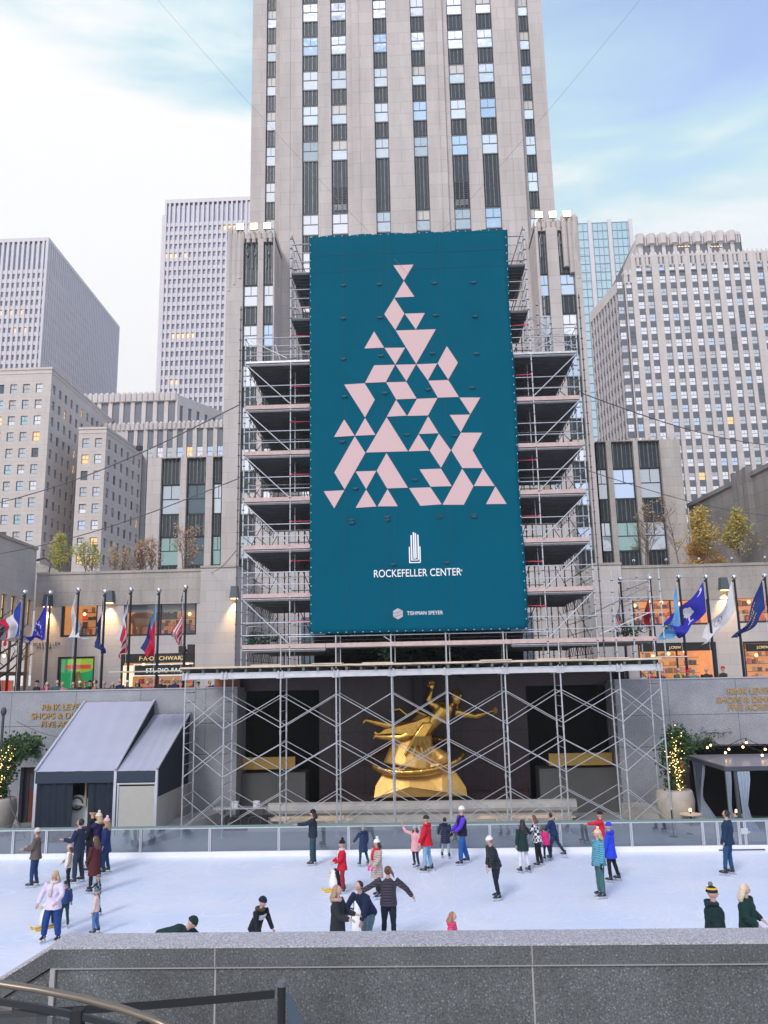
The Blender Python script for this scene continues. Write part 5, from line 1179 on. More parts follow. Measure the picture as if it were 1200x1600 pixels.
# side buildings that recede past the corners
def side_left():
    t = thing('corner_building', 'limestone side building with lit sash windows and glowing shop front at the left edge', 'building'); a = P(-60, 850, 44); b = P(57, 905, 58); zt = 15.9
    W = Wall(-24.5-(.18*12), 36, b.x-.1, SY); L_ = W.w; hs = []; ws = Windows(t)
    def u_of(px):
        best = min(range(2000), key=lambda i: abs(pxof(W.p(L_*i/2000, 11))-px)); return L_*best/2000
    def pxof(p): c = (np.array(p)-EYE) @ AX; return 600+F*c[0]/c[2]
    for px in (6, 21, 34, 46):
        u = u_of(px); hs.append((u-.42, u+.42, 10.4, 12.25)); ws.put(W, u, 10.4, .25, .84, 1.85, 'sash', 'g_lit')
    u = u_of(2)-3
    for k in range(3): hs.append((u-2.2*k-.42, u-2.2*k+.42, 10.4, 12.25)); ws.put(W, u-2.2*k, 10.4, .25, .84, 1.85, 'sash', 'g_lit')
    us, ue = u_of(-40), u_of(50); hs.append((us, ue, 4.75, 9.2)); m_ = MB(); facade(m_, W, 4.6, zt, hs, .35)
    m_.quad(W.p(0,zt), W.p(L_,zt), W.p(L_,zt,14), W.p(0,zt,14)); m_.build('wall', M['lime_low'], t)
    c = MB(); wbox(c, W, 0, L_, zt, zt+.2, -.12, .6); c.build('cornice', M['lime_old'], t)
    f = MB(); wbox(f, W, us, ue, 6.9, 7.15, .1, .3); 
    n = 6
    for i in range(n+1): wbox(f, W, us+(ue-us)*i/n-.05, us+(ue-us)*i/n+.05, 4.75, 9.2, .12, .28)
    f.build('shop_front_frame', M['bronzef'], t); g = MB(); wbox(g, W, us, ue, 4.75, 9.2, 2.4, 2.5); g.build('lit_interior', M['glow_soft2'], t)
    g = MB(); wbox(g, W, us, us+(ue-us)*.62, 4.75, 6.9, .5, .6); g.build('teal_panel', M['tealp'], t); g = MB()
    for i in range(6): wbox(g, W, ue-2.4+i*.4, ue-2.2+i*.4, 4.75, 6.6, .9, 1.0, i % 2)
    g.build('red_display', [M['red'], M['wht']], t)
    l_ = MB(); 
    for i in range(10): q = Vector(W.p(us+(ue-us)*(i+.5)/10, 8.6-.3*(i%2), 1.6)); l_.ball(q, .12, 8)
    l_.build('pendant_lights', M['glow'], t); ws.done(30)
    # roof step behind
    q = MB(); p0 = P(38, 878, 66); p1 = P(132, 905, 74); q.add([(p0.x-14,60,10),(p1.x,76,10),(p1.x,76,p1.z),(p0.x-14,60,p0.z+4)], [(0,1,2,3)]); 
M['bronzef'] = mat('bronze_shop_frame', (.14,.09,.06), .4, .4); M['glow_soft2'] = mat('peach_lit_room', (.7,.5,.3), .6, emit=(1,.58,.26), estr=.4, noise_amt=.5, nscale=1.2); M['tealp'] = mat('pale_teal_panel', (.22,.36,.36), .6)
side_left()
def terrace_wall_left():
    t = thing('terrace_wall', 'grey weathered roof terrace wall stepping down behind the left shop building', 'wall'); m_ = MB()
    pts = [P(40,878,60), P(57,878,62), P(132,906,66)]
    m_.prism([(P(20,990,63).x, 12), (P(135,990,63).x, 12), (P(135,906,63).x, P(135,907,63).z), (P(57,878,63).x, P(57,879,63).z), (P(20,876,63).x, P(20,877,63).z)], 63, 63.6); m_.build('wall', M['lime_old'], t)
terrace_wall_left()
def side_right():
    t = thing('terrace_side_wall', 'dark weathered limestone wall with coping and small vent grid receding at the right edge', 'wall'); a = P(1076, 793, 76); xw = a.x
    zt = a.z; q = P(1200, 722, 58); W = Wall(xw, 76, P(1290, 670, 54).x, 52); m_ = MB(); b_ = W.p(W.w, 0)
    # the wall runs towards the viewer; its lit face looks left
    for k, (dz, off) in enumerate(((0, 0), (-4.1, -.9))):
        u0 = 0 if k == 0 else 4.5
        p0 = Vector(W.p(u0, 0, off)); p1 = Vector(W.p(W.w, 0, off)); z1 = zt+dz
        m_.quad((p0.x,p0.y,12), (p1.x,p1.y,12), (p1.x,p1.y,z1), (p0.x,p0.y,z1)); m_.quad((p0.x,p0.y,z1), (p1.x,p1.y,z1), (p1.x+2,p1.y+2,z1), (p0.x+2,p0.y+2,z1))
        m_.quad((p0.x+6,p0.y+6,12),(p0.x,p0.y,12),(p0.x,p0.y,z1),(p0.x+6,p0.y+6,z1))
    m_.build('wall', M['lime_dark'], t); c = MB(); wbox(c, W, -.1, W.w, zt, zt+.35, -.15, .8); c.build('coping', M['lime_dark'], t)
    v = MB()
    for i in range(4):
        for j in range(5): u = W.w*.66+i*.62; wbox(v, W, u, u+.34, zt-2.8+j*.42, zt-2.52+j*.42, -.02, .02)
    v.build('vent_grid', M['blacksoft'], t)
    p = MB()
    for u in (W.w*.40, W.w*.44, W.w*.48): wbox(p, W, u, u+.55, 12, zt+.8, -.5, .1)
    p.build('fluted_piers', M['lime_dark'], t)
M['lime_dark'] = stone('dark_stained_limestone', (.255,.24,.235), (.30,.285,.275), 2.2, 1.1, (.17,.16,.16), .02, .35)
side_right()
# ------------------------------------------------------------------ flagpoles and flags
M['pole'] = mat('dark_flagpole', (.018,.02,.028), .4, .5); M['chrome'] = mat('silver_ball', (.75,.76,.8), .15, .9)
CL = {}
def cl(name, c):
    if name not in CL:
        m_ = mat('flag_'+name, c, .75, noise_amt=.06); t = m_.node_tree; b = t.nodes['Principled BSDF']; 
        tr = t.nodes.new('ShaderNodeBsdfTranslucent'); tr.inputs[0].default_value = (*c, 1); mx_ = t.nodes.new('ShaderNodeMixShader'); mx_.inputs[0].default_value = .3
        o = t.nodes['Material Output']; t.links.new(b.outputs[0], mx_.inputs[1]); t.links.new(tr.outputs[0], mx_.inputs[2]); t.links.new(mx_.outputs[0], o.inputs[0]); CL[name] = m_
    return CL[name]
C_ = dict(blue=(.02,.06,.42), red=(.62,.01,.06), white=(.78,.77,.80), navy=(.012,.03,.16), royal=(.03,.03,.42), sky=(.16,.46,.80), yellow=(.7,.5,.06), darkred=(.30,.008,.02), deep=(.01,.035,.20), grey=(.3,.3,.34), orange=(.6,.2,.08))
FLY = 41.2
def star(u, v, cu, cv, r): 
    du, dv = (u-cu), (v-cv)*.66; d = math.hypot(du, dv); a = math.atan2(du, dv); return d < r*(.62+.38*math.cos(5*a))
def f_france(u, v): return 'blue' if u < .34 else ('white' if u < .68 else 'red')
def f_stars(u, v):
    for k in range(12):
        if star(u, v, .5+.21*math.cos(k*math.pi/6), .5+.32*math.sin(k*math.pi/6), .045): return 'white'
    return 'royal'
def f_seal_white(u, v):
    d = math.hypot(u-.5, (v-.5)*.7); return 'orange' if d < .07 else ('navy' if .10 < d < .13 else 'white')
def f_seal_blue(u, v):
    d = math.hypot(u-.5, (v-.5)*.66); return 'orange' if d < .09 else ('yellow' if .15 < d < .17 else 'deep')
def f_usa(u, v):
    if u < .42 and v > .46: return 'white' if (int(u*24)%2 == 0 and int(v*26)%2 == 0) else 'navy'
    return 'red' if int(v*13)%2 == 0 else 'white'
def f_mix(u, v):
    if v > .5 and u < .5: return 'navy' if abs(u-.25) > .07 and abs(v-.75) > .07 else 'white'
    return 'red' if int(v*6)%2 == 0 else 'white'
def f_band(u, v): return 'sky' if u < .28 and v > .55 else ('red' if v < .66 else 'navy')
def f_redstars(u, v): return 'navy' if u > .86 else ('white' if .83 < u < .86 or (math.hypot(u-.45, (v-.5)*.66) < .14 and (star(u,v,.45,.62,.05) or star(u,v,.38,.42,.05) or star(u,v,.53,.42,.05))) else 'darkred')
def f_un(u, v):
    d = math.hypot(u-.5, (v-.5)*.66); return 'white' if (.12 < d < .14 or .07 < d < .085 or (d < .13 and abs(u-.5) < .006)) and True else 'sky'
def f_palm(u, v):
    du, dv = u-.5, (v-.5)*.66
    if abs(du) < .022 and -.21 < dv < .05: return 'white'
    if abs(dv+.21) < .014 and abs(du) < .12: return 'white'
    r = math.hypot(du, dv-.08); a = math.atan2(dv-.08, du)
    if r < .13*(.72+.28*abs(math.cos(3.5*a))): return 'white'
    m1 = math.hypot(u-.13, (v-.86)*.66); m2 = math.hypot(u-.16, (v-.885)*.66)
    return 'white' if m1 < .065 and m2 > .055 else 'royal'
def f_whiteseal(u, v):
    d = math.hypot(u-.5, (v-.5)*.66); return 'grey' if .10 < d < .12 or (d < .05 and int(u*60)%2) else 'white'
def f_oregon(u, v):
    if .36 < u < .64 and .36 < v < .62: return 'yellow' if abs(u-.5)+abs(v-.5) > .06 else 'deep'
    if .25 < u < .75 and (.74 < v < .8 or .2 < v < .25) and int(u*40)%2: return 'yellow'
    return 'deep'
# pole top px, pole base px, hoist top py, hoist bottom py, fly corners (top, bottom) px,py, pattern, label
FL_ = [(41,922,27,1080,935,985,(12,962),(14,1002),(30,1000),f_france,'left-hand tricolour of blue, white and red','blue, white and red tricolour flag drooping left'),
       (79,923,70,1080,932,1000,(53,985),(52,994),None,f_stars,'','violet-blue flag with white stars billowing beside the corner lantern'),
       (124,918,114,1078,926,985,(110,977),(133,994),None,f_seal_white,'','white flag with a small red seal hanging limply before the first shop window'),
       (167,921,155,1078,925,1010,(150,982),(160,1019),None,f_seal_blue,'','dark blue flag with a gold seal hanging left of the toy shop windows'),
       (205,918,199,1078,926,1010,(191,975),(193,1023),None,f_mix,'','red, white and blue flag hanging narrow before the toy shop window'),
       (250,919,243,1076,930,1012,(230,988),(234,1027),None,f_band,'','red flag with navy band and light blue corner hanging near the toy elephant'),
       (291,914,286,1074,922,1005,(272,975),(290,1018),None,f_usa,'','stars and stripes flag hanging right of the toy shop window'),
       (973,901,976,1050,912,1000,(968,960),(975,1000),None,f_usa,'','stars and stripes flag hanging limply behind the right end of the scaffold'),
       (1016,900,1027,1050,912,1003,(1010,960),(1020,1008),None,f_redstars,'','dark red flag with a blue edge hanging as a narrow fold on the right'),
       (1059,898,1075,1050,910,980,(1040,975),(1055,992),None,f_un,'','pale sky blue flag with a white emblem left of the palm flag'),
       (1102,898,1118,1050,908,955,(1054,955),(1075,985),(1106,950),f_palm,'','indigo flag with white palm tree and crescent billowing left'),
       (1144,898,1165,1050,908,955,(1113,970),(1112,993),(1135,990),f_whiteseal,'','white flag with a small grey seal between the palm flag and the right edge'),
       (1192,896,1214,1050,904,950,(1158,972),(1165,984),(1192,950),f_oregon,'','dark blue flag with yellow emblem at the far right edge')]
cu = {}
for i, (tx, ty, bx_, by_, h0, h1, ft, fb, fx, fn, _u, lb) in enumerate(FL_):
    top = P(tx, ty, FLY); x = (top.x+P(bx_, by_, FLY).x)/2; zt = top.z; side = 'left' if i < 7 else 'right'
    num = ('first','second','third','fourth','fifth','sixth','seventh')[i if i < 7 else i-7]
    t = thing('flagpole', 'dark flagpole with silver ball, %s from the left on the %s side' % (num, side), 'flagpole', (x, FLY, 4.7), 0, 'flagpoles along the street')
    m_ = MB(); m_.tube([(0,0,0),(0,0,zt-4.95)], [.075,.05], 12); m_.build('pole', M['pole'], t)
    m_ = MB(); m_.tube([(0,0,zt-4.97),(0,0,zt-4.9)], [.07,.05], 10); m_.box(-.12,-.02,-.03,.03,zt-5.06,zt-4.97); m_.build('truck', M['pole'], t)
    m_ = MB(); m_.ball((0,0,zt-4.80), .13, 14); m_.smooth = True; m_.build('finial', M['chrome'], t)
    m_ = MB(); m_.tube([(-.14,-.02,zt-5.0),(-.14,-.02,.9)], .008, 4); m_.build('halyard', M['white'], t)
    # the cloth: hoist edge on the pole, fly edge sagging; folds run from the upper hoist to the lower fly
    A = P(tx, h0, FLY); B = P(tx+(bx_-tx)*(h1-ty)/(by_-ty), h1, FLY); A.x = B.x = x-.13; ftp = P(*ft, FLY); fbp = P(*fb, FLY); ftp = A+(ftp-A)*1.38; fbp = B+(fbp-B)*1.38; nu, nv = 44, 30
    rng = random.Random(40+i); ph = rng.uniform(0, 6); na = rng.uniform(2.2, 3.4); cols = []
    def pt(u, v):
        # v=1 top of hoist; drape: bilinear with sag
        p = (A*v+B*(1-v))*(1-u)+(ftp*v+fbp*(1-v))*u
        q = p.copy(); q.z -= .22*math.sin(math.pi*u)*(.4+.6*v); w_ = min(1, u*2.2)
        q.y += w_*(.30*math.sin(na*2.1*(u*1.3+(1-v)*.55)+ph)+.09*math.sin(7.3*(u+.8*(1-v))+ph*2)); q.x += w_*(.11*math.sin(6.2*(1-v)+3.1*u+ph)+.04*math.sin(13*(1-v)+5*u)); q.z += w_*.06*math.sin(9*u+ph)
        if fx: f_ = P(*fx, FLY); k_ = u*(1-u)*0
        return q
    names = []; m_ = MB()
    def mi_(u, v):
        k = fn(u, v)
        if k not in names: names.append(k)
        return names.index(k)
    m_.grid(pt, nu, nv, mi_)
    m_.smooth = True; ft_ = thing('flag', lb, 'flag', (x, FLY, zt-5), 0, 'flags on the street flagpoles'); me = m_.mesh('cloth', [cl(k, C_[k]) for k in names]); me.transform(Matrix.Translation((-x, -FLY, -(zt-5)))); link('cloth', me, ft_)
# camera boxes on the seventh left pole
t = tag(MB().box(-.28,.02,-.2,.1,0,.34).box(.18,.5,-.25,.0,-.02,.4).tube([(-.3,0,.1),(.5,0,.1)], .03, 6).build('pole_camera', M['black']), 'black camera boxes clamped to the flagpole beside the scaffold platform', 'camera'); t.location = P(289, 1020, FLY)
# ------------------------------------------------------------------ tent by the rink
M['tent'] = mat('tent_membrane', (.39,.40,.50), .5, noise_amt=.06, nscale=1.2, bump=.5, bscale=1.6); M['tentnavy'] = mat('navy_tent_wall', (.008,.017,.033), .8, noise_amt=.3, nscale=2); M['tpanel'] = mat('cream_tent_panel', (.42,.41,.38), .6, noise_amt=.06)
def tent():
    t = thing('tent', 'lean-to tent with grey membrane roofs and navy curtains beside the rink on the left', 'tent')
    y0 = 34.3; y1 = 38.95
    a = P(56, 1205, y0); b = P(181, 1205, y0); c = P(262, 1095, y1); d = P(200, 1095, y1); ze = (a.z+b.z)/2; zr = c.z
    e = P(246, 1200, y0); f = P(301, 1115, y1); g_ = P(250, 1113, y1); z2 = f.z; x0, x1, x2 = a.x, b.x, e.x
    def roof(xa, xb, za, zb, nm, lift=.0):
        m_ = MB(); n = 14; k = 10
        h = lambda u, v: (xa+(xb-xa)*u, y0-.04+(y1-y0)*v, za+(zb-za)*v-.07*math.sin(math.pi*v)*math.sin(math.pi*u)+.012*math.sin(u*26+v*6)*math.sin(math.pi*u)+lift)
        m_.grid(h, 40, 20)
        m_.smooth = True; m_.build(nm, M['tent'], t)
    roof(x0, x1, ze, zr, 'roof'); roof(x1+.03, x2, ze-.02, z2, 'lower_roof')
    m_ = MB()
    for x, z_ in ((x0, zr), (x1, zr), (x2, z2)): m_.bar((x,y0-.05,ze+.05), (x,y1,z_+.05), .09, .07)
    for x in (x0+.04, x1, x2-.02): m_.box(x-.055, x+.055, y0-.05, y0+.06, 0, ze)
    m_.box(x1+.06, x2-.08, y0-.02, y0+.04, ze-.55, ze-.49); m_.box(x1+.10, x1+.16, y0-.03, y0+.03, 0, ze-.5); m_.build('frame', M['alu'], t)
    def curtain(xa, xb, z0, z1, nm, y=y0, amp=.05):
        m_ = MB(); n = max(8, int((xb-xa)*16))
        w_ = lambda u, v: y+amp*math.sin(u*17+v)*(1-.4*v)+amp*.6*math.sin(u*31+2+v*1.5)
        m_.grid(lambda u, v: (xa+(xb-xa)*u, w_(xa+(xb-xa)*u, v), z0+(z1-z0)*v), n, 6)
        m_.smooth = True; m_.build(nm, M['tentnavy'], t)
    m_ = MB(); m_.box(x0+.02, x1-.06, y0-.055, y0-.02, ze-.46, ze-.0); m_.box(x1+.06, x2-.06, y0-.055, y0-.02, ze-.46, ze-.02); m_.build('valance', M['tentnavy2'], t)
    xo0, xo1 = X(113, y0, 1250), X(137, y0, 1250)
    curtain(x0+.1, xo0, .02, ze-.46, 'curtain', y0+.05, .05); curtain(xo1, x1-.07, .02, ze-.46, 'curtain', y0+.05, .07)
    m_ = MB(); m_.box(x1+.17, x2-.08, y0, y0+.03, 0.02, ze-.62); m_.box(x1+.17, x2-.3, y0-.012, y0-.002, .25, 1.5) if False else None; m_.build('door_panel', M['tpanel'], t)
    # side wall on the right with cream panels below, navy gable above
    m_ = MB(); m_.add([(x2,y0+.06,1.7),(x2,y1,1.7),(x2,y1,z2-.05),(x2,y0+.06,ze-.1)], [(0,1,2,3)]); m_.build('gable', M['tentnavy'], t)
    for k in range(3):
        q = MB(); ya = y0+.1+k*1.55; q.box(x2-.02, x2+.01, ya, min(y1, ya+1.5), 0, 1.7); q.build('side_panel', M['tpanel'], t)
    m_ = MB(); m_.add([(x1,y0,ze),(x1,y1,z2),(x1,y1,zr-.02)], [(0,1,2)]); m_.add([(x0+.02,y0,0),(x0+.02,y1,0),(x0+.02,y1,zr-.03),(x0+.02,y0,ze-.03)], [(0,1,2,3)]); m_.add([(x0,y1-.1,0),(x2,y1-.1,0),(x2,y1-.1,z2-.1),(x1,y1-.1,z2-.1),(x1,y1-.1,zr-.1),(x0,y1-.1,zr-.1)], [(0,1,2,3,4,5)]); m_.build('inner_wall', M['tentnavy'], t)
    # machine seen through the gap
    q = thing('skate_machine', 'white skate service machine with a black wheel seen between the navy tent curtains', 'machine', (X(124, y0+.7, 1250), y0+.7, 0)); m_ = MB(); m_.box(-.28,.42,0,.5,0,1.25); m_.tube([(-.05,-.02,1.25),(-.05,.2,1.62)], [.34,.28], 14); m_.box(.1,.46,-.05,.4,1.2,1.62); m_.build('body', M['white'], q)
    m_ = MB(); n = 18; m_.tube([(-.05+.24*math.cos(i*2*math.pi/n), -.12, 1.42+.24*math.sin(i*2*math.pi/n)) for i in range(n+1)], .035, 6, cap=False); [m_.tube([(-.05,-.12,1.42),(-.05+.24*math.cos(a),-.12,1.42+.24*math.sin(a))], .02, 5) for a in (.5,2.6,4.7)]; m_.build('wheel', M['black'], q)
    m_ = MB(); m_.tube([(.3,-.1,1.3),(.3,-.1,2.3)], .05, 8); m_.build('column', M['goldpale'], q)
M['tentnavy2'] = mat('navy_valance', (.02,.035,.06), .7); M['goldpale'] = mat('pale_gold_column', (.5,.42,.25), .5)
tent()
# ------------------------------------------------------------------ curtained pavilion on the right
M['curtain'] = mat('pale_blue_curtain', (.34,.40,.50), .8, noise_amt=.1); M['roofm'] = mat('pavilion_roof_metal', (.30,.29,.33), .3, .2, noise_amt=.1); M['pavframe'] = mat('pavilion_frame', (.05,.06,.075), .5)
def pavilion():
    t = thing('pavilion', 'dark cafe pavilion with flat roof and pale tied curtains right of the rink', 'pavilion'); y0 = 33.6; y1 = 38.6; a = P(1133, 1199, y0); zr = a.z; x0 = a.x; x1 = x0+7
    m_ = MB(); m_.box(x0-.05, x1, y0-.05, y0+.1, zr-.13, zr+.02); m_.box(x0-.05, x0+.1, y0+.1, y1, zr-.13, zr+.02); m_.build('fascia', M['pavframe'], t)
    m_ = MB(); m_.box(x0+.1, x1, y0+.1, y1, zr-.05, zr+.01); m_.build('roof', M['roofm'], t)
    for x, y in ((x0+.05,y0+.05),(x0+.05,y1-.1),(x0+.38,y0+.05),(x0+3.4,y0+.05)): m_ = MB(); m_.box(x-.06, x+.06, y-.05, y+.05, 0, zr-.13); m_.build('post', M['pavframe'], t)
    def cur(x, y, w0, w1, tie, nm='curtain', dx=0):
        m_ = MB(); n = 26; rows = [(zr-.15, w0), (zr-.5, w0*.96), (tie, w0*.5), (tie-.4, w0*.62), (.03, w1)]
        def pp(u, v): z, w_ = rows[round(v*(len(rows)-1))]; s = (zr-z)/zr; return (x+dx*s+w_*u, y+.06*math.sin(u*26)*(.6+.4*s), z)
        m_.grid(pp, 40, len(rows)-1)
        m_.smooth = True; m_.build(nm, M['curtain'], t)
    cur(x0-.02, y0-.02, .22, .42, 1.2); cur(x0+.42, y0-.02, .5, .72, 1.2, dx=.1)
    cur(P(1083,1190,38.2).x-.05, 38.2, .5, .5, 1.2, dx=.1); cur(x0+.0, y0+2.6, .12, .9, 1.5, dx=-.35)
    m_ = MB(); m_.box(x0+.2, x1, y1-.1, y1, 0, zr-.1); m_.build('rear_wall', M['blacksoft'], t)
    for i, (px, py, yy) in enumerate(((1078,1261,34.6),(1150,1264,34.2))):
        q = P(px, py, yy); o = thing('cafe_table', 'round pale cafe table %s' % ('under the pavilion corner beside the planter' if i == 0 else 'inside the pavilion behind the front curtain'), 'table', (q.x, yy, 0), 0, 'cafe tables'); m_ = MB(); m_.tube([(0,0,.72),(0,0,.75)], .42, 18); m_.build('tabletop', M['ply'], o); m_ = MB(); m_.tube([(0,0,0),(0,0,.03),(0,0,.04),(0,0,.72)], [.22,.22,.03,.03], 10); m_.build('leg', M['black'], o)
        l = thing('table_lamp', 'small glowing lamp standing on the %s cafe table' % ('planter side' if i == 0 else 'curtain side'), 'lamp', (q.x, yy, .75), 0, 'table lamps'); m_ = MB(); m_.tube([(0,0,0),(0,0,.09)], .03, 8); m_.build('stem', M['black'], l); m_ = MB(); m_.tube([(0,0,.09),(0,0,.2)], [.05,.035], 8); m_.build('shade', M['bulb'], l)
    o = thing('stanchion', 'black stanchion with round head in front of the right stone planter', 'post', (P(1051,1290,34).x, 34, 0)); m_ = MB(); m_.tube([(0,0,0),(0,0,.03),(0,0,.04),(0,0,1.0)], [.16,.16,.025,.025], 10); m_.build('pole', M['black'], o); m_ = MB(); m_.ball((0,0,1.03), .05, 8); m_.build('head', M['pipe'], o)
    o = thing('orange_panel', 'orange notice board with dark marks at the door behind the pavilion', 'notice', (P(1071,1193,38.9).x, 38.85, 0)); q = P(1071,1193,38.9); q2 = P(1071,1205,38.9); m_ = MB(); w_ = .52; m_.box(-w_/2, w_/2, -.03, .03, q2.z-.05, q.z+.15); m_.build('board', M['orange'], o); m_ = MB(); m_.box(-.08,.08,-.035,-.03,q.z-.1,q.z); m_.box(-.1,.1,-.035,-.03,q2.z+.05,q2.z+.15); m_.build('marks', M['brown'], o)
    o = thing('door_leaf', 'mahogany door leaf standing open behind the pavilion', 'door', (P(1071,1240,38.9).x, 38.95, 0)); m_ = MB(); m_.box(-.3,.3,-.03,.03,0,q2.z-.1); m_.build('leaf', M['mahog'], o); m_ = MB(); m_.box(.2,.24,-.09,-.03,1,1.2); m_.build('handle', M['brass'], o)
M['bulb'] = mat('warm_bulb', (1,.8,.5), .3, emit=(1,.55,.2), estr=6)
pavilion()
# ------------------------------------------------------------------ planters hung with fairy lights
M['pot'] = mat('pale_stone_pot', (.42,.38,.33), .7, noise_amt=.15, nscale=3)
def planter(px, lab, y, cx0, fol, zt, seed, wide):
    x = X(px, y, 1240); t = thing('planter', 'large round pale stone planter %s' % lab, 'planter', (x, y, 0)); m_ = MB(); pr = [(.45,0),(.60,.25),(.74,.7),(.78,1.1),(.72,1.45),(.66,1.52)]
    m_.tube([(0,0,z) for r, z in pr]+[(0,0,1.50),(0,0,1.35)], [r for r, z in pr]+[.58,.56], 28, cap=True); m_.smooth = True; m_.build('pot', M['pot'], t)
    rng = random.Random(seed); s = thing('light_draped_tree', 'bushy green tree in the planter %s' % lab, 'tree', (x, y, 1.4)); m_ = MB(); 
    for _ in range(5): m_.tube([(rng.uniform(-.1,.1),0,0),(rng.uniform(-.15,.15),0,1.2),(rng.uniform(-.5,.5)*wide+fol*.3,rng.uniform(-.2,.2),2.1)], [.05,.04,.015], 6)
    m_.build('trunk', M['bark_dark'], s); pts = []
    for _ in range(90): 
        h = rng.uniform(0,1); pts.append((fol*h*h*.9+rng.gauss(0,.10+.26*h*wide), rng.gauss(0,.2), .1+2.2*h+rng.gauss(0,.08)))
    for _ in range(60): pts.append((fol+rng.uniform(-.6,1.1)*wide, rng.gauss(0,.2), zt+rng.gauss(0,.18)))
    leafy('crown', [M['leaf_dk'], M['leaf_md']], pts, rng, .16, 2600, .12, s)
    l = MB()
    for _ in range(170):
        c = pts[rng.randrange(90)] if rng.random() < .8 else pts[rng.randrange(150)]; h = c[2]; l.ball((c[0]*.6+rng.gauss(0,.09), c[1]-.22+rng.gauss(0,.1), h+rng.gauss(0,.1)), .017, 5)
    tag(l.build('fairy_lights', M['bulb']), 'golden fairy lights wound on the tree %s' % lab, 'fairy lights').location = (x, y, 1.4)
planter(-2, 'at the left edge by the mahogany door', 36.2, 0, .75, 2.3, 3, .8); planter(1054, 'beside the scaffold end on the right', 35.8, 0, .2, 2.1, 8, .55)
def garland():
    rng = random.Random(9)
    for s, pts, lb in ((0, [P(22,1162,38.85), P(55,1160,38.85), P(20,1178,38.85), P(55,1178,38.85)], 'green garland trailing on the granite wall above the left door'), (1, [P(1085,1163,38.85), P(1110,1160,38.85), P(1075,1165,38.85)], 'green garland trailing on the granite wall right of the light-draped tree'),
                       (2, [P(1100+i*9,1144+2*(i%2),38.9) for i in range(5)], 'thin leafy tendrils crawling along the granite wall above the pavilion')):
        o = thing('garland', lb, 'garland', pts[0]); pp = [tuple(p-pts[0]) for p in pts]; m_ = MB(); m_.tube(pp, .015, 5); m_.build('stem', M['bark_dark'], o); leafy('leaves', [M['leaf_dk'], M['leaf_md']], pp if s == 2 else [tuple(Vector(a).lerp(Vector(b), rng.random())) for a in pp for b in pp for _ in range(3)], rng, .14 if s < 2 else .09, 420 if s < 2 else 60, .13 if s < 2 else .09, o)
    for k, (a, b) in enumerate(((P(1095,1155,37.5), P(1290,1165,35.0)), (P(1100,1152,37.5), P(1290,1150,36.5)))):
        o = thing('string_lights', 'string of warm round bulbs hanging above the pavilion, %s strand' % ('front' if k == 0 else 'rear'), 'string lights', a); m_ = MB(); pp = []
        for i in range(21): u = i/20; q = (b-a)*u; q.z -= .35*math.sin(math.pi*(u*3 % 1)); pp.append(q)
        m_.tube(pp, .012, 4, cap=False); m_.build('cable', M['black'], o); l = MB(); c = MB()
        for i in range(1, 20, 3): q = pp[i]; c.tube([q, q-Vector((0,0,.13))], .028, 6); l.ball(q-Vector((0,0,.18)), .05, 8)
        c.build('sockets', M['black'], o); l.build('bulbs', M['bulb'], o)
garland()
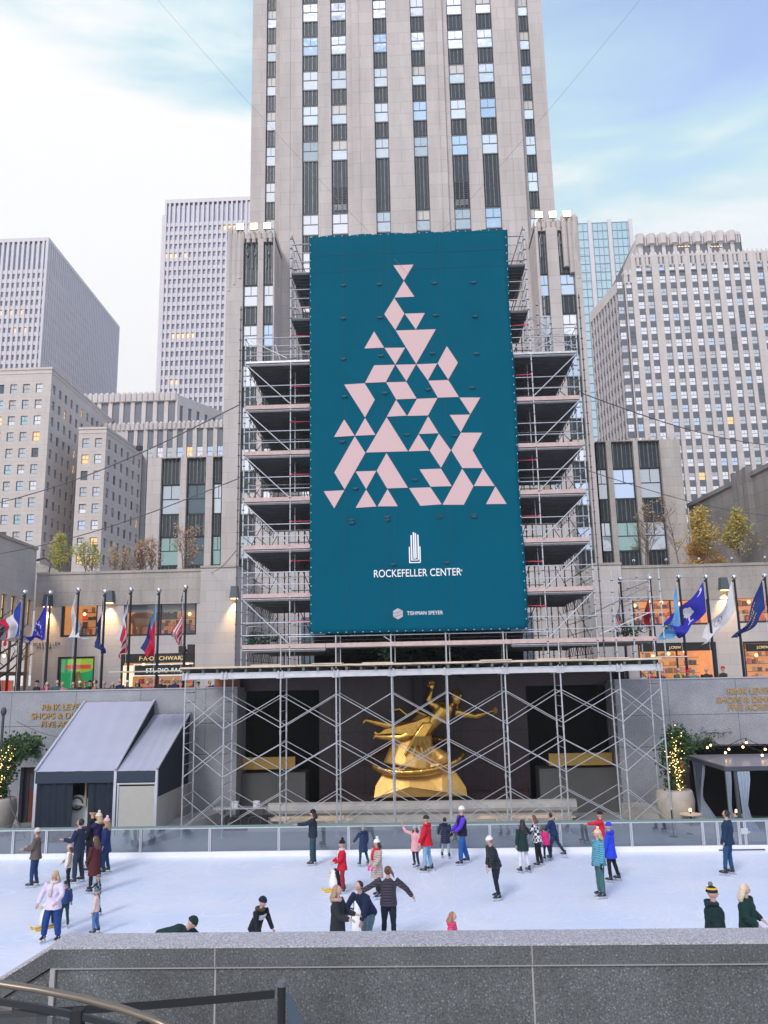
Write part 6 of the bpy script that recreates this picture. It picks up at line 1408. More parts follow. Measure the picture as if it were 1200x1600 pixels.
def odds():
    o = thing('equipment_table', 'folding table with white tubs and tools by the left scaffold legs', 'table', (X(382, 36.9, 1270), 36.9, 0)); m_ = MB(); m_.box(-1.3,1.0,-.3,.3,.86,.9); m_.build('tabletop', M['alu'], o); m_ = MB(); [m_.tube([(a,b,0),(a,b,.86)], .02, 5) for a in (-.9,.8) for b in (-.2,.2)]; m_.build('legs', M['pipe_dark'], o)
    for i, dx in enumerate((-.42,.52)): q = tag(MB().tube([(0,0,0),(0,0,.24),(0,0,.25)], [.14,.16,.15], 14).build('tub', M['white']), 'white plastic tub on the equipment table, %s one' % ('left' if i == 0 else 'right'), 'tub', 'white tubs on the equipment table'); q.location = (X(382,36.9,1270)+dx, 36.9, .9)
    q = thing('cable_reel', 'dark coiled cable and tool crate under the equipment table', 'cable', (X(385, 36.7, 1280), 36.7, 0)); m_ = MB(); m_.box(-.9,.9,-.2,.3,0,.55); m_.build('crate', M['black'], q); m_ = MB(); [m_.tube([(c+.28*math.cos(a*.5),-.26-.01*(a%3),.35+.24*math.sin(a*.5)) for a in range(14)], .015, 5) for c in (-.45,.4)]; m_.build('coil', M['pipe_dark'], q)
    # heater frame by the left planter
    q = thing('metal_stand', 'dark looped metal stand leaning beside the left planter', 'stand', (X(27, 35, 1290), 35, 0)); m_ = MB(); m_.tube([(-.5,0,2.1),(-.25,0,1.2),(.35,0,.15),(.3,0,.03),(-.3,0,.03)], .035, 8); m_.tube([(-.8,0,.45),(-.1,0,.62),(-.1,0,.05)], .02, 6); m_.build('tube', M['pipe_dark'], q)
    q = thing('lamp_column', 'dark lamp column at the far left edge above the planter', 'post', (X(3, 37.5, 1150), 37.5, 0)); m_ = MB(); m_.tube([(0,0,0),(0,0,5.0),(0,0,5.3)], [.07,.06,.02], 8); m_.build('column', M['pavframe'], q); m_ = MB(); m_.ball((0,0,5.1), (.13,.13,.2), 10); m_.build('head', M['pavframe'], q)
    # hanging cables
    W_ = [((375,632,35),(-40,795,46),'cable running from the scaffold down to the left edge, upper one',.03,.6), ((372,748,35),(-40,872,46),'cable running from the scaffold down to the left edge, lower one',.025,.5),
          ((245,-2,40),(640,430,34.6),'thin cable crossing the sky and tower at upper left',.007,.2), ((1006,-8,40),(690,362,35.2),'thin cable crossing the sky and tower at upper right',.007,.2),
          ((908,614,35),(1240,700,50),'cable running from the scaffold to the right, upper one',.025,.5), ((918,735,35),(1240,810,50),'cable running from the scaffold to the right, lower one',.018,.4), ((371,858,35),(330,895,58),'short cable from scaffold to the left shop roof',.02,.2),
          ((26,1127,38),(130,1153,38.9),'black cable slung along the granite wall above the left door',.014,.25)]
    for (a, b, lb, r, sag) in W_:
        p, q = P(*a), P(*b); m_ = MB(); m_.tube([p.lerp(q, i/24)-Vector((0,0,sag*math.sin(math.pi*i/24))) for i in range(25)], r, 5, cap=False); tag(m_.build('cable', M['pipe_dark']), lb, 'cable')
    q = P(218, 700, 41); o = tag(MB().box(-.15,.15,-.1,.1,-.12,.1).tube([(0,0,.1),(0,0,.25)], .02, 6).build('cable_box', M['black']), 'small black box hanging on the upper left cable', 'box'); o.location = q
    # small roof lamp and pole on the left terrace
    q = P(72, 900, SY+.3); o = thing('roof_lamp', 'small hooked dark lamp on the left roof corner', 'lamp', q); m_ = MB(); m_.tube([(-.3,0,0),(.2,0,.25),(.3,0,.9),(-.1,0,1.3),(-.7,0,1.25)], .06, 6); m_.build('arm', M['pipe_dark'], o); m_ = MB(); m_.box(-1.0,-.55,-.1,.1,1.12,1.25); m_.build('head', M['frame_grey'], o)
    for i, x in enumerate(np.linspace(bx(985,890).x, bx(1190,890).x, 5)): o = thing('roof_spotlight', 'small silver spotlight on the right roof edge, %s from left' % ('first','second','third','fourth','fifth')[i], 'spotlight', (x+.2, SY-.2, 13.68), 0, 'small roof spotlights'); m_ = MB(); m_.ball((0,-.1,.32), .12, 8); m_.build('head', M['chrome'], o); m_ = MB(); m_.tube([(0,0,0),(0,0,.25)], .025, 5); m_.build('stem', M['pipe_dark'], o)
    o = thing('sidewalk_barrier', 'orange brown plywood barrier behind the parapet left of the niche', 'barrier', (X(355, 40.1, 1066), 40.1, 4.7)); m_ = MB(); m_.box(-.62,.62,-.03,.03,.6,1.75); m_.build('panel', M['rust'], o); m_ = MB(); [m_.box(a-.04,a+.04,.03,.09,0,1.75) for a in (-.5,.5)]; m_.build('post', M['frame'], o)
M['rust'] = mat('rusty_plywood', (.30,.12,.06), .7)
odds()
# ------------------------------------------------------------------ people
M['skin'] = mat('skin', (.56,.33,.26), .55); M['skin_d'] = mat('skin_tan', (.38,.21,.15), .55)
M['eye'] = mat('eye', (.02,.015,.012), .3); M['lip'] = mat('lip', (.35,.11,.10), .5); M['blade'] = mat('skate_blade', (.6,.62,.66), .25, .9)
_cl = {}
def cloth(c, rough=.85, pat=None):
    k = (c, pat)
    if k in _cl: return _cl[k]
    if pat == 'check':
        m_ = mat('checked_cloth', c, rough); t = m_.node_tree; g = t.nodes.new('ShaderNodeTexCoord'); n = t.nodes.new('ShaderNodeTexChecker'); n.inputs['Scale'].default_value = 11; n.inputs['Color1'].default_value = (.7,.7,.72,1); n.inputs['Color2'].default_value = (.015,.015,.02,1); t.links.new(g.outputs['Object'], n.inputs[0]); t.links.new(n.outputs[0], t.nodes['Principled BSDF'].inputs[0])
    elif pat == 'blot':
        m_ = mat('patterned_cloth', c, rough); t = m_.node_tree; g = t.nodes.new('ShaderNodeTexCoord'); n = t.nodes.new('ShaderNodeTexVoronoi'); n.inputs['Scale'].default_value = 12; r = t.nodes.new('ShaderNodeValToRGB'); r.color_ramp.interpolation = 'CONSTANT'; r.color_ramp.elements[0].color = (.4,.42,.48,1); r.color_ramp.elements[1].position = .42; r.color_ramp.elements[1].color = (*c,1); t.links.new(g.outputs['Object'], n.inputs[0]); t.links.new(n.outputs['Distance'], r.inputs[0]); t.links.new(r.outputs[0], t.nodes['Principled BSDF'].inputs[0])
    elif pat == 'puff':      # horizontal quilting
        m_ = mat('quilted_cloth', c, .6, noise_amt=.15, nscale=8); t = m_.node_tree; g = t.nodes.new('ShaderNodeTexCoord'); n = t.nodes.new('ShaderNodeTexWave'); n.bands_direction = 'Z'; n.inputs['Scale'].default_value = 5.2; n.inputs['Distortion'].default_value = 1.2; n.wave_profile = 'SIN'; bp = t.nodes.new('ShaderNodeBump'); bp.inputs['Strength'].default_value = .9; bp.inputs['Distance'].default_value = .03; t.links.new(g.outputs['Object'], n.inputs[0]); t.links.new(n.outputs['Fac'], bp.inputs['Height']); t.links.new(bp.outputs[0], t.nodes['Principled BSDF'].inputs['Normal'])
    else: m_ = mat('cloth', c, rough, spec=.25, noise_amt=.16, nscale=7, bump=.9, bscale=9)
    _cl[k] = m_; return m_
def person(lab, foot=None, top=None, pos=None, H=1.7, base=0.0, face=0, lean=0, headturn=0, headtilt=0, legs=((6,-4),(-6,-8)), spread=.03, armL=((.25,.05,-1),(.1,.25,-1)), armR=((.25,.05,-1),(.1,.25,-1)),
           coat=((.05,.06,.1),0.0,None), sleeve=None, trou=(.03,.04,.07), wide=1.0, skin='skin', hat=None, pom=None, hair=None, hairlen=0, hood=None, scarf=None, skates=True, glove=None, low=False, stripe=None, bulk=1.0, pony=False, child=False, headpx=None, group='skaters on the rink', extra=None, glasses=False, curly=False, band=None):
    """face: heading in degrees, 0 = towards the viewer, 90 = towards the right of the photo, -90 = left, 180 = away. coat = (colour, length below hip in units of H, pattern)"""
    if foot: g = G(foot[0], foot[1], base); x, y = g.x, g.y
    else: x, y = pos
    if top is not None: H = max(.8, (P(foot[0], top, y).z-base-.07))
    rz = R(face)+math.pi         # local +Y is forward; heading 0 looks to -Y
    t = thing('person', lab, 'person', (x, y, base), rz, group); bulk *= 1.13
    h = H; sk = .085 if skates else .0
    hs = 1.12 if child else 1.0
    la = R(lean); sp_ = Vector((0, math.sin(la), math.cos(la)))
    thl, shl = .242*h, .232*h; ank = {}
    low_z = 0; J = []
    for i, s in enumerate((-1, 1)):
        a, b = R(legs[i][0]), R(legs[i][1]); hip = Vector((s*.052*h, 0, 0)); sd_ = s*spread*h
        kn = hip+Vector((sd_*.6, math.sin(a)*thl, -math.cos(a)*thl)); an = kn+Vector((sd_*.6, math.sin(b)*shl, -math.cos(b)*shl)); J.append((hip, kn, an)); low_z = min(low_z, an.z)
    pz = -low_z+.045*h+sk; O = Vector((0, 0, pz))
    J = [[q+O for q in j] for j in J]
    neck = O+sp_*.300*h; chest = O+sp_*.215*h; waist = O+sp_*.11*h
    hl_ = la*.6+R(headtilt); hd = Vector((0, math.sin(hl_), math.cos(hl_))); hh = .130*h*hs; hc = neck+sp_*.012*h+hd*(.030*h+hh*.48)
    HM = Matrix.Rotation(R(headturn), 3, 'Z') @ Matrix.Rotation(-hl_*1.0, 3, 'X')
    fw = HM @ Vector((0,1,0))
    body = MB(); SK = M[skin]
    rx, ry = .090*h*bulk, .062*h*bulk
    body.tube([O-Vector((0,0,.03*h)), O+sp_*.04*h, waist, chest, neck-sp_*.02*h], [(.075*h,.055*h),(.085*h,.06*h),(.072*h,.052*h),(.09*h,.06*h),(.05*h,.045*h)], 14, ref=(1,0,0))
    body.tube([neck-sp_*.03*h, neck+hd*.05*h], .030*h, 10)
    arms = []
    for i, s in enumerate((-1, 1)):
        A = (armL, armR)[i]; up_ = Vector((A[0][0]*s, A[0][1], A[0][2])).normalized(); fo = Vector((A[1][0]*s, A[1][1], A[1][2])).normalized()
        sh = O+sp_*.278*h+Vector((s*.098*h*bulk, 0, 0)); el = sh+up_*.165*h; wr = el+fo*.145*h; arms.append((sh, el, wr, fo))
        body.tube([sh, sh.lerp(el,.5), el], [.028*h,.026*h,.020*h], 8); body.tube([el, el.lerp(wr,.4), wr], [.021*h,.020*h,.014*h], 8)
        body.tube([wr-fo*.005*h, wr+fo*.02*h, wr+fo*.05*h], [(.014*h,.014*h),(.022*h,.013*h),(.021*h,.011*h)], 8)
    for hip, kn, an in J:
        body.tube([hip, hip.lerp(kn,.5), kn], [.052*h,.046*h,.032*h], 10); body.tube([kn, kn.lerp(an,.35), an], [.032*h,.033*h,.019*h], 10); body.tube([an-Vector((0,.02*h,.02*h)), an+Vector((0,.04*h,-.03*h)), an+Vector((0,.09*h,-.035*h))], [.02*h,.022*h,.015*h], 8)
    # head: skull, jaw, nose, ears
    def skull(v):
        v = v.copy()
        if v.z < 0: v.x *= 1+.30*v.z; v.y *= 1+.18*v.z if v.y > 0 else 1+.45*v.z
        return v
    body.ball(hc, (hh*.37, hh*.45, hh*.5), 16, mat=HM, fn=skull)
    body.tube([hc+HM@Vector((0,hh*.42,hh*.06)), hc+HM@Vector((0,hh*.52,-hh*.07)), hc+HM@Vector((0,hh*.42,-hh*.12))], [hh*.035,hh*.065,hh*.05], 6)
    for s in (-1, 1): body.ball(hc+HM@Vector((s*hh*.36,-hh*.02,-hh*.02)), (hh*.05,hh*.08,hh*.12), 6, mat=HM)
    fing = MB()
    for i, (sh, el, wr, fo) in enumerate(arms):
        s = (-1, 1)[i]; k = Vector((0,0,1)) if abs(fo.z) < .85 else Vector((0,1,0)); side = fo.cross(k).normalized(); dn = fo.cross(side).normalized()
        pb = wr+fo*.045*h
        for q, (o_, l_) in enumerate(((-.015,.036),(-.005,.042),(.005,.039),(.015,.03))):
            b0 = pb+side*o_*h; m1 = b0+fo*l_*h*.55+dn*.003*h*(q+1)*s*.5; m2 = m1+fo*l_*h*.45+dn*.012*h; fing.tube([b0-fo*.01*h, m1, m2], [.0056*h,.0052*h,.004*h], 5)
        b0 = wr+fo*.018*h-side*.017*h; fing.tube([b0, b0+fo*.018*h-side*.013*h, b0+fo*.034*h-side*.012*h+dn*.006*h], [.007*h,.0062*h,.005*h], 5)
    vox = .030 if low else .0125
    if low: fing = None
    me = remesh(body, vox, SK, 'body', 1, fing); me.materials.clear(); me.materials.append(SK); link('body', me, t)
    if not low or True:
        for s in (-1, 1):
            e = MB(); e.ball(hc+HM@Vector((s*hh*.15,hh*.385,hh*.05)), (hh*.055,hh*.035,hh*.035), 6); e.build('eye', M['eye'], t)
        e = MB(); e.ball(hc+HM@Vector((0,hh*.385,-hh*.24)), (hh*.10,hh*.04,hh*.025), 6); e.build('mouth', M['lip'], t)
    if glasses:
        e = MB(); [e.tube([hc+HM@Vector((s*hh*.15+hh*.1*math.cos(a), hh*.45, hh*.05+hh*.09*math.sin(a))) for a in np.linspace(0,6.28,9)], hh*.018, 4) for s in (-1,1)]; e.tube([hc+HM@Vector((-hh*.37,-.0,hh*.06)), hc+HM@Vector((-hh*.25,hh*.45,hh*.06)), hc+HM@Vector((hh*.25,hh*.45,hh*.06)), hc+HM@Vector((hh*.37,0,hh*.06))], hh*.02, 4); e.build('glasses', M['black'], t)
    # coat
    cc, clen, pat = coat; c_ = MB(); ex = .017*h
    c_.tube([neck+sp_*.012*h, neck-sp_*.015*h, neck-sp_*.055*h, chest, waist, O+sp_*.03*h, O-sp_*.045*h], [(.040*h,.040*h),(.062*h,.050*h),(.104*h*bulk,.064*h*bulk),(rx+ex*.8,ry+ex),(rx*.93+ex*.6,ry*.95+ex),(rx+ex,ry*1.05+ex),(rx*1.02+ex,ry*1.08+ex)], 18, ref=(1,0,0))
    if clen > .03:
        # skirt of the coat hangs and follows the thighs
        fwd = (J[0][1]+J[1][1])/2-O; dz = Vector((0, fwd.y*.35, -1)).normalized(); c_.tube([O+sp_*.03*h, O+dz*clen*h*.5, O+dz*(clen+.02)*h], [(rx+ex,ry*1.05+ex),(rx*1.08+ex,ry*1.2+ex*1.2),(rx*1.14+ex,ry*1.35+ex*1.3)], 18, ref=(1,0,0))
    slv = c_ if sleeve is None else MB()
    for sh, el, wr, fo in arms:
        slv.tube([sh-(el-sh).normalized()*.012*h-Vector((0,0,.004*h)), sh.lerp(el,.35), sh.lerp(el,.8), el], [.043*h*bulk,.042*h*bulk,.036*h*bulk,.034*h*bulk], 10); slv.tube([el-(wr-el).normalized()*.004*h, el.lerp(wr,.4), el.lerp(wr,.85), wr], [.034*h*bulk,.034*h*bulk,.028*h*bulk,.025*h*bulk], 10)
    vc = .034 if low else .016
    mt = cloth(cc, pat=pat); me = remesh(c_, vc, mt, 'coat', 2); wrinkle(me, h, len(lab)); link('coat', me, t)
    if sleeve is not None: me = remesh(slv, vc, cloth(sleeve), 'sleeves', 2); link('sleeves', me, t)
    if stripe:
        b_ = MB(); b_.tube([chest-sp_*.03*h, chest+sp_*.03*h], [(rx+ex*1.3,ry+ex*1.6)]*2, 18, ref=(1,0,0)); link('chest_panel', b_.mesh('chest_panel', cloth(*stripe) if isinstance(stripe[0], tuple) else cloth(stripe)), t)
    # trousers
    if not low:
        p_ = MB(); p_.tube([O+sp_*.07*h, O, O-Vector((0,0,.06*h))], [(.082*h,.060*h),(.092*h,.068*h),(.08*h,.06*h)], 14, ref=(1,0,0))
        for hip, kn, an in J: w_ = max(wide, .98); end = an+(kn-an).normalized()*.03*h; p_.tube([hip, hip.lerp(kn,.5), kn], [.060*h,.054*h*(.9+.1*w_),.039*h*w_], 12); p_.tube([kn-(an-kn).normalized()*.003*h, kn.lerp(an,.5), end, an+Vector((0,0,.012*h))], [.039*h*w_,.037*h*w_,.031*h*w_,.030*h*w_], 12)
        me = remesh(p_, .0145, cloth(trou), 'trousers', 2); wrinkle(me, h, 3+len(lab)); link('trousers', me, t)
        if extra == 'sidestripe':
            hip, kn, an = J[1]; b_ = MB(); q = Vector((.047*h,0,0)); b_.tube([hip+q*1.15, kn+q*.86, an+q*.72], [.010*h]*3, 6); b_.build('side_stripe', cloth((.75,.75,.78)), t)
        for hip, kn, an in J:
            b_ = MB(); z0 = an.z-.045*h; f_ = Vector((an.x, an.y, z0)); S = h/1.7; S = max(S, .72)
            b_.tube([an+Vector((0,-.012*S,.085*S)), an+Vector((0,-.012*S,.02)), Vector((an.x,an.y-.01,z0+.035))], [.052*S,.050*S,.048*S], 10); b_.tube([f_+Vector((0,-.07*S,.03*S)), f_+Vector((0,.05*S,.034*S)), f_+Vector((0,.13*S,.028*S)), f_+Vector((0,.175*S,.022*S))], [(.042*S,.04*S),(.045*S,.045*S),(.043*S,.034*S),(.028*S,.02*S)], 10, ref=(1,0,0))
            me = remesh(b_, .012, M['boot'] if skates else M['black'], 'ice_skate' if skates else 'shoe', 1); o = link('ice_skate' if skates else 'shoe', me, t)
            if skates:
                b_ = MB(); q = f_; b_.box(q.x-.006, q.x+.006, q.y-.12*S, q.y+.18*S, max(.0, z0-.08), z0-.055); b_.box(q.x-.012, q.x+.012, q.y-.08*S, q.y-.03*S, z0-.055, z0+.01); b_.box(q.x-.012, q.x+.012, q.y+.07*S, q.y+.13*S, z0-.055, z0+.01); b_.build('blade', M['blade'], o)
                b_ = MB(); [b_.tube([f_+Vector((-.046*S, .03*k, .075*S-.018*k)), f_+Vector((0,.035+.03*k,.085*S-.018*k)), f_+Vector((.046*S,.03*k,.075*S-.018*k))], .007, 4) for k in range(3)]; b_.build('straps', M['white'], o)
    if glove:
        for sh, el, wr, fo in arms: b_ = MB(); b_.tube([wr-fo*.01*h, wr+fo*.02*h, wr+fo*.055*h, wr+fo*.08*h, wr+fo*.088*h], [(.018*h,.018*h),(.026*h,.018*h),(.028*h,.018*h),(.022*h,.015*h),(.01*h,.008*h)], 8); q = fo.cross(Vector((0,1,.3))).normalized(); b_.tube([wr+fo*.02*h, wr+fo*.04*h+q*.026*h, wr+fo*.055*h+q*.028*h], [.010*h,.010*h,.006*h], 6); b_.smooth = True; b_.build('glove', cloth(glove), t)
    hv = lambda v: hc+HM@Vector(v)*hh
    # hair
    if hair:
        b_ = MB(); cut = (lambda v: Vector((v.x, (v.y if v.y < .1 else v.y*.80), v.z if v.z > -.2 else -.2+(v.z+.2)*.9))) 
        b_.ball(hv((0,-.07,.07)), (hh*.42,hh*.45,hh*.47), 16, mat=HM, fn=cut)
        if hairlen > 0:
            rg_ = random.Random(len(lab)); L_ = hairlen*h
            for k in range(11 if not pony else 0):
                a = -math.pi*(.04+.92*k/10); xx, yy_ = math.cos(a)*.38, math.sin(a)*.40-.05; p0 = hv((xx*.8,yy_*.8,.1)); p1 = hv((xx*1.05,yy_*1.12,-.35)); bk = sp_*-1; p2 = p1+bk*L_*.55+Vector((xx*.25*hh,-.02*h,0)); p3 = p2+bk*L_*.45+Vector((rg_.uniform(-.01,.01)*h,.0,0))
                if curly: p2 += Vector((rg_.uniform(-.02,.02)*h, rg_.uniform(-.02,.02)*h, 0))
                b_.tube([p0, p1, p2, p3], [hh*.12,hh*.17,hh*.15,hh*.05], 7)
            if pony: b_.tube([hv((0,-.42,.25)), hv((.25,-.75,.3)), hv((.55,-.95,-.05)), hv((.72,-.95,-.5))], [hh*.12,hh*.17,hh*.15,hh*.04], 8)
        me = remesh(b_, .024 if low else .011, hairm(hair), 'hair', 1); link('hair', me, t)
    if hat:
        b_ = MB(); kk = lambda v: Vector((v.x, v.y, v.z if v.z > -.12 else -.12))
        b_.ball(hv((0,-.03,.17)), (hh*.43,hh*.48,hh*.46), 16, mat=HM, fn=kk); 
        b_.tube([hv((0,-.03,.09)), hv((0,-.03,.23))], [(hh*.455,hh*.505)]*2, 16, ref=tuple(HM@Vector((1,0,0))))
        if hat == 'cap': pass
        o = link('hat', remesh(b_, .024 if low else .011, cloth(hat), 'hat', 1), t)
        if pom: b_ = MB(); b_.ball(hv((0,-.08,.74)), hh*.2, 10, fn=lambda v: v*(1+.12*math.sin(v.x*9+v.y*7)*math.cos(v.z*8))); b_.build('pompom', cloth(pom), o)
        if band: b_ = MB(); b_.tube([hv((0,-.03,.35)), hv((0,-.03,.47))], [(hh*.43,hh*.475),(hh*.39,hh*.43)], 18, ref=tuple(HM@Vector((1,0,0)))); b_.build('hat_band', cloth(band), o)
    if hood:
        b_ = MB(); n = 12
        b_.tube([neck+Vector((math.cos(a)*.062*h, math.sin(a)*.058*h-.018*h, .006*h+.012*h*math.sin(a)*-1)) for a in np.linspace(0, 2*math.pi, n)], .026*h, 8, cap=False); b_.ball(neck+Vector((0,-.062*h,-.012*h)), (.062*h,.035*h,.045*h), 10)
        link('hood', remesh(b_, .03 if low else .014, cloth(hood, pat=None), 'hood', 1), t)
    if scarf: b_ = MB(); b_.tube([neck+Vector((math.cos(a)*.046*h, math.sin(a)*.046*h, .004*h)) for a in np.linspace(0, 2*math.pi, 12)], .024*h, 8, cap=False); b_.tube([neck+Vector((.01*h,.055*h,0)), chest+Vector((.012*h,.088*h*bulk,0)), waist+Vector((.015*h,.09*h*bulk,0))], [(.03*h,.012*h)]*3, 8, ref=(1,0,0)); b_.smooth = True; b_.build('scarf', cloth(scarf), t)
    if headpx:
        tp = hc+hd*hh*.5; g = G(headpx[0], headpx[1], tp.z+base); r_ = Matrix.Rotation(rz, 3, 'Z') @ Vector((tp.x, tp.y, 0)); t.location = (g.x-r_.x, g.y-r_.y, base)
    return t, arms
_hm = {}
def hairm(c):
    if c not in _hm: _hm[c] = mat('hair', c, .55, noise_amt=.35, nscale=22, bump=.6, bscale=45)
    return _hm[c]
def wrinkle(me, h, seed):
    n = len(me.vertices); co_ = np.empty(n*3, 'f'); me.vertices.foreach_get('co', co_); co_ = co_.reshape(-1,3); no = np.empty(n*3, 'f'); me.vertices.foreach_get('normal', no); no = no.reshape(-1,3)
    s = seed*.7; f = np.sin(co_[:,2]*34+np.sin(co_[:,0]*17+s)*2.2+co_[:,1]*12+s)*.5+np.sin(co_[:,2]*61-co_[:,0]*23+s*2)*.3+np.sin(co_[:,0]*40+co_[:,2]*15+s)*.3
    co_ += no*(f[:,None]*.0042); me.vertices.foreach_set('co', co_.ravel()); me.update()
M['boot'] = mat('skate_boot', (.018,.02,.028), .5, noise_amt=.3)
BLK=(.012,.014,.018); NV=(.018,.028,.065); JE=(.05,.10,.20); DJ=(.02,.05,.13); BR=(.10,.045,.025); BL=(.50,.36,.20); DH=(.02,.014,.012)
hang = ((.18,.02,-1),(.05,.2,-1))
person('man in a brown blazer, blue jeans and pale cap at far left of the ice', (53,1386), 1294, face=-80, coat=((.13,.10,.085),.05,None), trou=DJ, hat=(.62,.55,.48), hair=(.2,.12,.07), armL=((.1,.3,-1),(0,1,.05)), armR=((.1,.3,-1),(0,1,.0)), legs=((8,0),(2,-6)))
person('tall man in a dark navy sweater and trousers holding one hand out near the tent', (121,1380), 1279, face=-95, coat=(NV,.03,None), trou=(.03,.045,.07), hair=DH, armL=((.1,.5,-1),(0,1,.15)), armR=((.1,.3,-1),(.0,1,.1)), legs=((6,-2),(-2,-6)), wide=1.15)
person('person in a black beanie mostly hidden behind the girl in the cream hat', (141,1362), 1263, face=-90, coat=(BLK,.1,None), trou=BLK, hat=BLK)
person('girl in a cream bobble hat and dark purple jacket reaching to the left', (150,1362), 1270, face=-85, coat=((.03,.02,.10),.04,None), trou=NV, hat=(.68,.60,.48), pom=(.75,.7,.6), hair=BL, hairlen=.08, scarf=(.6,.55,.35), armL=((.1,1,-.3),(0,1,-.1)), armR=((.1,.8,-.6),(0,1,-.1)))
person('girl in a pink bobble hat and long navy parka beside the left fence', (163,1365), 1278, face=-75, coat=((.012,.035,.12),.15,None), trou=DJ, hat=(.70,.42,.45), pom=(.8,.6,.62), hair=(.32,.20,.11), hairlen=.12, hood=(.28,.19,.12), armL=hang, armR=((.2,-.1,-1),(.2,.1,-1)))
person('woman in a long maroon coat with brown hair seen from behind left', (146,1396), 1306, face=-105, coat=((.085,.018,.022),.22,None), trou=BLK, hair=BR, hairlen=.13, scarf=BLK, armL=((.1,.2,-1),(0,.6,-1)), armR=((.15,.1,-1),(.05,.5,-1)))
person('young person in a pink beanie and white vest with beige sleeves behind the blonde woman', (105,1392), 1320, face=-50, coat=((.70,.68,.66),.02,None), sleeve=(.33,.24,.19), trou=BLK, hat=(.62,.42,.40), hair=BR, hairlen=.08, armL=((.2,.1,-1),(.1,.5,-1)), armR=((.3,0,-1),(-.4,.8,-.4)))
person('small child in dark green trousers half hidden behind the blonde woman', (99,1450), 1378, face=-150, coat=((.03,.05,.16),.02,None), trou=(.01,.05,.045), hat=(.02,.04,.05), child=True)
person('blonde woman in a lilac jacket and wide blue trousers walking on the near left ice', (80,1472), 1360, face=-5, headturn=-10, coat=((.66,.58,.72),.07,None), trou=(.015,.055,.22), wide=1.45, hair=BL, hairlen=.13, stripe=None, scarf=(.62,.55,.52), armL=((.35,.3,-1),(-.2,.9,-.6)), armR=((.5,.1,-1),(.3,.3,-1)), legs=((2,0),(12,-4)), spread=.05, glove=None)
person('child in a blue-grey beanie and dark patterned jacket standing behind the cream-jacket child', (151,1432), 1368, face=-80, coat=(BLK,.02,'blot'), trou=(.1,.15,.25), hat=(.12,.17,.22), child=True, armL=((.1,.9,-.5),(0,1,-.1)))
person('child in a teal-grey beanie, cream-pink jacket and blue jeans facing left', (148,1461), 1390, face=-80, coat=((.70,.50,.46),.03,None), trou=(.08,.17,.36), wide=1.2, hat=(.09,.15,.20), hair=BL, child=True, armL=((.1,.1,-1),(0,.2,-1)), armR=((.1,.1,-1),(0,.3,-1)))
def cut(lab, px, py, H, **k):
    """someone whose feet the near wall hides: stand them where head height H meets pixel py"""
    return person(lab, pos=(0, 20), H=H, headpx=(px, py), **k)
cut('man bending over in a dark green parka with grey fur hood at the near wall', 306, 1434, 1.80, face=92, lean=74, headtilt=-8, coat=((.012,.035,.038),.08,None), trou=BLK, hat=(.015,.03,.025), hood=(.34,.27,.24), glasses=True, bulk=1.1, armL=((.1,.8,-.7),(0,.8,-.6)), armR=((.1,.8,-.7),(0,.8,-.6)))
cut('child in a navy beanie and black and white jacket reaching down to the right', 412, 1402, 1.45, face=60, lean=24, coat=(BLK,.03,None), trou=BLK, hat=(.012,.018,.045), hood=(.07,.05,.045), stripe=((.6,.58,.6),), armL=((.2,.3,-1),(.1,.5,-1)), armR=((.5,.5,-.9),(.3,.5,-.9)), child=True)
person('person in dark teal trousers and black hat skating with one arm out by the fence', (489,1352), 1265, face=-85, coat=((.02,.03,.045),.03,None), trou=(.03,.07,.085), wide=1.2, hat=BLK, hair=DH, hairlen=.06, armL=((.1,1,-.35),(0,1,-.0)), armR=((.2,-.2,-1),(.1,.1,-1)), legs=((4,0),(-2,-4)))
person('child in a bright red coat and tartan leggings with a tall black bobble hat', (535,1396), 1314, face=-70, coat=((.55,.012,.035),.09,None), trou=(.32,.02,.04), hat=BLK, pom=BLK, scarf=(.7,.6,.6), child=True, armL=((.1,.4,-1),(0,1,-.4)), armR=((.1,.3,-1),(0,1,-.5)))
person('person in a long navy coat and grey beanie skating away at the fence', (568,1354), 1289, face=-140, coat=((.012,.03,.10),.19,'puff'), trou=(.02,.06,.07), hat=(.30,.32,.36), hood=(.012,.03,.10), armL=((.5,.3,-.8),(.2,.6,-.7)), legs=((8,2),(-6,-20)))
person('girl in a white bobble hat, beige puffer coat, red scarf and pink gloves', (590,1404), 1311, face=-55, coat=((.55,.43,.38),.19,'puff'), trou=BLK, hat=(.75,.72,.68), pom=(.75,.72,.68), hair=DH, hairlen=.06, scarf=(.6,.02,.05), glove=(.75,.06,.30), hood=(.45,.36,.32), armL=((.2,.4,-1),(0,.7,-.7)), armR=((.2,.1,-1),(.05,.4,-1)))
cut('woman with blonde-brown hair in a long black coat with fur collar reaching to the right', 527, 1383, 1.72, face=78, coat=((.022,.025,.03),.24,None), trou=BLK, hair=(.36,.22,.13), hairlen=.08, hood=(.50,.34,.27), armR=((.2,.4,-1),(.1,1,-.15)), armL=((.2,.4,-1),(0,1,-.25)))
cut('young man in a navy jacket and grey jeans crouching forward behind the penguin skating aid', 560, 1377, 1.72, face=-40, lean=34, headtilt=-12, coat=((.012,.02,.055),.03,None), trou=(.10,.16,.20), hair=DH, skin='skin', armL=((.3,.6,-.9),(0,.5,-1)), armR=((.4,.5,-.9),(-.3,.6,-.8)), legs=((22,-6),(4,-22)), spread=.05)
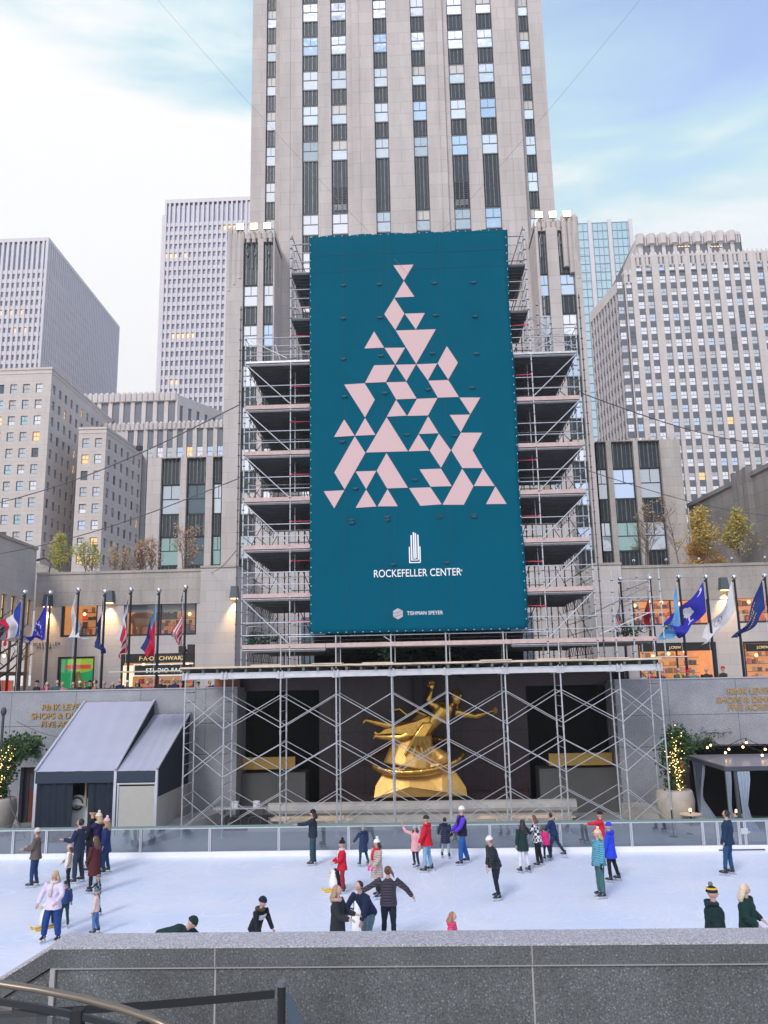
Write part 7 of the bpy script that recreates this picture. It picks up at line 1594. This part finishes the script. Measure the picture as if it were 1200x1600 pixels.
cut('woman with a brown ponytail and dark plum puffer jacket spreading her arms, seen from behind', 606, 1353, 1.74, face=178, coat=((.045,.035,.055),.03,'puff'), trou=(.012,.018,.03), hair=(.13,.05,.035), hairlen=.1, pony=True, armL=((1,.1,-.55),(1,.2,-.6)), armR=((1,.0,-.75),(.7,.3,-.9)), wide=.85, spread=.02)
person('small child in a pale pink coat and grey hat beside the red-jacketed skater', (650,1357), 1290, face=-30, coat=((.68,.36,.38),.13,None), trou=NV, hat=(.35,.36,.40), hair=BR, hairlen=.07, child=True, armR=((.8,.2,.2),(.4,.2,.9)), legs=((10,-8),(-4,-18)), wide=.8)
person('skater in a bright red hooded jacket, light blue jeans and dark knit hat', (668,1363), 1274, face=-100, coat=((.55,.012,.03),.05,None), trou=(.22,.38,.55), hat=(.02,.035,.03), hood=(.50,.012,.03), armL=((.3,.3,-1),(.1,.5,-.9)), armR=((.1,.1,-1),(.05,.3,-1)), bulk=1.12, legs=((8,0),(-6,-10)))
person('skater in a long navy puffer coat and pale jeans behind the red jacket', (697,1341), 1277, face=160, coat=((.012,.02,.06),.17,'puff'), trou=(.30,.38,.45), hair=DH, hood=(.012,.02,.06), armL=((.5,.2,-.9),(.3,.3,-.9)), spread=.05)
person('tall woman in a black vest with violet sleeves, blue trousers and white headband cap', (724,1351), 1259, face=-75, coat=((.012,.014,.022),.02,None), sleeve=(.10,.04,.55), trou=(.02,.10,.34), wide=1.25, hat=(.75,.74,.74), glove=BLK, armL=((.2,.5,-1),(0,.9,-.7)), armR=((.15,.35,-1),(0,.8,-.7)), legs=((14,4),(-10,-18)), spread=.03)
person('skater in a white beanie, black jacket and black trousers leaning forward in mid ice', (777,1406), 1304, face=-70, lean=16, coat=((.012,.018,.022),.03,'puff'), trou=(.012,.016,.03), hat=(.76,.74,.74), hair=(.3,.2,.12), armL=((.2,.35,-1),(0,.5,-1)), armR=((.3,-.1,-1),(.1,.2,-1)), legs=((10,-8),(-2,-12)), wide=.9)
person('woman with long black hair in a dark green coat and white trousers', (819,1364), 1280, face=-140, coat=((.012,.035,.035),.12,None), trou=(.66,.66,.72), hair=DH, hairlen=.17, armL=((.15,.1,-1),(.0,.2,-1)), armR=((1,.3,-.7),(1,.5,-.4)), wide=.9)
person('girl with brown hair in a black and white checked jacket and black leggings', (842,1354), 1273, face=-100, lean=10, coat=((.5,.5,.5),.06,'check'), trou=BLK, hair=(.13,.05,.04), hairlen=.06, armL=((.2,.6,-.9),(0,.8,-.6)), armR=((.2,-.1,-1),(.1,.2,-1)), wide=.85)
person('small child in a bright pink jacket skating between the checked jacket and the navy boy', (855,1345), 1292, face=-150, lean=18, coat=((.80,.03,.22),.07,None), trou=NV, hair=BR, child=True, armL=((.6,.4,-.4),(.5,.5,.2)))
person('boy in a navy jacket and dark jeans pushing off with one leg by the fence', (868,1342), 1269, face=-110, lean=12, coat=((.012,.03,.11),.03,None), trou=(.02,.04,.09), hair=DH, armL=((.3,.5,-.9),(0,.8,-.5)), armR=((.2,.1,-1),(0,.4,-.9)), legs=((18,4),(-18,-34)), spread=.04)
person('skater in a light blue puffer jacket, teal trousers and cream bobble hat', (940,1403), 1296, face=-75, coat=((.10,.36,.48),.05,'puff'), trou=(.05,.13,.14), wide=1.25, hat=(.62,.50,.36), pom=(.68,.60,.50), hair=BL, hairlen=.05, hood=(.10,.36,.48), glove=BLK, armL=hang, armR=hang, legs=((4,-2),(-2,-4)))
person('skater in a royal blue hooded raincoat and black trousers with a white side stripe', (957,1378), 1285, face=-115, coat=((.025,.06,.62),.13,None), trou=BLK, hat=(.025,.06,.60), hood=(.025,.06,.58), armL=((.2,.2,-1),(.1,.3,-1)), armR=((.15,.1,-1),(0,.3,-1)), legs=((6,-4),(-10,-14)), extra='sidestripe', wide=.9)
person('skater in a red jacket and black cap at the fence behind the royal blue raincoat', (942,1346), 1268, face=-95, coat=((.58,.015,.04),.03,None), trou=BLK, hat=BLK, armL=((.3,1,-.2),(.1,1,-.05)), armR=((.2,.3,-1),(0,.6,-.6)))
cut('girl with curly auburn hair in a hot pink puffer jacket at the near wall', 708, 1425, 1.22, face=75, coat=((.80,.06,.18),.03,'puff'), trou=NV, hair=(.33,.15,.08), hairlen=.06, hood=(.80,.06,.18), curly=True, child=True, headtilt=8)
person('man in a dark navy sweater and blue jeans gliding left near the fence gate', (1142,1368), 1265, face=-125, lean=-3, coat=((.012,.035,.075),.05,None), trou=(.02,.07,.17), hair=DH, scarf=None, armL=hang, armR=((.2,-.1,-1),(.15,.2,-1)), legs=((8,6),(2,-2)), wide=1.0)
cut('man in a yellow-striped navy bobble hat and dark green hooded coat, near right', 1112, 1386, 1.86, face=78, coat=((.008,.024,.026),.12,None), trou=BLK, hat=(.012,.018,.04), pom=(.18,.17,.16), band=(.80,.48,.02), hood=(.010,.03,.035), bulk=1.3)
cut('woman with long pale blonde hair in a dark green coat at the near right edge', 1163, 1381, 1.74, face=60, coat=((.008,.035,.03),.20,None), trou=BLK, hair=(.66,.55,.42), hairlen=.10, bulk=1.22, armR=((.4,.1,-1),(-.3,.8,-.5)), armL=((.3,.1,-1),(-.3,.8,-.5)))
# skating aids
def penguin(px, py, h, lab, face, pos=None):
    g = G(px, py) if not pos else Vector((*pos, 0)); t = thing('skating_aid', lab, 'skating aid', (g.x, g.y, 0), R(face), 'penguin shaped skating aids'); b = MB(); b.tube([(0,0,.06),(0,0,.2*h),(0,0,.5*h),(0,0,.75*h),(0,0,.9*h),(0,0,h)], [(.12,.12),(.2,.18),(.19,.17),(.12,.12),(.13,.13),(.04,.04)], 18); b.smooth = True; b.build('body', M['white'], t)
    b = MB(); b.tube([(0,.04,.2*h),(0,.05,.5*h),(0,.035,.76*h),(0,.02,.9*h),(0,.01,1.01*h)], [(.19,.17),(.19,.16),(.125,.115),(.137,.125),(.05,.05)], 18); b.smooth = True; b.build('back', M['black'], t)
    for s in (-1, 1): b = MB(); b.ball((s*.05,-.12,.9*h), (.035,.02,.035), 8); b.ball((s*.05,-.137,.9*h), (.015,.01,.015), 6, 1); b.build('eye', [M['white'], M['black']], t)
    b = MB(); b.tube([(0,-.12,.86*h),(0,-.22,.83*h)], [.04,.008], 8); b.build('beak', M['yellow'], t); b = MB(); [b.tube([(s*.12,.25,.03),(s*.12,-.3,.03),(s*.12,-.38,.09)], .03, 6) for s in (-1,1)]; b.build('runners', M['yellow'], t); b = MB(); [b.tube([(s*.13,0,.72*h),(s*.24,.02,.76*h)], .018, 6) for s in (-1,1)]; b.build('handle', M['black'], t)
g = G(560, 1395, 1.05); penguin(0, 0, 1.0, 'white and black penguin skating aid between the long black coat and the crouching man', 20, (g.x+.02, g.y-.15)); penguin(523, 1392, .62, 'penguin skating aid held by the red-coated child', -70); penguin(72, 1450, .62, 'white penguin skating aid with yellow runners beside the blonde woman', -40)
# ------------------------------------------------------------------ onlookers behind the far parapet
rc = random.Random(31)
crowd = [(58,1064,-40,'black hat and dark coat'),(74,1066,30,'pink scarf'),(90,1063,10,'teal coat'),(98,1067,0,'salmon pink hat'),(115,1066,-20,'green hood'),(125,1065,20,'white knit hat'),(133,1066,0,'red beanie'),(141,1064,60,'black wool hat'),(149,1063,-60,'tan coat and auburn hair'),(163,1066,0,'pink-grey hat'),(176,1067,40,'grey hair'),(188,1061,-30,'dark navy coat'),(199,1064,10,'white hat with black ears'),(215,1064,0,'green scarf'),(231,1065,-20,'magenta coat'),(251,1060,25,'brown hair and dark coat'),(272,1060,-15,'navy puffer'),(310,1066,0,'black fur hat'),(328,1064,50,'white hair band and black coat'),(338,1061,-30,'bright blue jacket'),
         (1005,1050,0,'white shirt'),(1018,1048,30,'red jacket'),(1030,1049,-30,'navy coat'),(1060,1044,20,'yellow scarf'),(1075,1048,-10,'red bobble hat'),(1083,1047,0,'teal hat'),(1103,1044,-40,'tan hair and dark coat'),(1129,1042,-80,'red knit cap and grey coat')]
CC = [(.02,.02,.03),(.30,.05,.08),(.03,.10,.12),(.45,.18,.15),(.03,.10,.05),(.05,.05,.07),(.03,.03,.05),(.02,.02,.025),(.30,.17,.08),(.12,.1,.1),(.1,.1,.11),(.015,.02,.05),(.05,.05,.05),(.05,.07,.06),(.4,.03,.18),(.02,.02,.02),(.015,.02,.06),(.02,.02,.02),(.02,.02,.02),(.02,.06,.45),(.6,.6,.6),(.5,.03,.03),(.02,.03,.08),(.1,.1,.1),(.15,.05,.05),(.05,.2,.2),(.03,.03,.04),(.04,.045,.05)]
HT = {0:BLK,3:(.6,.25,.2),5:(.7,.7,.7),6:(.5,.03,.03),7:BLK,9:(.4,.3,.3),12:(.75,.75,.75),17:BLK,24:(.6,.03,.03),25:(.03,.3,.3),27:(.6,.03,.05)}
for i, (px, py, fc, lb) in enumerate(crowd):
    y = 40.2+rc.random()*.7; z = P(px, py-1.5, y).z
    person('onlooker with %s behind the %s parapet' % (lb, 'left' if px < 500 else 'right'), pos=(P(px, py, y).x, y), H=max(1.25, z-4.72), base=4.72, face=fc, low=True, skates=False, coat=(CC[i],.1,None), trou=BLK, hat=HT.get(i), hair=None if i in HT else rc.choice([DH,BR,BL,(.3,.3,.3)]), hairlen=.08*(i % 3 == 1), scarf=(.6,.2,.3) if i in (1,) else ((.5,.4,.05) if i == 23 else None), group='onlookers behind the parapet')
# ------------------------------------------------------------------ gilded statue: a plain draped figure stretched above a faceted base
def statue():
    y = 38.9; t = thing('statue', 'gilded statue of a reclining draped figure with spread arms over a faceted golden base', 'statue')
    def q(px, py, dy=0): return P(px, py, y+dy)
    b = MB(); a0, a1 = q(586,1248), q(729,1248); z0 = 1.05; zt = q(655,1180).z
    pr = [(586,1247),(588,1225),(602,1203),(640,1190),(690,1192),(712,1206),(727,1228),(729,1247)]
    pts = [q(*p) for p in pr]; n = len(pts); rng = random.Random(4)
    fr = [(p.x, y-.75+.5*(p.z-z0)/(zt-z0+.01)+rng.uniform(-.12,.12), p.z if 0 < i < n-1 else z0) for i, p in enumerate(pts)]; bk = [(x, y+.9, z) for x, _, z in fr]
    c1 = (q(640,1225).x, y-1.0, q(640,1225).z); c2 = (q(690,1232).x, y-1.05, q(690,1232).z)
    b.add(fr+bk+[c1, c2], [(0,1,2*n),(1,2,2*n),(2,3,2*n),(3,4,2*n+1),(3,2*n+1,2*n),(4,5,2*n+1),(5,6,2*n+1),(6,7,2*n+1),(7,0,2*n),(7,2*n,2*n+1)]+[(i,i+n,i+1+n,i+1) for i in range(n-1)]); b.build('base', M['gold_rock'], t)
    r = MB(); cr = q(650,1190)
    r.tube([q(640,1200,-.1), q(645,1170,0), q(655,1140,.1), q(665,1118,.1)], [(1.25,.75),(1.0,.6),(.62,.45),(.3,.3)], 14); r.tube([q(700,1200,-.2), q(690,1185,-.2), q(676,1170,0)], [.25,.38,.2], 10)
    link('rock', remesh(r, .05, M['gold_rock'], 'rock', 3), t)
    g = MB(); k = 30; e = []     # plain wreath band around the rock
    for i in range(k+1): a = 2*math.pi*i/k; e.append((cr.x+.05+2.12*math.cos(a), y-.05+1.05*math.sin(a), q(650,1190).z+.25+.16*math.cos(a)+.62*math.sin(a)))
    g.tube(e, [(.13,.17)]*len(e), 10, cap=False)
    for i in range(0, k, 1): v = Vector(e[i]); g.ball(v+Vector((0,-.06,.04)), .11, 6)
    link('wreath', remesh(g, .03, M['gold'], 'wreath', 1), t)
    f = MB()     # figure: one continuous body
    hip = q(664,1138,-.2); ch = q(694,1110,-.25); nk = q(705,1103,-.25)
    f.tube([hip+Vector((-.2,0,-.05)), hip, hip.lerp(ch,.45), ch, nk], [(.32,.34),(.42,.37),(.34,.29),(.50,.34),(.25,.22)], 16, ref=(.5,0,-.85))
    f.tube([nk, q(710,1097,-.3)], .13, 10); hd = q(713.5,1091,-.32); f.ball(hd, (.27,.30,.35), 14); f.ball(hd+Vector((.02,-.25,-.06)), (.05,.06,.07), 6)
    sl, sr = q(682,1102,-.25), q(712,1112,-.3)
    def limb(pts, rs): f.tube(pts, rs, 10)
    el, wr = q(669,1096,-.3), q(674,1078,-.3); limb([sl, sl.lerp(el,.5), el], [.24,.20,.15]); limb([el, el.lerp(wr,.4), wr], [.155,.15,.09]); f.tube([wr, q(675,1073,-.3), q(675,1069,-.3)], [(.08,.05),(.12,.05),(.11,.045)], 8)
    er, w2 = q(742,1119,-.4), q(760,1114,-.5); limb([sr, sr.lerp(er,.5), er], [.24,.19,.14]); limb([er, er.lerp(w2,.4), w2], [.15,.14,.09]); f.tube([w2, q(766,1112,-.5), q(771,1110,-.5)], [(.08,.05),(.11,.05),(.11,.045)], 8)
    # legs trailing to the left, the near one bent
    k1 = q(618,1136,-.15); f1 = q(573,1125,-.1); limb([hip, hip.lerp(k1,.5), k1], [.38,.33,.23]); limb([k1, k1.lerp(f1,.4), f1], [.23,.22,.11]); f.tube([f1, q(569,1127,-.1), q(567,1132,-.1)], [.09,.08,.05], 8)
    k2 = q(627,1153,-.4); f2 = q(592,1151,-.3); limb([hip, hip.lerp(k2,.5), k2], [.38,.34,.24]); limb([k2, k2.lerp(f2,.4), f2], [.24,.22,.11]); f.tube([f2, q(586,1150,-.3), q(583,1155,-.3)], [.10,.09,.05], 8)
    fg = MB()
    for w0, tip, up_ in ((q(675,1070,-.3), Vector((-.12,0,.9)), Vector((1,0,0))), (q(770,1110.5,-.5), Vector((.95,-.1,.12)), Vector((0,0,1)))):
        for j in range(4): s = w0+up_*(.07*(j-1.5)*1); fg.tube([s, s+tip*.12, s+tip*(.2+.03*(j in (1,2)))+Vector((0,-.04,0))], [.028,.026,.016], 6)
        s = w0-up_*.12-tip*.1; fg.tube([s, s-up_*.08+tip*.08, s-up_*.08+tip*.16], [.03,.027,.018], 6)
    o = link('figure', remesh(f, .035, M['gold'], 'figure', 2, fg), t)
    h = MB(); h.ball(hd+Vector((.0,.04,.08)), (.305,.31,.33), 14, fn=lambda v: v*(1+.06*math.sin(v.x*11)*math.sin(v.z*13+v.y*9))); h.build('hair', M['gold'], o).data.polygons.foreach_set('use_smooth', [True]*len(h.f))
    d = MB()     # drapery flowing back from the waist over the legs
    for j in range(7):
        o_ = (j-3)*.07; d.tube([q(672,1126,-.5)+Vector((0,o_*.3,o_)), q(650,1138,-.6)+Vector((0,0,o_*1.2)), q(625,1145,-.45)+Vector((0,0,o_*1.25)), q(603,1147,-.3)+Vector((0,0,o_*.9)), q(585+3*(j%2),1148+1.5*j-5,-.2)], [(.06,.09),(.07,.10),(.075,.1),(.07,.09),(.05,.07)], 8)
    d.tube([q(668,1120,0), q(650,1112,.1), q(636,1118,.1), q(624,1108,.1), q(610,1112,.1)], [(.10,.16),(.10,.18),(.09,.15),(.09,.14),(.05,.1)], 8)
    for j in range(4): d.tube([q(664,1130,-.75)+Vector((.1*j,0,0)), q(650+4*j,1150,-.85), q(640+9*j,1168,-.75), q(632+14*j,1180,-.8)], [(.10,.06),(.11,.07),(.10,.06),(.05,.04)], 8)
    link('drapery', remesh(d, .03, M['gold'], 'drapery', 1), t)
statue()
# ------------------------------------------------------------------ haze that pales the far towers
def haze():
    m_ = bpy.data.materials.new('haze_air'); m_.use_nodes = True; n = m_.node_tree.nodes; n.remove(n['Principled BSDF']); v = n.new('ShaderNodeVolumePrincipled'); v.inputs['Color'].default_value = (.96,.97,1,1); v.inputs['Density'].default_value = HAZE; v.inputs['Anisotropy'].default_value = .2; m_.node_tree.links.new(v.outputs[0], n['Material Output'].inputs['Volume'])
    stuff(MB().box(-950, 950, -80, 950, -2, 240).build('haze', m_))
HAZE = 0.0005
if HAZE: haze()
